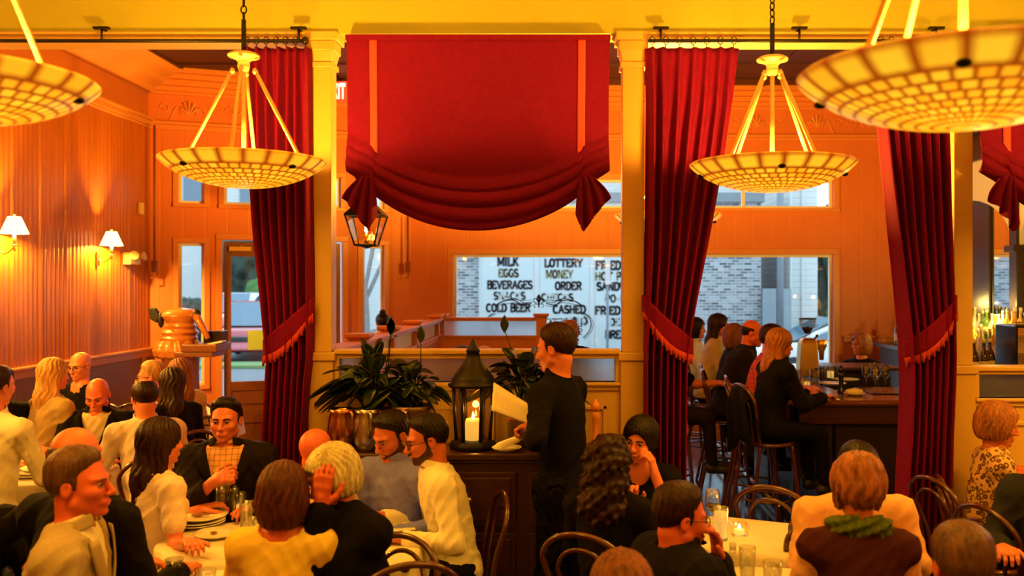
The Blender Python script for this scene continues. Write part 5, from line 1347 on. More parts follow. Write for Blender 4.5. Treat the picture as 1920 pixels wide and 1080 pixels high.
# ================================================================ tables
def table(x, y, r0, label_t, label_c, rot=0.0, square=False, drop=0.26, seed=0):
    t = empty('dining_table', (x, y, 0), radians(rot)); tag(t, label_t, 'table', 'pedestal dining tables')
    if square: MB().box((-r0, -r0, 0.715), (r0, r0, 0.74)).build('tabletop', M['darkwood'], t, bevel=0.01)
    else: MB().lathe([(0, 0.715), (r0, 0.715), (r0, 0.74), (0, 0.74)], n=40).build('tabletop', M['darkwood'], t)
    MB().lathe([(0, 0), (0.20, 0), (0.20, 0.015), (0.06, 0.05), (0.035, 0.09), (0.035, 0.66), (0.12, 0.715), (0, 0.715)], n=24).build('pedestal', M['iron'], t)
    rs = np.random.default_rng(seed); ph = rs.uniform(0, 6, 4); nf = 11
    c = empty('dummy', (0, 0, 0)); bpy.data.objects.remove(c)
    def rad(th):
        if not square: return r0 + 0.006
        e = 7.0; return (r0 + 0.006) / (abs(cos(th)) ** e + abs(sin(th)) ** e) ** (1 / e)
    def fn(u, v):
        th = 2 * pi * u; R = rad(th)
        if v <= 0.4: k = v / 0.4; return (R * k * cos(th), R * k * sin(th), 0.747)
        w = (v - 0.4) / 0.6
        wav = (0.016 * sin(nf * th + ph[0]) + 0.010 * sin(5 * th + ph[1])) * w
        corner = 0.035 * w * abs(sin(2 * th)) ** 3 if square else 0.0
        RR = R + 0.008 * min(1, w * 6) + wav + 0.025 * w + corner
        dz = drop * (1 + (0.10 * abs(sin(2 * th)) ** 3 if square else 0.05 * sin(3 * th + ph[2])))
        return (RR * cos(th), RR * sin(th), 0.747 - 0.006 * min(1, w * 8) - dz * w)
    o = MB(Matrix.Translation((x, y, 0)) @ Matrix.Rotation(radians(rot), 4, 'Z')).grid(fn, 96, 22).build('tablecloth', M['cloth'], fix=False)
    tag(o, label_c, 'tablecloth', 'white tablecloths')
    return t
TZ = 0.748
table(-1.55, 4.46, 0.38, 'round table before the man in the checked shirt, stacked with used plates', 'white cloth on the round table holding stacked used plates', seed=1)
table(-0.92, 4.32, 0.27, 'small square table where the two men study a menu', 'white cloth on the small table where two men read', 0, True, seed=2)
table(-3.40, 6.10, 0.42, 'round table in front of the bald man in the dark jacket', 'white cloth on the table before the bald jacketed man', seed=3)
table(-4.02, 7.34, 0.34, 'rear table by the wainscot below the sconces', 'white cloth on the rear table along the wainscot', seed=4)
table(-3.60, 9.15, 0.40, 'empty round table near the entry door', 'white cloth on the empty round table near the door', seed=5)
table(0.98, 4.56, 0.31, 'square table with the lit candle glass before the bar', 'white cloth on the candle lit table before the bar', -24, True, seed=6)
table(1.02, 3.72, 0.30, 'table between the man in peach shirt and the woman with updo', 'white cloth before the woman with the blond updo', -10, True, seed=7)
table(-1.45, 3.80, 0.20, 'table at the lower edge behind the grey haired man', 'white cloth at the lower edge by the grey haired man', seed=8)
table(0.52, 4.50, 0.20, 'little table between the two dark haired women', 'white cloth on the little table between two women', 20, True, seed=9)
table(3.05, 5.05, 0.30, 'table at the right edge before the spotted blouse', 'white cloth at the right edge before the spotted blouse', 0, True, seed=10)

def on(px, py, z=TZ):
    s = (py - VPY) / (EYE - z); return Vector(((px - VPX) / s, FPX / s, z))
# used plates and glasses of the front left table
c = on(372, 985); 
for i in range(2): plate((c.x, c.y, TZ + 0.012 * i), 0.135, ('lower' if i == 0 else 'upper middle') + ' plate of the used stack before the man in checked shirt', 'china plates')
c2 = (c.x + 0.005, c.y + 0.03, TZ + 0.026); plate(c2, 0.13, 'shallow bowl plate topping the used stack on the left table', 'china plates')
c = on(388, 1002); plate((c.x + 0.06, c.y - 0.04, TZ + 0.0), 0.105, 'single small plate in front of the used plate stack', 'china plates')
tag(MB(Matrix.Translation((c2[0] - 0.02, c2[1], c2[2] + 0.022))).ball((0, 0, 0), 0.018, 6, (2.0, 1, 0.5)).ball((0.04, 0.01, 0), 0.012, 6, (1.5, 1, .5)).build('leftover_food', M['food']), 'brown scrap of food left on the top used plate', 'food')
tag(MB(Matrix.Translation((c.x + 0.05, c.y - 0.04, TZ + 0.02))).ball((0, 0, 0), 0.012, 6, (1.5, 1, 0.6)).build('leftover_food', M['food']), 'small scrap of food on the single small plate', 'food')
def cutlery(label, a, b):
    d = (b - a).normalized(); n = Vector((-d.y, d.x, 0))
    m_ = MB().tube([a, a.lerp(b, 0.55)], [0.004, 0.0032], 6)
    m_.add([tuple(a.lerp(b, t) + n * w + Vector((0, 0, h))) for t, w in ((0.5, 0.004), (0.62, 0.011), (0.9, 0.010), (1.0, 0.0)) for h in (-0.001, 0.0015)] + [tuple(a.lerp(b, t) - n * w + Vector((0, 0, h))) for t, w in ((0.5, 0.004), (0.62, 0.006), (0.9, 0.006), (1.0, 0.0)) for h in (-0.001, 0.0015)],
           [(1, 3, 11, 9), (3, 5, 13, 11), (5, 7, 15, 13), (0, 8, 10, 2), (2, 10, 12, 4), (4, 12, 14, 6)])
    return tag(m_.build('table_knife', M['steel']), label, 'knife', 'table knives')
a = on(392, 1012, TZ + 0.006); b = on(452, 1004, TZ + 0.006); cutlery('table knife laid across the white cloth beside the used plates', a, b)
k_ = 0
for px, py, r0, h, f, mt, lab in ((415, 962, 0.036, 0.15, 0.7, 'water', 'left tall water glass before the man in checked shirt'), (440, 960, 0.034, 0.14, 0.0, 'water', 'empty tumbler beside the tall water glass on the left table'),
                                  (462, 992, 0.036, 0.14, 0.6, 'water', 'water glass near the knife on the left table'), (452, 968, 0.03, 0.13, 0.5, 'candle', 'amber drink glass on the left table'),  # amber drink: glow is part of its material
                                  (474, 1022, 0.036, 0.13, 0.5, 'water', 'water glass half hidden by the bobbed hair woman')):
    tumbler(on(px, py), r0, h, lab, f, mt)
tumbler((-1.57, 3.74, TZ), 0.037, 0.125, 'amber drink glass at the lower edge by the grey jacket', 0.5, 'candle')  # drink made to glow by the wax material
tumbler((-1.43, 3.72, TZ), 0.04, 0.085, 'candle glass with pale rim at the lower edge of the photo', 0.6, 'candle', 'candle glasses', 'candle holder', 'candle_glass')
tumbler((-1.35, 3.82, TZ), 0.034, 0.14, 'tall water glass at the lower edge beside the candle glass', 0.6, 'water')
# menu on the small table
c = on(735, 992); tag(MB(Matrix.Translation((c.x, c.y, TZ + 0.006)) @ Matrix.Rotation(0.3, 4, 'Z')).box((-0.11, -0.08, 0), (0.11, 0.15, 0.006)).build('menu', M['paper'], bevel=0.002), 'open white menu lying before the man in the blue shirt', 'menu')
# rear left tables
c = on(60, 893); plate((c.x, c.y, TZ), 0.13, 'bottom plate of the white pile on the far left table', 'china plates')
plate((c.x + 0.02, c.y, TZ + 0.016), 0.12, 'top plate of the white pile on the far left table', 'china plates')
tag(MB(Matrix.Translation((c.x, c.y + 0.02, TZ + 0.05))).ball((0, 0, 0), 0.06, 8, (1.4, 1, 0.35)).build('napkin', M['napkin']), 'crumpled white napkin on the far left plates', 'napkin')
tumbler((-3.38, 6.22, TZ), 0.04, 0.11, 'short tumbler before the bald man in dark jacket', 0.6, 'water')
tumbler((-3.72, 6.20, TZ), 0.034, 0.14, 'tall glass on the table before the blonde woman', 0.6, 'water')
tumbler((-3.86, 7.30, TZ), 0.034, 0.14, 'glass on the rear table along the wainscot', 0.6, 'water')
tumbler((-3.70, 9.0, TZ), 0.036, 0.14, 'upturned clear glass on the empty table near the door', 0.0)
# candle table before the bar
c = on(1386, 1003); q = empty('candle_holder', c); tag(q, 'square glass candle holder burning on the right table', 'candle holder', 'candle glasses')
MB().frustum(0, 0.06, 0.04, 0.045).build('glass_cube', M['glass'], q, bevel=0.006)
MB().lathe([(0, 0.006), (0.026, 0.006), (0.026, 0.03), (0, 0.03)], n=16).build('wax', M['candle'], q)
MB().lathe([(0, 0.03), (0.008, 0.036), (0.006, 0.048), (0, 0.058)], n=8).build('flame', M['flame'], q)
lamp('candle_light', (0, 0, 0.075), 0.15, 0.01, WARM, q)
tumbler(on(1352, 1012), 0.038, 0.16, 'tall amber drink glass beside the burning candle holder', 0.85, 'candle')  # liquid emits a little, lit look put into its colour
wineglass(on(1336, 1000), 'wine glass with red wine behind the tall amber drink', 0.22, 'wine')
tumbler(on(1374, 1036), 0.018, 0.045, 'tiny salt jar at the near edge of the candle table', 0.5, 'water', 'small jars', 'jar', 'salt_jar')
tumbler((0.82, 3.86, TZ), 0.036, 0.14, 'left clear glass at the lower edge below the candle table', 0.4, 'water')
tumbler((0.88, 3.66, TZ), 0.040, 0.14, 'right wide glass at the lower edge below the candle table', 0.4, 'water')
tumbler((1.10, 3.58, TZ), 0.036, 0.14, 'clear glass before the woman with the blond updo', 0.5, 'water')
tumbler((0.90, 3.50, TZ), 0.04, 0.08, 'lit candle glass at the lower photo edge below the chair hoops', 0.6, 'candle', 'candle glasses', 'candle holder', 'candle_glass')
# ================================================================ people: implicit surfaces, meshed as one continuous skin
F32 = np.float32
def npv(v): return np.array(v, F32)
def d_rc(P, a, b, ra, rb):
    ba = b - a; L2 = max(float(ba @ ba), 1e-9)
    h = np.clip((P - a) @ ba / L2, 0, 1)
    return np.linalg.norm(P - a - h[:, None] * ba, axis=1) - (ra + (rb - ra) * h)
def d_ell(P, c, r, R=None):
    q = P - c
    if R is not None: q = q @ R
    k0 = np.linalg.norm(q / r, axis=1); k1 = np.linalg.norm(q / (r * r), axis=1)
    return k0 * (k0 - 1) / np.maximum(k1, 1e-6)
def smin(a, b, k):
    h = np.maximum(k - np.abs(a - b), 0) / k
    return np.minimum(a, b) - h * h * k * 0.25
def smax(a, b, k): return -smin(-a, -b, k)

def surf_net(f, lo, hi, h):
    lo = np.asarray(lo, F32); hi = np.asarray(hi, F32); B = 4
    nb = np.maximum(np.ceil((hi - lo) / (h * B)).astype(int), 1); n = nb * B + 1
    ctr = [lo[i] + (np.arange(nb[i]) + 0.5) * B * h for i in range(3)]
    C = np.stack(np.meshgrid(*ctr, indexing='ij'), -1).reshape(-1, 3).astype(F32)
    v = f(C)
    keep = np.abs(v) < B * h * 0.87 * 1.6 + h
    D = np.repeat(np.repeat(np.repeat(np.where(v < 0, -1.0, 1.0).astype(F32).reshape(nb), B, 0), B, 1), B, 2)
    D = np.pad(D, ((0, 1), (0, 1), (0, 1)), mode='edge')
    mask = np.zeros(n, bool)
    ks = np.argwhere(keep.reshape(nb)) * B
    off = np.stack(np.meshgrid(*[np.arange(B + 1)] * 3, indexing='ij'), -1).reshape(-1, 3)
    I = (ks[:, None, :] + off[None]).reshape(-1, 3)
    mask[I[:, 0], I[:, 1], I[:, 2]] = True
    G = np.argwhere(mask)
    D[mask] = f((lo + G * F32(h)).astype(F32))
    for ax in range(3):   # closed at the bounds
        sl = [slice(None)] * 3; sl[ax] = 0; D[tuple(sl)] = np.maximum(D[tuple(sl)], 1e-4); sl[ax] = -1; D[tuple(sl)] = np.maximum(D[tuple(sl)], 1e-4)
    S = D < 0
    cnt = np.zeros(n - 1, np.int8)
    for i in (0, 1):
        for j in (0, 1):
            for k in (0, 1): cnt += S[i:n[0] - 1 + i, j:n[1] - 1 + j, k:n[2] - 1 + k]
    act = (cnt > 0) & (cnt < 8)
    A = np.argwhere(act)
    if len(A) == 0: return None
    idx = -np.ones(n - 1, np.int32); idx[act] = np.arange(len(A))
    cv = np.stack([D[A[:, 0] + i, A[:, 1] + j, A[:, 2] + k] for i in (0, 1) for j in (0, 1) for k in (0, 1)], 1)
    corners = np.array([(i, j, k) for i in (0, 1) for j in (0, 1) for k in (0, 1)], F32)
    acc = np.zeros((len(A), 3), F32); c_ = np.zeros(len(A), F32)
    for a in range(8):
        for b in range(a + 1, 8):
            if np.abs(corners[a] - corners[b]).sum() != 1: continue
            va, vb = cv[:, a], cv[:, b]; m = (va < 0) != (vb < 0)
            t = np.where(m, va / np.where(m, va - vb, 1), 0)
            p = corners[a] + t[:, None] * (corners[b] - corners[a])
            acc += np.where(m[:, None], p, 0); c_ += m
    V = lo + (A + acc / c_[:, None]) * h
    Fs = []
    for ax in range(3):
        o1, o2 = (ax + 1) % 3, (ax + 2) % 3
        s0 = [slice(None)] * 3; s1 = [slice(None)] * 3; s0[ax] = slice(0, -1); s1[ax] = slice(1, None)
        X = S[tuple(s0)] != S[tuple(s1)]
        E = np.argwhere(X); E = E[(E[:, o1] > 0) & (E[:, o2] > 0) & (E[:, o1] < n[o1] - 1) & (E[:, o2] < n[o2] - 1)]
        if len(E) == 0: continue
        def g(d1, d2):
            q = E.copy(); q[:, o1] -= d1; q[:, o2] -= d2; return idx[q[:, 0], q[:, 1], q[:, 2]]
        Q = np.stack([g(1, 1), g(0, 1), g(0, 0), g(1, 0)], 1)
        ins = S[E[:, 0], E[:, 1], E[:, 2]]
        Q[~ins] = Q[~ins][:, ::-1]
        Fs.append(Q)
    Fq = np.concatenate(Fs); Fq = Fq[(Fq >= 0).all(1)]
    return V, Fq

def sdf_obj(name, f, lo, hi, h, mat, parent, base):
    r = surf_net(f, lo, hi, h * QUALITY)
    if r is None: return None
    V, Fq = r
    return link(name, mesh_np(name, V - npv(base), Fq, mat), parent)

# skins, hairs, fabrics -------------------------------------------------
SK = {'fair': plain('fair_skin', (0.70, 0.205, 0.10), 0.48, var=0.10, scale=14, bump=0.06, bscale=120), 'tan': plain('tan_skin', (0.56, 0.145, 0.07), 0.48, var=0.10, scale=14, bump=0.06, bscale=120),
      'brown': plain('brown_skin', (0.34, 0.12, 0.06), 0.45, var=0.10, scale=14), 'ruddy': plain('ruddy_skin', (0.70, 0.145, 0.07), 0.45, var=0.14, scale=14)}
def hairmat(n, c, rough=0.42):
    m, nt, b, out = new_mat(n); b.inputs['Specular IOR Level'].default_value = 0.22
    tc = nd(nt, 'ShaderNodeTexCoord'); mp = nd(nt, 'ShaderNodeMapping'); mp.inputs['Scale'].default_value = (1, 1, 0.14)
    nt.links.new(tc.outputs['Object'], mp.inputs[0])
    nz = nd(nt, 'ShaderNodeTexNoise'); nz.inputs['Scale'].default_value = 95; nz.inputs['Detail'].default_value = 4; nt.links.new(mp.outputs[0], nz.inputs['Vector'])
    n2 = nd(nt, 'ShaderNodeTexNoise'); n2.inputs['Scale'].default_value = 16; nt.links.new(mp.outputs[0], n2.inputs['Vector'])
    f = math_node(nt, 'MULTIPLY_ADD', math_node(nt, 'ADD', nz.outputs[0], n2.outputs[0]), 1.6, -1.1)
    nt.links.new(mixcol(nt, f, tuple(x * 0.45 for x in c), tuple(min(1, x * 1.55) for x in c)), b.inputs['Base Color'])
    b.inputs['Roughness'].default_value = rough
    bp = nd(nt, 'ShaderNodeBump'); bp.inputs['Strength'].default_value = 0.7; bp.inputs['Distance'].default_value = 0.006
    nt.links.new(nz.outputs[0], bp.inputs['Height']); nt.links.new(bp.outputs[0], b.inputs['Normal'])
    return m
HR = {'black': hairmat('black_hair', (0.008, 0.0035, 0.0028)), 'dark': hairmat('dark_brown_hair', (0.022, 0.006, 0.0035)), 'brown': hairmat('brown_hair', (0.085, 0.022, 0.010)), 'auburn': hairmat('auburn_hair', (0.20, 0.065, 0.022)),
      'blond': hairmat('blond_hair', (0.52, 0.27, 0.09)), 'sandy': hairmat('sandy_hair', (0.32, 0.115, 0.04)), 'grey': hairmat('grey_hair', (0.115, 0.055, 0.035)), 'stubble': hairmat('beard_stubble', (0.075, 0.026, 0.015)), 'white': hairmat('white_hair', (0.80, 0.62, 0.36))}
def fabric(n, c, **kw): return plain(n, c, kw.pop('rough', 0.85), var=kw.pop('var', 0.10), scale=kw.pop('scale', 18), bump=0.25, bscale=kw.pop('bscale', 260), sheen=kw.pop('sheen', 0.08), spec=0.12, **kw)
def checked(n, base, line, pitch=0.035):
    m, nt, b, out = new_mat(n)
    tc = nd(nt, 'ShaderNodeTexCoord'); sp = nd(nt, 'ShaderNodeSeparateXYZ'); nt.links.new(tc.outputs['Object'], sp.inputs[0])
    ms = []
    for o in (0, 2):
        fr = math_node(nt, 'FRACT', math_node(nt, 'DIVIDE', sp.outputs[o], pitch)); ms.append(math_node(nt, 'LESS_THAN', fr, 0.2))
    nt.links.new(mixcol(nt, math_node(nt, 'MULTIPLY', math_node(nt, 'ADD', *ms), 0.5), base, line), b.inputs['Base Color']); b.inputs['Roughness'].default_value = 0.85
    return m
def spotted(n, base, spot):
    m, nt, b, out = new_mat(n)
    tc = nd(nt, 'ShaderNodeTexCoord'); vo = nd(nt, 'ShaderNodeTexVoronoi'); vo.inputs['Scale'].default_value = 32; nt.links.new(tc.outputs['Object'], vo.inputs['Vector'])
    cr = nd(nt, 'ShaderNodeValToRGB'); e = cr.color_ramp.elements
    e[0].position = 0.0; e[0].color = rgb(tuple(x * 0.8 for x in base)); e[1].position = 0.62; e[1].color = rgb(base)
    for p_, c_ in ((0.20, tuple(x * 0.8 for x in base)), (0.26, spot), (0.46, spot), (0.52, base)):
        q = e.new(p_); q.color = rgb(c_)
    nt.links.new(vo.outputs['Distance'], cr.inputs[0]); nt.links.new(cr.outputs[0], b.inputs['Base Color']); b.inputs['Roughness'].default_value = 0.8
    return m
FB = {'black': fabric('black_cloth', (0.004, 0.0035, 0.004), sheen=0.0), 'navy': fabric('navy_cloth', (0.006, 0.006, 0.013), sheen=0.0), 'charcoal': fabric('charcoal_cloth', (0.011, 0.007, 0.006), sheen=0.0), 'cream': fabric('cream_shirt_cloth', (0.88, 0.84, 0.66)),
      'pink': fabric('pale_pink_cloth', (0.80, 0.66, 0.66)), 'tan': fabric('tan_wool', (0.44, 0.36, 0.22), scale=60), 'yellow': fabric('golden_yellow_knit', (0.90, 0.68, 0.12)), 'blue': fabric('blue_shirt_cloth', (0.22, 0.24, 0.90)), 'beige': fabric('beige_knit', (0.58, 0.46, 0.28)),
      'olive': fabric('olive_tan_knit', (0.36, 0.24, 0.10)), 'peach': fabric('peach_shirt_cloth', (0.88, 0.50, 0.26)), 'white': fabric('white_shirt_cloth', (0.80, 0.78, 0.74)), 'mauve': fabric('mauve_top_cloth', (0.46, 0.24, 0.22)), 'plum': fabric('dark_plum_cloth', (0.055, 0.012, 0.014)),
      'green': fabric('moss_green_wool', (0.10, 0.14, 0.012), scale=60), 'denim': fabric('dark_denim', (0.02, 0.022, 0.035)), 'greyblue': fabric('grey_blue_cloth', (0.025, 0.030, 0.042)),
      'check': checked('orange_checked_shirt', (0.78, 0.42, 0.20), (0.30, 0.13, 0.07), 0.03), 'redplaid': checked('red_plaid_shirt', (0.50, 0.05, 0.05), (0.16, 0.02, 0.03), 0.04), 'spots': spotted('spotted_blouse_cloth', (0.66, 0.40, 0.15), (0.10, 0.04, 0.02)), 'stripecollar': checked('striped_shirt', (0.75, 0.5, 0.3), (0.4, 0.2, 0.1), 0.02)}
M['eye'] = None
def eyemat():
    m, nt, b, out = new_mat('eye')
    tc = nd(nt, 'ShaderNodeTexCoord'); sp = nd(nt, 'ShaderNodeSeparateXYZ'); nt.links.new(tc.outputs['Object'], sp.inputs[0])
    r = math_node(nt, 'SQRT', math_node(nt, 'ADD', math_node(nt, 'POWER', sp.outputs[0], 2.0), math_node(nt, 'POWER', sp.outputs[2], 2.0)))
    nt.links.new(mixcol(nt, math_node(nt, 'LESS_THAN', r, 0.0062), (0.52, 0.46, 0.42), (0.035, 0.018, 0.010)), b.inputs['Base Color']); b.inputs['Roughness'].default_value = 0.1
    return m
M['eye'] = eyemat(); M['lips'] = plain('lips', (0.42, 0.09, 0.06), 0.4); M['lipstick'] = plain('red_lipstick', (0.50, 0.02, 0.02), 0.35)
EYE_MESH = MB().ball((0, 0, 0), 0.0118, 8).mesh('eye', M['eye'])

def rotm(yaw, pitch=0, roll=0):
    """columns: person's left (+x when yaw=0), back (+y), up; yaw 0 faces -y; pitch>0 looks down; roll>0 tilts to own left"""
    return np.array(Matrix.Rotation(radians(yaw), 3, 'Z') @ Matrix.Rotation(radians(pitch), 3, 'X') @ Matrix.Rotation(radians(roll), 3, 'Y'), F32)

def hand_prims(w, D, B, side, curl, spread=1.0, k=1.0, hold=0.0):
    D = D / np.linalg.norm(D); B = B - D * (B @ D); B = B / np.linalg.norm(B)
    T = np.cross(D, B) * (1 if side == 'L' else -1)
    pr = []
    pr.append(('rc', w, w + D * 0.045 * k, 0.024 * k, 0.024 * k))
    for o in (-0.026, -0.009, 0.009, 0.026): pr.append(('rc', w + (D * 0.02 + T * o * 0.7) * k, w + (D * 0.085 + T * o) * k, 0.0155 * k, 0.0125 * k))
    for o, L, cu in ((0.031, 0.90, 0.9), (0.0105, 1.0, 1.0), (-0.0105, 0.95, 1.06), (-0.031, 0.76, 1.15)):
        p = w + (D * 0.088 + T * o + B * 0.002) * k; ang = 0.0
        for i, l in enumerate((0.046, 0.028, 0.022)):
            ang += radians(curl) * cu * (0.75 if i == 0 else 1.0)
            d = D * math.cos(ang) - B * math.sin(ang) + T * (o * 3.0 * spread if i == 0 else o * 1.5 * spread)
            q = p + d * l * L * k; pr.append(('rc', p, q, (0.0098 - 0.0009 * i) * k, (0.0092 - 0.0010 * i) * k)); p = q
    p = w + (D * 0.022 + T * 0.022) * k
    for i, (l, rr) in enumerate(((0.045, 0.0145), (0.034, 0.0115), (0.026, 0.0100))):
        c = radians(curl) * 0.45 * i
        d = D * (0.62 + 0.12 * i) + T * (0.72 - 0.25 * i - c * 0.3) - B * (0.22 + 0.3 * c)
        d = d / np.linalg.norm(d); q = p + d * l * k; pr.append(('rc', p, q, rr * k, rr * 0.9 * k)); p = q
    return pr

def eval_prims(P, prims, k=0.010):
    d = None
    for a in prims:
        v = d_rc(P, a[1], a[2], a[3], a[4]); d = v if d is None else smin(d, v, k)
    return d
def grouped(P, c, r, fn, pad=0.05):
    """far away use the bounding sphere only"""
    d = np.linalg.norm(P - c, axis=1) - r
    m = d < pad
    if m.any(): d[m] = fn(P[m])
    else: pass
    d[~m] = np.maximum(d[~m], pad * 0.6)
    return d

def head_sdf(Q, female, fat=0.0):
    """Q in head frame (x own left, y back, z up)"""
    x, y, z = Q[:, 0], Q[:, 1], Q[:, 2]
    A = np.stack([np.abs(x), y, z], 1)
    jw = 0.050 if female else 0.056
    d = d_ell(Q, npv((0, 0.016, 0.032)), npv((0.0755, 0.096, 0.086)))
    d = smin(d, d_ell(Q, npv((0, -0.030, -0.025)), npv((0.062 + fat, 0.062, 0.082))), 0.03)
    d = smin(d, d_rc(A, npv((0.0, -0.068, -0.094)), npv((jw, -0.005, -0.060)), 0.020 + fat * 0.5, 0.018 + fat * 0.6), 0.03)
    d = smin(d, d_ell(A, npv((0.042, -0.058, -0.022)), npv((0.024, 0.028, 0.020))), 0.025)
    d = smin(d, d_rc(A, npv((0.008, -0.087, 0.024)), npv((0.048, -0.066, 0.026)), 0.010, 0.010), 0.014)
    d = smax(d, -d_ell(A, npv((0.031, -0.098, 0.003)), npv((0.019, 0.018, 0.0125))), 0.012)
    nb = 0.0 if female else 0.004
    d = smin(d, d_rc(Q, npv((0, -0.090, 0.012)), npv((0, -0.113 - nb, -0.026)), 0.0075, 0.0115), 0.012)
    d = smin(d, d_ell(A, npv((0.011, -0.103 - nb * .5, -0.031)), npv((0.0085, 0.011, 0.008))), 0.008)
    d = smin(d, d_ell(Q, npv((0, -0.088, -0.062)), npv((0.027, 0.016, 0.014))), 0.015)
    d = smin(d, d_ell(Q, npv((0, -0.100, -0.0585)), npv((0.022, 0.007, 0.005))), 0.006)
    d = smin(d, d_ell(Q, npv((0, -0.098, -0.069)), npv((0.019, 0.007, 0.006))), 0.006)
    d = smax(d, -d_ell(Q, npv((0, -0.108, -0.0640)), npv((0.023, 0.010, 0.0018))), 0.004)
    d = smin(d, d_ell(Q, npv((0, -0.086, -0.096)), npv((0.017, 0.014, 0.012))), 0.015)
    e = d_ell(A, npv((0.078, 0.016, -0.006)), npv((0.010, 0.020, 0.033)))
    e = smax(e, -d_ell(A, npv((0.089, 0.012, -0.002)), npv((0.008, 0.011, 0.019))), 0.006)
    return smin(d, e, 0.006)

def cranium(Q, o): return d_ell(Q, npv((0, 0.016, 0.032)), npv((0.0755 + o, 0.096 + o, 0.086 + o)))
def strands(Q, amp, f=34):
    th = np.arctan2(Q[:, 0], Q[:, 1] + 0.02)
    return amp * (np.sin(f * th + 14 * Q[:, 2] + 2 * np.sin(40 * Q[:, 2])) + 0.6 * np.sin(f * 2.3 * th + 25 * Q[:, 1] - 20 * Q[:, 2]))
FACE_OPEN = (npv((0, -0.115, -0.040)), npv((0.066, 0.085, 0.118)))
def hair_sdf(Q, style):
    x, y, z = Q[:, 0], Q[:, 1], Q[:, 2]; ax = np.abs(x)
    A = np.stack([ax, y, z], 1)
    line = (0.138 * (y + 0.075) + 0.16 * (z - 0.078)) / 0.211 - 1.4 * ax * ax * (y < -0.01) - 0.015 * np.clip(-y / 0.06, 0, 1)          # hairline plane, >0 under hair
    if style in ('short', 'thin'):
        o = 0.012 if style == 'short' else 0.006
        top = 0.010 if style == 'short' else 0.0
        side = smin(-line + 0.0 * z, d_ell(A, npv((0.075, -0.010, 0.008)), npv((0.018, 0.011, 0.034))), 0.01)
        side = smin(side, d_ell(Q, npv((0, 0.088, -0.045)), npv((0.055, 0.03, 0.05))), 0.01)
        side = side + strands(Q, 0.0022, 60)
        tp = np.sqrt(np.clip(-side / 0.035, 0, 1))
        d = cranium(Q, 0.0) - (0.0015 + (o + top * np.clip((z - 0.04) / 0.06, 0, 1)) * tp) + strands(Q, 0.0016) * tp
        return smax(d, side, 0.004)
    if style == 'quiff':
        side = smin(-line, d_ell(A, npv((0.075, -0.010, 0.006)), npv((0.018, 0.011, 0.036))), 0.01)
        side = smin(side, d_ell(Q, npv((0, 0.088, -0.045)), npv((0.055, 0.03, 0.05))), 0.01) + strands(Q, 0.0022, 60)
        tp = np.sqrt(np.clip(-side / 0.030, 0, 1))
        d = cranium(Q, 0.0) - (0.0015 + (0.010 + 0.016 * np.clip((z - 0.05) / 0.05, 0, 1) * np.clip((0.06 - y) / 0.1, 0.3, 1)) * tp) + strands(Q, 0.0020) * tp
        return smax(d, side, 0.004)
    if style == 'fringe':                                             # bald crown, hair round the sides
        d = cranium(Q, 0.008) + strands(Q, 0.0012)
        side = smax(-line, z - 0.045, 0.01)
        side = smin(side, d_ell(Q, npv((0, 0.088, -0.045)), npv((0.055, 0.03, 0.05))), 0.01)
        return smax(smax(d, side, 0.008), -(y - 0.00 + 0.2 * z), 0.01)
    if style == 'bald_spot':
        d = cranium(Q, 0.011) + strands(Q, 0.0012)
        side = smin(-line, d_ell(Q, npv((0, 0.088, -0.045)), npv((0.055, 0.03, 0.05))), 0.01)
        return smax(smax(d, side, 0.008), -d_ell(Q, npv((0, 0.030, 0.128)), npv((0.050, 0.060, 0.04))), 0.012)
    face = d_ell(Q, *FACE_OPEN) if style != 'short_bob' else d_ell(Q, npv((0, -0.118, -0.040)), npv((0.088, 0.098, 0.115)))
    if style == 'bob':
        d = smin(cranium(Q, 0.022), d_ell(Q, npv((0, 0.022, -0.045)), npv((0.104, 0.108, 0.115))), 0.04)
        d = smax(d, -(z + 0.125 + 0.15 * y), 0.02)
        d = d + strands(Q, 0.003, 26)
        return smax(d, -face, 0.02)
    if style == 'short_bob':
        d = smin(cranium(Q, 0.024), d_ell(Q, npv((0, 0.020, -0.030)), npv((0.102, 0.106, 0.100))), 0.04)
        d = smax(d, -(z + 0.085 + 0.25 * y), 0.02); d = d + strands(Q, 0.0035, 26)
        return smax(d, -face, 0.02)
    if style in ('long', 'long_front'):
        d = cranium(Q, 0.018)
        d = smin(d, d_rc(Q, npv((0, 0.045, 0.03)), npv((0, 0.075, -0.20)), 0.075, 0.060), 0.04)
        d = smin(d, d_rc(A, npv((0.055, 0.02, 0.02)), npv((0.078, 0.03, -0.20)), 0.036, 0.028), 0.03)
        d = smin(d, d_rc(Q, npv((0, 0.078, -0.18)), npv((0, 0.095, -0.33)), 0.060, 0.028), 0.04)
        d = d + strands(Q, 0.0032, 24)
        return smax(d, -face, 0.02)
    if style == 'curly':
        d = smin(cranium(Q, 0.030), d_ell(Q, npv((0, 0.045, -0.09)), npv((0.115, 0.10, 0.16))), 0.05)
        d = smin(d, d_ell(Q, npv((0, 0.06, -0.20)), npv((0.125, 0.085, 0.10))), 0.05)
        d = d + 0.007 * np.sin(95 * x + 20 * z) * np.sin(90 * y) * np.sin(85 * z) * 2 + 0.006 * np.sin(50 * z + 30 * x)
        return smax(d, -face, 0.02)
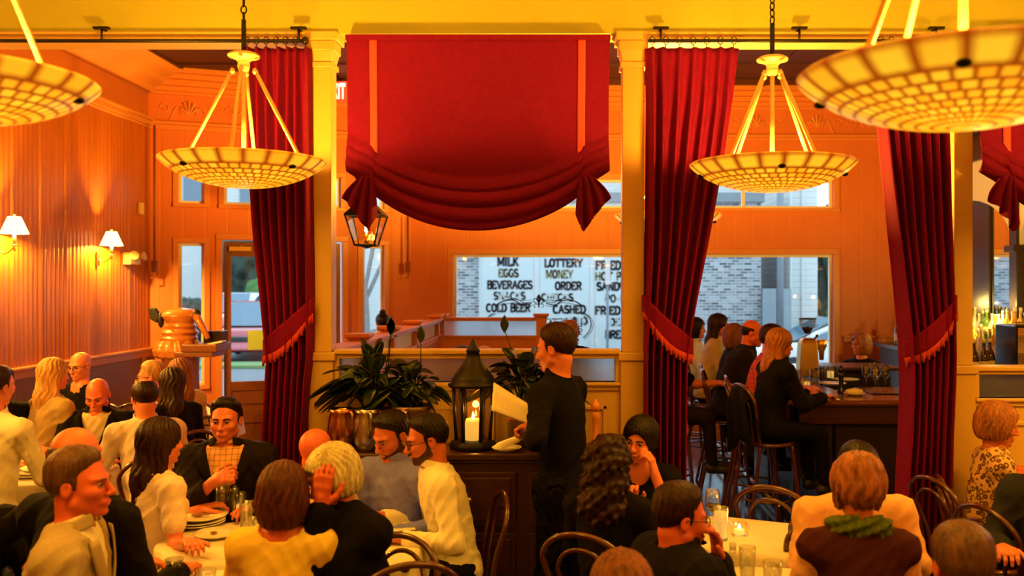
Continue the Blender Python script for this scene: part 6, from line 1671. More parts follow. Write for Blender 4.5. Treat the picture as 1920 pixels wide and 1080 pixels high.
    if style in ('updo', 'bun'):
        d = cranium(Q, 0.030 if style == 'updo' else 0.012)
        d = smax(d, smin(-line - 0.008, d_ell(Q, npv((0, 0.085, -0.035)), npv((0.06, 0.035, 0.055))), 0.02), 0.01)
        if style == 'updo':
            d = smin(d, d_ell(Q, npv((0.010, 0.065, 0.095)), npv((0.075, 0.065, 0.055))), 0.03)
            d = smin(d, d_ell(Q, npv((-0.030, 0.095, 0.03)), npv((0.040, 0.035, 0.055))), 0.02)
            d = smin(d, d_ell(A, npv((0.072, -0.005, -0.01)), npv((0.022, 0.040, 0.07))), 0.02)
            d = d + strands(Q, 0.004, 20)
        else:
            d = smin(d, d_ell(Q, npv((0, 0.045, 0.135)), npv((0.042, 0.042, 0.036))), 0.012) + strands(Q, 0.0015)
        return smax(d, -face, 0.012) if style == 'updo' else d
    if style == 'cap':                                                # neat dark crop with side fringe
        d = smin(cranium(Q, 0.022), d_ell(Q, npv((0, 0.03, -0.01)), npv((0.096, 0.098, 0.095))), 0.03) + strands(Q, 0.0025, 24)
        return smax(smax(d, -(z + 0.10 + 0.0 * y), 0.02), -d_ell(Q, npv((0.006, -0.125, -0.042)), npv((0.074, 0.102, 0.112))), 0.015)
    return None

NP = 0
def person(label, head, yaw, lean=8, hyaw=0, hpitch=6, hroll=0, sex='m', skin='fair', hair=('short', 'dark'), top=('shirt', 'cream'), legs='charcoal', L=None, R=None, seat=0.46,
           twist=0, stand=False, curl=(35, 35), face=False, glasses=None, beard=None, under=None, chair=True, group=None, wide=1.0, h=None, lips=None, bx=0.0, scarf=None, LD=None, RD=None, LB=None, RB=None, LP=None, RP=None, neckr=None, stool=False, chair_label=None, apron=None, cut=None):
    """head = (px, py_top, s) photo position of the crown and pixels per metre there"""
    global NP; NP += 1
    px, py, s = head
    fem = sex == 'f'; hk = 0.96 if fem else 1.0
    crown = at(px, py, s)
    Rh = rotm(yaw + hyaw, hpitch, hroll)
    Hc = npv(crown) - npv((0, 0, 0.118 * hk)) - (Rh @ npv((0, 0.016, 0)))
    Rb = rotm(yaw); Rt = rotm(yaw + twist)
    fwd = -Rb[:, 1]; up = npv((0, 0, 1))
    # spine in person frame
    seg = [(0.19, 0.35), (0.18, 0.8), (0.155, 1.0), (0.165, 0.75)]
    zz = yy = 0.0; pts = [(0.0, 0.09)]; y_, z_ = 0.0, 0.09
    for L_, q in seg:
        a = radians(lean * q) if q < 1.01 else 0
        y_ += L_ * sin(a); z_ += L_ * cos(a); pts.append((y_, z_))
    if stand: base_z = 0.93 - 0.09
    else: base_z = seat
    neck_top = Hc - Rh @ npv((0, -0.03, 0.05)) * 0 + Rh @ npv((0, 0.030, -0.055)) * hk
    k = float((Hc[2] - base_z) / pts[4][1]); k = min(max(k, 0.80), 1.22)
    if stand: base_z = float(Hc[2]) - pts[4][1] * k
    org = npv((Hc[0], Hc[1], 0)) - fwd * pts[4][0] * k; org[2] = base_z if not stand else base_z
    J = [org + fwd * (p[0] * k) + up * (p[1] * k) for p in pts]
    J[0] = J[0].copy()
    if bx:   # slide the pelvis sideways (leaning to a side)
        for i, q in enumerate((1, 0.75, 0.45, 0.2, 0.0)): J[i] = J[i] + Rb[:, 0] * bx * q
    hip, waist, chest, neck, _ = J
    wk = wide * (0.90 if fem else 1.0) * (0.5 + 0.5 * k)
    X = Rt[:, 0]; Fd = -Rt[:, 1]
    sp_dir = (neck - waist); sp_dir = sp_dir / np.linalg.norm(sp_dir)
    Rc = np.stack([X, np.cross(sp_dir, X), sp_dir], 1).astype(F32); Rc[:, 1] /= np.linalg.norm(Rc[:, 1])
    back = Rc[:, 1]
    sh = {'L': neck - sp_dir * 0.055 * k + X * 0.175 * wk, 'R': neck - sp_dir * 0.055 * k - X * 0.175 * wk}
    ub, fb = 0.285 * k, 0.255 * k
    arms = {}
    for sd, tgt in (('L', L), ('R', R)):
        sg = 1 if sd == 'L' else -1
        if tgt is None: tgt = ((0.14, 0.34, 0.80) if seat < 0.6 else (0.12, 0.42, 1.10)) if not stand else (0.16, 0.22, 0.95)
        if tgt == 'lap': tgt = (0.10, 0.28, base_z + 0.20)
        if tgt == 'down': tgt = (0.26, 0.05, base_z + 0.02)
        if len(tgt) == 4: T_ = npv(at(tgt[0], tgt[1], tgt[2]))
        else: T_ = npv((hip[0], hip[1], 0)) + Rt[:, 0] * (sg * tgt[0]) + Fd * tgt[1] + up * tgt[2]
        S_ = sh[sd]; v = T_ - S_; dist = float(np.linalg.norm(v)); mx = (ub + fb) * 0.985
        if dist > mx: T_ = S_ + v / dist * mx; v = T_ - S_; dist = mx
        dist = max(dist, abs(ub - fb) + 0.06)
        dn = v / np.linalg.norm(v)
        a = (ub * ub - fb * fb + dist * dist) / (2 * dist); hh = math.sqrt(max(ub * ub - a * a, 1e-6))
        pole = -up * 0.9 + X * sg * 0.45 + Rt[:, 1] * 0.15
        pp = {'L': LP, 'R': RP}[sd]
        if pp is not None: pole = X * (sg * pp[0]) + Fd * pp[1] + up * pp[2]
        pole = pole - dn * (pole @ dn); pole = pole / np.linalg.norm(pole)
        E_ = S_ + dn * a + pole * hh
        T_ = S_ + dn * dist
        D_ = (T_ - E_); D_ = D_ / np.linalg.norm(D_)
        hd = {'L': LD, 'R': RD}[sd]; hb = {'L': LB, 'R': RB}[sd]
        HD = D_ if hd is None else (Rt @ npv((hd[0] * sg, -hd[1], hd[2])))
        HB = up if hb is None else (Rt @ npv((hb[0] * sg, -hb[1], hb[2])))
        if abs(HD @ HB) > 0.9: HB = Fd
        arms[sd] = (S_, E_, T_, HD.astype(F32), HB.astype(F32))
    h = h or (0.0055 if s > 330 else 0.007 if s > 240 else 0.009)
    fine = s > 240 or face
    hp = {sd: hand_prims(arms[sd][2], arms[sd][3], arms[sd][4], sd, curl[0] if sd == 'L' else curl[1], k=0.95 if fem else 1.03) for sd in arms}
    cw = (0.150 * wk, (0.098 if fem else 0.108) * k, 0.185 * k)
    def torso(P, o=0.0):
        d = d_ell(P, chest + back * 0.0, npv((cw[0] + o, cw[1] + o, cw[2] + o)), Rc)
        d = smin(d, d_ell(P, waist, npv((0.135 * wk * (0.94 if fem else 1.04) + o, 0.100 * k * wide + o, 0.15 * k + o)), Rc), 0.06)
        d = smin(d, d_ell(P, hip, npv((0.165 * wk * (1.08 if fem else 1.0) + o, 0.125 * k * wide + o, 0.115 * k + o)), Rb), 0.07)
        for sd in 'LR':
            d = smin(d, d_rc(P, neck - sp_dir * 0.015, arms[sd][0] - X * 0.0, 0.048 + o, 0.060 * (0.88 if fem else 1.0) + o), 0.05)
        if fem:
            for sg in (-1, 1): d = smin(d, d_ell(P, chest + X * (0.068 * sg) - back * 0.085 + sp_dir * -0.01, npv((0.062 + o, 0.055 + o, 0.065 + o)), Rc), 0.04)
        return d
    sl = 0.86 if fem else 1.0
    def arm_d(P, sd, o=0.0, upto=None):
        S_, E_, T_, _, _ = arms[sd]
        d = d_rc(P, S_, E_, 0.053 * sl + o, 0.040 * sl + o)
        if upto != 'short': d = smin(d, d_rc(P, E_, T_ if upto is None else E_ + (T_ - E_) * upto, 0.040 * sl + o, 0.029 * sl + o), 0.02)
        else: d = d_rc(P, S_, S_ + (E_ - S_) * 0.62, 0.053 * sl + o + 0.004, 0.046 * sl + o + 0.010)
        return d
    ntop = Hc + Rh @ npv((0, 0.028, -0.060)) * hk
    nbase = neck + sp_dir * 0.0
    def body(P):
        d = torso(P)
        d = smin(d, d_rc(P, nbase, ntop, 0.060 * (0.86 if fem else 1), 0.056 * (0.84 if fem else 1)), 0.035)
        for sd in 'LR':
            d = smin(d, arm_d(P, sd), 0.03)
            w_ = arms[sd][2] + arms[sd][3] * 0.08
            d = smin(d, grouped(P, w_, 0.13, lambda Q, sd=sd: eval_prims(Q, hp[sd], 0.008)), 0.012)
        hd_ = grouped(P, Hc, 0.17, lambda Q: head_sdf((Q - Hc) @ Rh / hk, fem) * hk)
        return smin(d, hd_, 0.02)
    base = npv((org[0], org[1], 0 if stand else 0))
    allp = np.array([hip, waist, chest, neck, Hc] + [q for sd in arms for q in arms[sd][:3]])
    lo = allp.min(0) - 0.20; hi = allp.max(0) + 0.20
    root = empty('person', base); tag(root, label, 'person', group)
    bdy = sdf_obj('body', body, lo, hi, h, SK[skin], root, base)
    # --- clothes
    kind, fab = top
    seed_ = NP * 1.7
    def wrinkle(P, amp=0.0046):
        u1 = 30 * P[:, 2] + 9 * np.sin(7 * P[:, 0] + seed_) + 12 * P[:, 1]
        u2 = 22 * P[:, 0] - 20 * P[:, 2] + 5 * np.sin(10 * P[:, 1] + seed_)
        u3 = 46 * P[:, 2] - 30 * P[:, 0] + 4 * np.sin(13 * P[:, 1] + 2 * seed_)
        return amp * (np.abs(np.sin(u1)) ** 0.7 + 0.8 * np.abs(np.sin(u2)) ** 0.7 + 0.5 * np.abs(np.sin(u3)) - 1.3)
    def garment(o, sleeve, neck_r=0.064, vneck=None, openf=None, bottom=None):
        def f(P):
            d = torso(P, o)
            for sd in 'LR':
                if sleeve == 'none': continue
                d = smin(d, arm_d(P, sd, o * 0.9, {'long': 0.93, 'three': 0.55, 'short': 'short'}[sleeve]), 0.035)
            d = d + wrinkle(P)
            d = smax(d, -d_rc(P, nbase - sp_dir * 0.03 - back * 0.012, nbase + (ntop - nbase) * 1.6, neck_r, neck_r + 0.01), 0.008)
            q = (P - chest) @ Rc
            if openf is not None:
                wv = np.abs(q[:, 0]) - (0.012 + openf * np.clip((q[:, 2] + 0.16) / 0.32, 0, 1.2))
                d = smax(d, -np.maximum(wv, q[:, 1] + 0.02), 0.008)
            if vneck is not None:
                wv = np.abs(q[:, 0]) - vneck * np.clip((q[:, 2] - 0.02) / 0.16, -1, 1.2)
                d = smax(d, -np.maximum(wv, q[:, 1] + 0.01), 0.008)
            if cut: d = smax(d, d_cut(P), 0.01)
            hq = (P - hip) @ Rb
            return smax(d, -(hq[:, 2] + 0.05), 0.01)
        return f
    nm = {'shirt': 'shirt', 'tee': 'top', 'sweater': 'sweater', 'jacket': 'jacket', 'vest': 'vest', 'coat': 'coat', 'blouse': 'blouse'}[kind]
    hc = h * 1.25
    if kind == 'jacket':
        u = under or 'cream'
        sdf_obj('shirt', garment(0.010, 'none', 0.060), lo, hi, hc, FB[u], root, base)
        cm = FB[u]
        sdf_obj('jacket', garment(0.026, 'long', 0.072, openf=0.085), lo, hi, hc, FB[fab], root, base)
        # lapels
        lm = MB()
        for sg in (-1, 1):
            def lap(u_, v_, sg=sg):
                c_ = chest + sp_dir * (0.16 - 0.26 * u_) + X * sg * (0.02 + 0.085 * (1 - u_) ** 0.9 + (0.055 * sin(pi * min(1, u_ + 0.15)) + 0.004) * v_)
                return tuple(Vector((c_ + Fd * (cw[1] * (0.98 - 0.42 * (1 - u_) ** 2 - 0.16 * v_) + 0.040)) - Vector(base)))
            lm.grid(lap, 10, 4)
        lm.build('lapel', FB[fab], root, solid=0.006, fix=False)
    elif kind == 'vest':
        if under: sdf_obj('sweater', garment(0.012, 'long', 0.066), lo, hi, hc, FB[under], root, base)
        sdf_obj(nm, garment(0.022, 'none', 0.070), lo, hi, hc, FB[fab], root, base)
    else:
        sv = {'shirt': 'long', 'tee': 'short', 'sweater': 'long', 'coat': 'long', 'blouse': 'three'}[kind]
        o_ = {'shirt': 0.014, 'tee': 0.010, 'sweater': 0.018, 'coat': 0.030, 'blouse': 0.014}[kind]
        sdf_obj(nm, garment(o_, sv, neckr or (0.062 if kind != 'tee' else 0.078)), lo, hi, hc, FB[fab], root, base)
    if kind in ('shirt', 'jacket'):
        cf = FB[fab] if kind == 'shirt' else FB[under or 'cream']
        nd_ = (ntop - nbase) / np.linalg.norm(ntop - nbase)
        def collar(P):
            sh_ = np.abs(d_rc(P, nbase - nd_ * 0.05, nbase + nd_ * 0.15, 0.078, 0.064)) - 0.0045
            t = (P - nbase) @ nd_ + 0.25 * ((P - nbase) @ back)
            d = smax(sh_, np.abs(t - 0.038) - 0.026, 0.004)
            q = (P - nbase) @ Rc
            return smax(d, -np.maximum(np.abs(q[:, 0]) - 0.016, q[:, 1]), 0.004)
        sdf_obj('collar', collar, nbase - 0.14, nbase + 0.16, min(h, 0.006), cf, root, base)
    if kind in ('jacket', 'coat'):
        nd2 = (ntop - nbase) / np.linalg.norm(ntop - nbase)
        def jcol(P):
            sh_ = np.abs(d_rc(P, nbase - nd2 * 0.06, nbase + nd2 * 0.12, 0.100, 0.080)) - 0.006
            tt = (P - nbase) @ nd2 + 0.30 * ((P - nbase) @ back)
            q = (P - nbase) @ Rc
            d = smax(sh_, np.abs(tt - 0.028) - 0.026, 0.006)
            return smax(d, -np.maximum(np.abs(q[:, 0]) - 0.045, q[:, 1] + 0.02), 0.006)
        sdf_obj('coat_collar', jcol, nbase - 0.16, nbase + 0.17, min(h, 0.006), FB[fab], root, base)
    if scarf:
        def scf(P):
            t = (P - nbase - sp_dir * 0.02); q = t @ Rc
            r_ = np.sqrt(q[:, 0] ** 2 + (q[:, 1] * 1.1) ** 2)
            return np.sqrt((r_ - 0.088) ** 2 + (q[:, 2] * 0.9 - 0.2 * q[:, 1]) ** 2) - 0.034 + 0.006 * np.sin(120 * np.arctan2(q[:, 0], q[:, 1]) / 6) + 0.006 * np.sin(150 * q[:, 2] + 60 * q[:, 0])
        sdf_obj('scarf', scf, nbase - 0.2, nbase + 0.2, h, FB[scarf], root, base)
    # --- legs
    lf = FB[legs]
    kn, an = {}, {}
    for sg in (-1, 1):
        hj = hip + Rb[:, 0] * 0.085 * sg * wk
        if stand: kn[sg] = hj + fwd * 0.03 - up * 0.43 * k; an[sg] = npv((hj[0], hj[1], 0.09)) + Rb[:, 0] * 0.02 * sg - fwd * 0.02
        else:
            kn[sg] = hj + fwd * 0.40 * k + Rb[:, 0] * 0.035 * sg; kn[sg][2] = base_z + 0.05
            an[sg] = kn[sg] + fwd * 0.04; an[sg][2] = 0.09 if seat < 0.6 else 0.40
    def trousers(P):
        d = d_ell(P, hip, npv((0.172 * wk * (1.08 if fem else 1.0), 0.132 * k * wide, 0.12 * k)), Rb)
        for sg in (-1, 1):
            hj = hip + Rb[:, 0] * 0.085 * sg * wk
            d = smin(d, d_rc(P, hj, kn[sg], 0.088, 0.062), 0.04)
            d = smin(d, d_rc(P, kn[sg], an[sg], 0.062, 0.046), 0.03)
        d = d + wrinkle(P, 0.003)
        hq = (P - hip) @ Rb
        return smax(d, hq[:, 2] - 0.10, 0.01)
    al = np.array([hip] + [kn[g] for g in kn] + [an[g] for g in an]); 
    sdf_obj('trousers', trousers, al.min(0) - 0.2, al.max(0) + 0.2, 0.011 if s > 250 else 0.014, lf, root, base)
    for sg in (-1, 1):
        fdir = fwd
        def shoe(P, sg=sg):
            a = an[sg] + npv((0, 0, -0.04)); b = a + fdir * 0.16; b[2] = a[2] - 0.012
            d = smin(d_rc(P, a - fdir * 0.03, b, 0.042, 0.036), d_rc(P, a, a + up * 0.05, 0.04, 0.042), 0.02)
            return smax(d, -(P[:, 2] - (a[2] - 0.046)), 0.005)
        sdf_obj('shoe', shoe, an[sg] - 0.28, an[sg] + 0.28, 0.011, M['black'], root, base)
    # --- hair and face
    if hair:
        hh_ = min(h, 0.006)
        sdf_obj('hair', lambda P: hair_sdf((P - Hc) @ Rh / hk, hair[0]) * hk, Hc - npv((0.24, 0.24, 0.40)), Hc + npv((0.24, 0.24, 0.22)), hh_, HR[hair[1]], root, base)
    RhM = Matrix([list(map(float, r)) for r in Rh]).to_4x4()
    HM = Matrix.Translation(Vector((Hc - base).tolist())) @ RhM @ Matrix.Scale(hk, 4)
    if face:
        for sg in (-1, 1):
            e = link('eye', EYE_MESH, root); e.matrix_local = HM @ Matrix.Translation((0.031 * sg, -0.0775, 0.003))
            MB(HM).tube(spline([(0.013 * sg, -0.0945, 0.0215), (0.03 * sg, -0.0925, 0.0265), (0.047 * sg, -0.079, 0.0205)]), [0.003 + 0.0008 * (i < 8) for i in range(17)], 6).build('eyebrow', HR[{'white': 'grey', 'blond': 'sandy'}.get((hair or ('', 'dark'))[1], (hair or ('', 'dark'))[1])], root)
            MB(HM).tube(spline([(0.016 * sg, -0.088, 0.006), (0.031 * sg, -0.0925, 0.0105), (0.045 * sg, -0.082, 0.005)]), 0.0016, 5).build('eyelash_line', HR['black'], root)
        if lips: 
            MB(HM).tube(spline([(-0.022, -0.0955, -0.063), (-0.008, -0.108, -0.0585), (0, -0.1075, -0.0600), (0.008, -0.108, -0.0585), (0.022, -0.0955, -0.063)]), [0.0015 + 0.0028 * sin(pi * i / 32) for i in range(33)], 6).tube(spline([(-0.02, -0.0955, -0.0645), (0, -0.1065, -0.0695), (0.02, -0.0955, -0.0645)]), [0.0015 + 0.0034 * sin(pi * i / 16) for i in range(17)], 6).build('lips', M[lips], root)
    if beard:
        def bd(P):
            Q = (P - Hc) @ Rh / hk
            A = np.stack([np.abs(Q[:, 0]), Q[:, 1], Q[:, 2]], 1)
            d = head_sdf(Q, False) - 0.0016 + strands(Q, 0.0006, 70)
            reg = d_rc(A, npv((0.0, -0.085, -0.104)), npv((0.060, -0.018, -0.062)), 0.034, 0.026)
            reg = smin(reg, d_rc(A, npv((0.064, -0.012, -0.060)), npv((0.072, -0.008, 0.0)), 0.016, 0.010), 0.012)
            reg = smin(reg, d_rc(A, npv((0.0, -0.108, -0.0475)), npv((0.028, -0.092, -0.072)), 0.0085, 0.011), 0.010)
            reg = smax(reg, -d_ell(Q, npv((0, -0.105, -0.064)), npv((0.021, 0.03, 0.0095))), 0.004)
            return smax(d, reg, 0.004) * hk
        sdf_obj('beard', bd, Hc - 0.18, Hc + 0.18, min(h, 0.0055), HR[beard], root, base)
    if glasses:
        gm = MB(HM)
        for sg in (-1, 1):
            gm.tube([((0.033 + 0.023 * cos(t)) * sg, -0.102 - 0.0 + 0.006 * (1 if 0.023 * cos(t) > 0 else 0), 0.002 + 0.018 * sin(t)) for t in [2 * pi * i / 20 for i in range(20)]], 0.0022, 6, closed=True)
            gm.tube([(0.056 * sg, -0.096, 0.006), (0.080 * sg, -0.06, 0.008), (0.082 * sg, 0.01, 0.006), (0.080 * sg, 0.03, -0.015)], 0.0022, 6)
        gm.tube([(-0.011, -0.103, 0.004), (0, -0.106, 0.008), (0.011, -0.103, 0.004)], 0.002, 6)
        gl = gm.build('eyeglasses', M['gloss_black'], root)
    if apron:
        def apr(P):
            d = np.abs(trousers(P) - 0.012) - 0.005
            q = (P - hip) @ Rb
            return smax(smax(d, q[:, 1] - 0.10, 0.01), q[:, 2] - 0.09, 0.01)
        sdf_obj('apron', apr, al.min(0) - 0.2, al.max(0) + 0.2, 0.012, FB[apron], root, base)
    if chair and not stand:
        place_chair(float(hip[0]), float(hip[1]), yaw, 'bentwood %s under the %s' % ('bar stool' if stool else 'chair', chair_label or label), stool)
    return dict(root=root, Hc=Hc, Rh=Rh, arms=arms, base=base, hip=hip)
# ================================================================ the guests
G_ = 'restaurant guests'
# rear left tables
person('dark haired person in black cut by the left edge behind the cream shirt', (0, 690, 255), 60, hair=('short', 'dark'), top=('sweater', 'black'), chair_label='dark haired person at the left photo edge')
person('man in cream shirt at the left edge, back turned, reaching to the plates', (-10, 690, 305), 168, lean=6, hair=('short', 'dark'), top=('shirt', 'cream'), L=(0.2, 0.38, 0.82), R=(0.12, 0.40, 0.84), chair_label='cream shirted man at the left photo edge')
person('blonde woman in tan sweater with her back turned near the wainscot', (98, 674, 250), 150, sex='f', hair=('long', 'blond'), top=('sweater', 'olive'), skin='fair', chair_label='blonde woman in tan sweater')
person('bald man with black glasses and black shirt against the wainscot', (152, 660, 214), -12, hpitch=12, hair=None, top=('tee', 'black'), skin='fair', face=True, glasses=True, chair_label='bald man with glasses')
person('bald man in dark jacket looking down at the rear left table', (184, 709, 252), 8, lean=10, hpitch=26, hair=None, top=('jacket', 'black'), under='beige', skin='ruddy', face=True, L=(0.10, 0.40, 0.80), R=(0.14, 0.40, 0.80), wide=1.15, chair_label='bald man in dark jacket')
person('balding man in pale pink shirt seen from behind at the rear table', (272, 712, 282), 214, lean=14, hpitch=12, hair=('bald_spot', 'dark'), top=('shirt', 'pink'), skin='fair', L=(0.2, 0.36, 0.80), R=(0.15, 0.40, 0.82), chair_label='balding man in pink shirt')
person('blond man in glasses, profile left, partly behind the long haired woman', (286, 680, 224), -78, hair=('short', 'blond'), top=('sweater', 'charcoal'), skin='fair', glasses=True, face=True, chair_label='blond man in glasses')
person('woman with long dark hair over a black top, leaning left', (322, 692, 246), -128, lean=12, hroll=-8, sex='f', hair=('long', 'dark'), top=('sweater', 'black'), skin='fair', chair_label='woman with long dark hair in black')
person('woman in beige cardigan behind the long haired woman in black', (338, 674, 224), -120, lean=10, sex='f', hair=('long', 'auburn'), top=('sweater', 'beige'), skin='fair', chair_label='woman in beige cardigan')
# lower left corner
person('person in black at the left edge, one hand showing below the cream shirt', (-62, 872, 430), 62, hair=('short', 'dark'), top=('coat', 'black'), R=(50, 968, 440, 0), curl=(35, 25), chair_label='black clad person at the left photo edge')
person('older bald man in black jacket just behind the grey haired man', (138, 802, 470), 160, hair=('fringe', 'grey'), top=('jacket', 'black'), skin='fair', bx=-0.13, hpitch=4, wide=1.1, chair_label='older bald man in black jacket')
person('grey haired man in tan jacket, profile right, lower left corner', (142, 846, 520), 104, hyaw=-10, hpitch=2, hair=('short', 'grey'), top=('jacket', 'tan'), under='cream', skin='ruddy', face=True, L=(0.16, 0.34, 0.82), R=(0.16, 0.30, 0.80), wide=1.12, chair_label='grey haired man in tan jacket')
person('woman with long dark hair in a pale pink top reaching to the table', (297, 787, 372), 142, lean=10, sex='f', hair=('long', 'dark'), top=('tee', 'pink'), skin='fair', R=(352, 1018, 405, 0), L=(0.1, 0.35, 0.8), chair_label='woman with long hair in pink top')
# front left table
person('dark haired man in black blazer and checked shirt facing the camera', (425, 748, 330), 10, lean=6, hyaw=-6, hpitch=4, skin='tan', hair=('quiff', 'black'), top=('jacket', 'charcoal'), under='check', face=True, R=(398, 905, 352, 0), L=(0.2, 0.33, 0.80), RD=(-0.75, 0.35, 0.45), RB=(0.1, 0.75, 0.5), curl=(30, 60), wide=1.12, chair_label='man in black blazer')
person('woman with a brown bob and golden yellow sweater seen from behind', (530, 873, 480), 182, lean=4, sex='f', hair=('bob', 'brown'), top=('sweater', 'yellow'), skin='ruddy', neckr=0.084, chair_label='woman in yellow sweater')
person('bald man seen from behind between the blazer man and blue shirt', (590, 804, 350), 155, hair=None, top=('shirt', 'stripecollar'), skin='ruddy', chair_label='bald man seen from behind')
person('white haired woman in black resting her face on one hand', (628, 838, 462), -30, hyaw=-12, lean=10, hpitch=22, sex='f', hair=('short_bob', 'white'), top=('coat', 'black'), skin='ruddy', face=True, L=(603, 952, 478, 0), LP=(0.3, -0.3, -0.9), bx=0.10, LD=(0.10, 0.05, 1.0), LB=(0.3, 0.95, 0.1), R=(0.16, 0.34, 0.80), curl=(14, 30), chair_label='white haired woman in black')
# the two men with the menu
person('bearded man in blue shirt looking down at the menu', (738, 772, 352), -28, lean=10, hyaw=-14, hpitch=26, skin='tan', hair=('quiff', 'black'), top=('shirt', 'blue'), face=True, beard='stubble', R=(692, 985, 362, 0), L=(740, 1000, 366, 0), chair_label='bearded man in blue shirt')
person('man in cream shirt and glasses leaning over the menu, profile left', (806, 779, 368), -76, lean=18, hpitch=16, skin='tan', hair=('quiff', 'black'), top=('shirt', 'cream'), face=True, beard='stubble', glasses=True, L=(757, 1010, 388, 0), R=(0.14, 0.36, 0.80), legs='black', chair_label='man in cream shirt and glasses')
# the waiter
W_ = person('waiter in black standing at the sideboard with napkins in hand', (1046, 611, 356), -118, lean=5, hpitch=12, hair=('short', 'dark'), top=('shirt', 'black'), legs='black', stand=True, skin='fair', face=True, R=(1000, 786, 346, 0), L=(1012, 806, 366, 0), curl=(55, 55), RD=(0.0, 0.9, 0.35), LD=(0.1, 0.9, 0.15), apron='black')
# booth and entry
person('grey blond head showing behind the waiter, dark coat', (1066, 604, 185), 150, hair=('curly', 'sandy'), top=('coat', 'black'), seat=0.76, stool=True, chair_label='grey blond head behind the waiter')
person('woman with a dark hair bun standing at the entry side light', (717, 588, 150), 200, sex='f', hair=('bun', 'black'), top=('shirt', 'white'), stand=True)
person('dark haired head just above the booth rail left of the lantern', (866, 651, 200), 160, hair=('short', 'dark'), top=('sweater', 'black'), chair_label='dark haired booth guest')
person('fair haired head above the booth rail right of the lantern tip', (908, 652, 196), 200, sex='f', hair=('bob', 'blond'), top=('sweater', 'beige'), chair_label='fair haired booth guest')
# right of the waiter
person('woman with dark curly hair in black seen from behind', (1140, 823, 408), 152, lean=6, sex='f', hair=('curly', 'dark'), top=('sweater', 'black'), skin='fair', R=(0.14, 0.34, 0.80), chair_label='woman with dark curly hair')
person('woman with short black hair resting her cheek on her hand', (1202, 783, 350), -12, lean=12, hyaw=-14, hpitch=10, hroll=8, sex='f', hair=('cap', 'black'), top=('tee', 'black'), skin='fair', face=True, lips='lips', L=(1229, 893, 362, 0), LD=(-0.25, -0.05, 1.0), LB=(0.95, 0.2, 0.1), R=(1185, 945, 372, 0), RD=(0, .4, .9), curl=(40, 40), chair_label='woman resting her cheek on her hand')
person('man in navy jacket and black glasses, hand raised to his mouth', (1270, 912, 490), 118, hyaw=-12, hpitch=10, hair=('short', 'dark'), top=('coat', 'navy'), skin='ruddy', face=True, glasses=True, R=(1347, 1050, 482, 0), RD=(0.15, -0.25, 1.0), RB=(0.2, 1.0, 0.15), L='lap', curl=(40, 26), chair_label='man in navy jacket and glasses')
person('auburn haired head at the lower edge below the navy jacket', (1166, 1044, 620), 182, sex='f', hair=('short_bob', 'auburn'), top=('sweater', 'charcoal'), chair_label='auburn haired person at the lower edge')
person('dark haired man in peach shirt bowing his head behind the blond updo', (1606, 833, 408), 4, lean=14, hpitch=34, hair=('short', 'black'), top=('shirt', 'peach'), skin='fair', face=True, wide=1.30, L=(0.16, 0.30, 0.80), R=(0.16, 0.30, 0.80), chair_label='man in peach shirt')
person('woman with blond updo, green wool scarf and dark vest, from behind', (1610, 862, 500), 176, lean=6, sex='f', hair=('updo', 'sandy'), top=('vest', 'plum'), under='peach', scarf='green', skin='fair', chair_label='woman with blond updo')
person('grey haired head at the lower right edge of the photo', (1806, 990, 620), 176, hair=('short', 'grey'), top=('coat', 'charcoal'), skin='ruddy', chair_label='grey haired person at the lower right')
person('woman with sandy bob in brown spotted blouse, turned right', (1866, 757, 335), 78, lean=8, hpitch=14, sex='f', hair=('short_bob', 'sandy'), top=('sweater', 'spots'), skin='tan', R=(1908, 905, 338, 0), L=(0.1, 0.36, 0.86), chair_label='woman in spotted blouse')
person('person in dark grey blue coat cut by the right edge', (1985, 800, 400), -35, lean=6, hair=('short', 'dark'), top=('coat', 'greyblue'), R=(0.20, 0.30, 0.80), chair_label='person in dark coat at the right edge')
# along the bar
bs = dict(seat=0.76, stool=True)
person('woman with dark hair in white at the bar behind the drape', (1303, 597, 166), 66, sex='f', hair=('bob', 'black'), top=('shirt', 'white'), skin='fair', chair_label='woman in white at the bar', **bs)
person('woman with long black hair in beige sweater at the bar', (1346, 590, 176), 76, lean=14, sex='f', hair=('long', 'dark'), top=('sweater', 'beige'), skin='fair', face=True, chair_label='woman in beige sweater at the bar', **bs)
person('person with auburn hair between the beige sweater and bald man', (1376, 609, 187), 84, lean=12, sex='f', hair=('bob', 'auburn'), top=('sweater', 'charcoal'), skin='fair', chair_label='auburn haired person at the bar', **bs)
person('balding man in dark suit leaning on the bar', (1408, 600, 202), 78, lean=24, hpitch=14, hair=('fringe', 'dark'), top=('coat', 'charcoal'), skin='ruddy', face=True, wide=1.15, chair_label='balding man in dark suit', **bs)
person('dark haired person in red plaid shirt at the bar', (1446, 611, 217), 82, lean=18, hair=('short', 'dark'), top=('shirt', 'redplaid'), skin='fair', chair_label='person in red plaid shirt', **bs)
BW_ = person('blonde woman in black coat on the nearest bar stool', (1460, 618, 233), 104, lean=13, hpitch=10, sex='f', hair=('long', 'sandy'), top=('coat', 'black'), legs='black', skin='fair', chair_label='blonde woman in black coat', **bs)
person('person in black vest mostly hidden by the drape beside the bar', (1268, 640, 206), 84, hair=('short', 'dark'), top=('tee', 'black'), skin='tan', R=(0.2, 0.1, 0.80), chair_label='person hidden by the drape', **bs)
person('fair haired woman in black seated beyond the service station', (1616, 626, 168), -48, hyaw=-24, hpitch=6, sex='f', hair=('bob', 'sandy'), top=('sweater', 'black'), skin='fair', face=True, chair_label='fair haired woman beyond the bar')
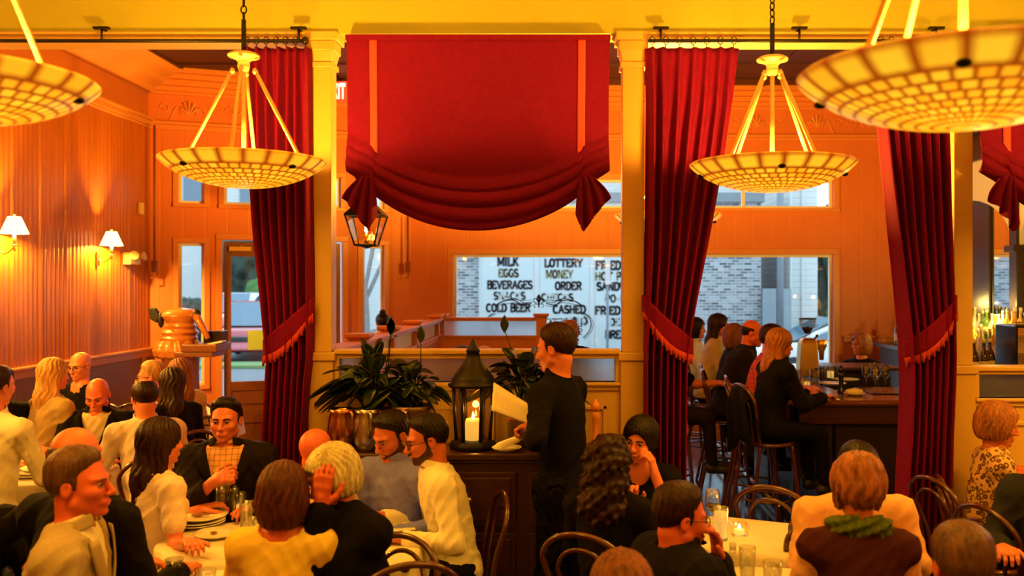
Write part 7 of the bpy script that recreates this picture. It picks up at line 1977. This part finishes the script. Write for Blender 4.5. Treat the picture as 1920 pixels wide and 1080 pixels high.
person('person hidden by the right drape, one hand reaching the wine glasses', (1738, 598, 216), -84, stand=True, hair=('short', 'dark'), top=('shirt', 'black'), skin='fair', L=(1690, 742, 212, 0), LD=(0, 1, -0.1), R=(0.2, 0.2, 0.95))

# napkins and glass in the waiter's hands
w = W_['arms']['R'][2]
fan = MB()
def nap(u, v): return (0.02 - 0.21 * u, -0.06 + 0.16 * (v - 0.5), 0.0 + 0.10 * u + 0.12 * (0.6 + 0.4 * u) * (v - 0.5) + 0.010 * sin(14 * v) * u)
o = fan.grid(nap, 14, 14).build('folded_napkin', M['napkin'], solid=0.012); o.location = (float(w[0]) - 0.03, float(w[1]) + 0.05, float(w[2]) + 0.02)
tag(o, 'fan of folded cream napkins held by the waiter', 'napkin')
tumbler((float(w[0]) + 0.10, float(w[1]) - 0.09, float(w[2]) + 0.0), 0.036, 0.10, 'dark stemless glass held in the waiter hand', 0.6, 'wine')

# folded spectacles in the blazer man's raised hand
g_ = at(428, 880, 352)
gm = MB(Matrix.Translation(g_))
for sg in (-1, 1): gm.tube([(0.024 * sg + 0.019 * cos(t), 0, 0.015 * sin(t)) for t in [2 * pi * i / 16 for i in range(16)]], 0.0018, 5, closed=True)
gm.tube([(-0.043, 0, 0.004), (-0.06, -0.01, 0.0), (-0.075, -0.02, -0.01)], 0.002, 5).tube([(-0.006, 0, 0.004), (0.006, 0, 0.004)], 0.0018, 5)
tag(gm.build('eyeglasses', M['brass']), 'thin rimmed spectacles held up by the man in black blazer', 'glasses')

# coat hung over the back of the nearest stool
hp_ = BW_['hip']
cm_ = Matrix.Translation((float(hp_[0]), float(hp_[1]), 0)) @ Matrix.Rotation(radians(104), 4, 'Z')
def hung(u_, v_):
    x = (u_ - 0.5) * 0.40 * (0.75 + 0.35 * abs(v_ - 0.5) * 2); t = (v_ - 0.5) * 2
    zt = 1.222 - 0.10 * (2 * u_ - 1) ** 2
    z = zt - 0.012 - abs(t) ** 1.15 * (0.46 + 0.03 * sin(9 * u_)) if t > 0 else zt - 0.012 - abs(t) ** 1.15 * 0.30
    y = 0.252 - 0.05 * abs(t) + (0.032 + 0.012 * sin(14 * u_)) * (1 if t > 0 else -1) * min(1, abs(t) * 6)
    return (x, y, z)
o = MB(cm_).grid(hung, 30, 36).build('hung_coat', FB['black'], solid=0.014, fix=False)
tag(o, 'black coat hung over the back of the nearest bar stool', 'coat')
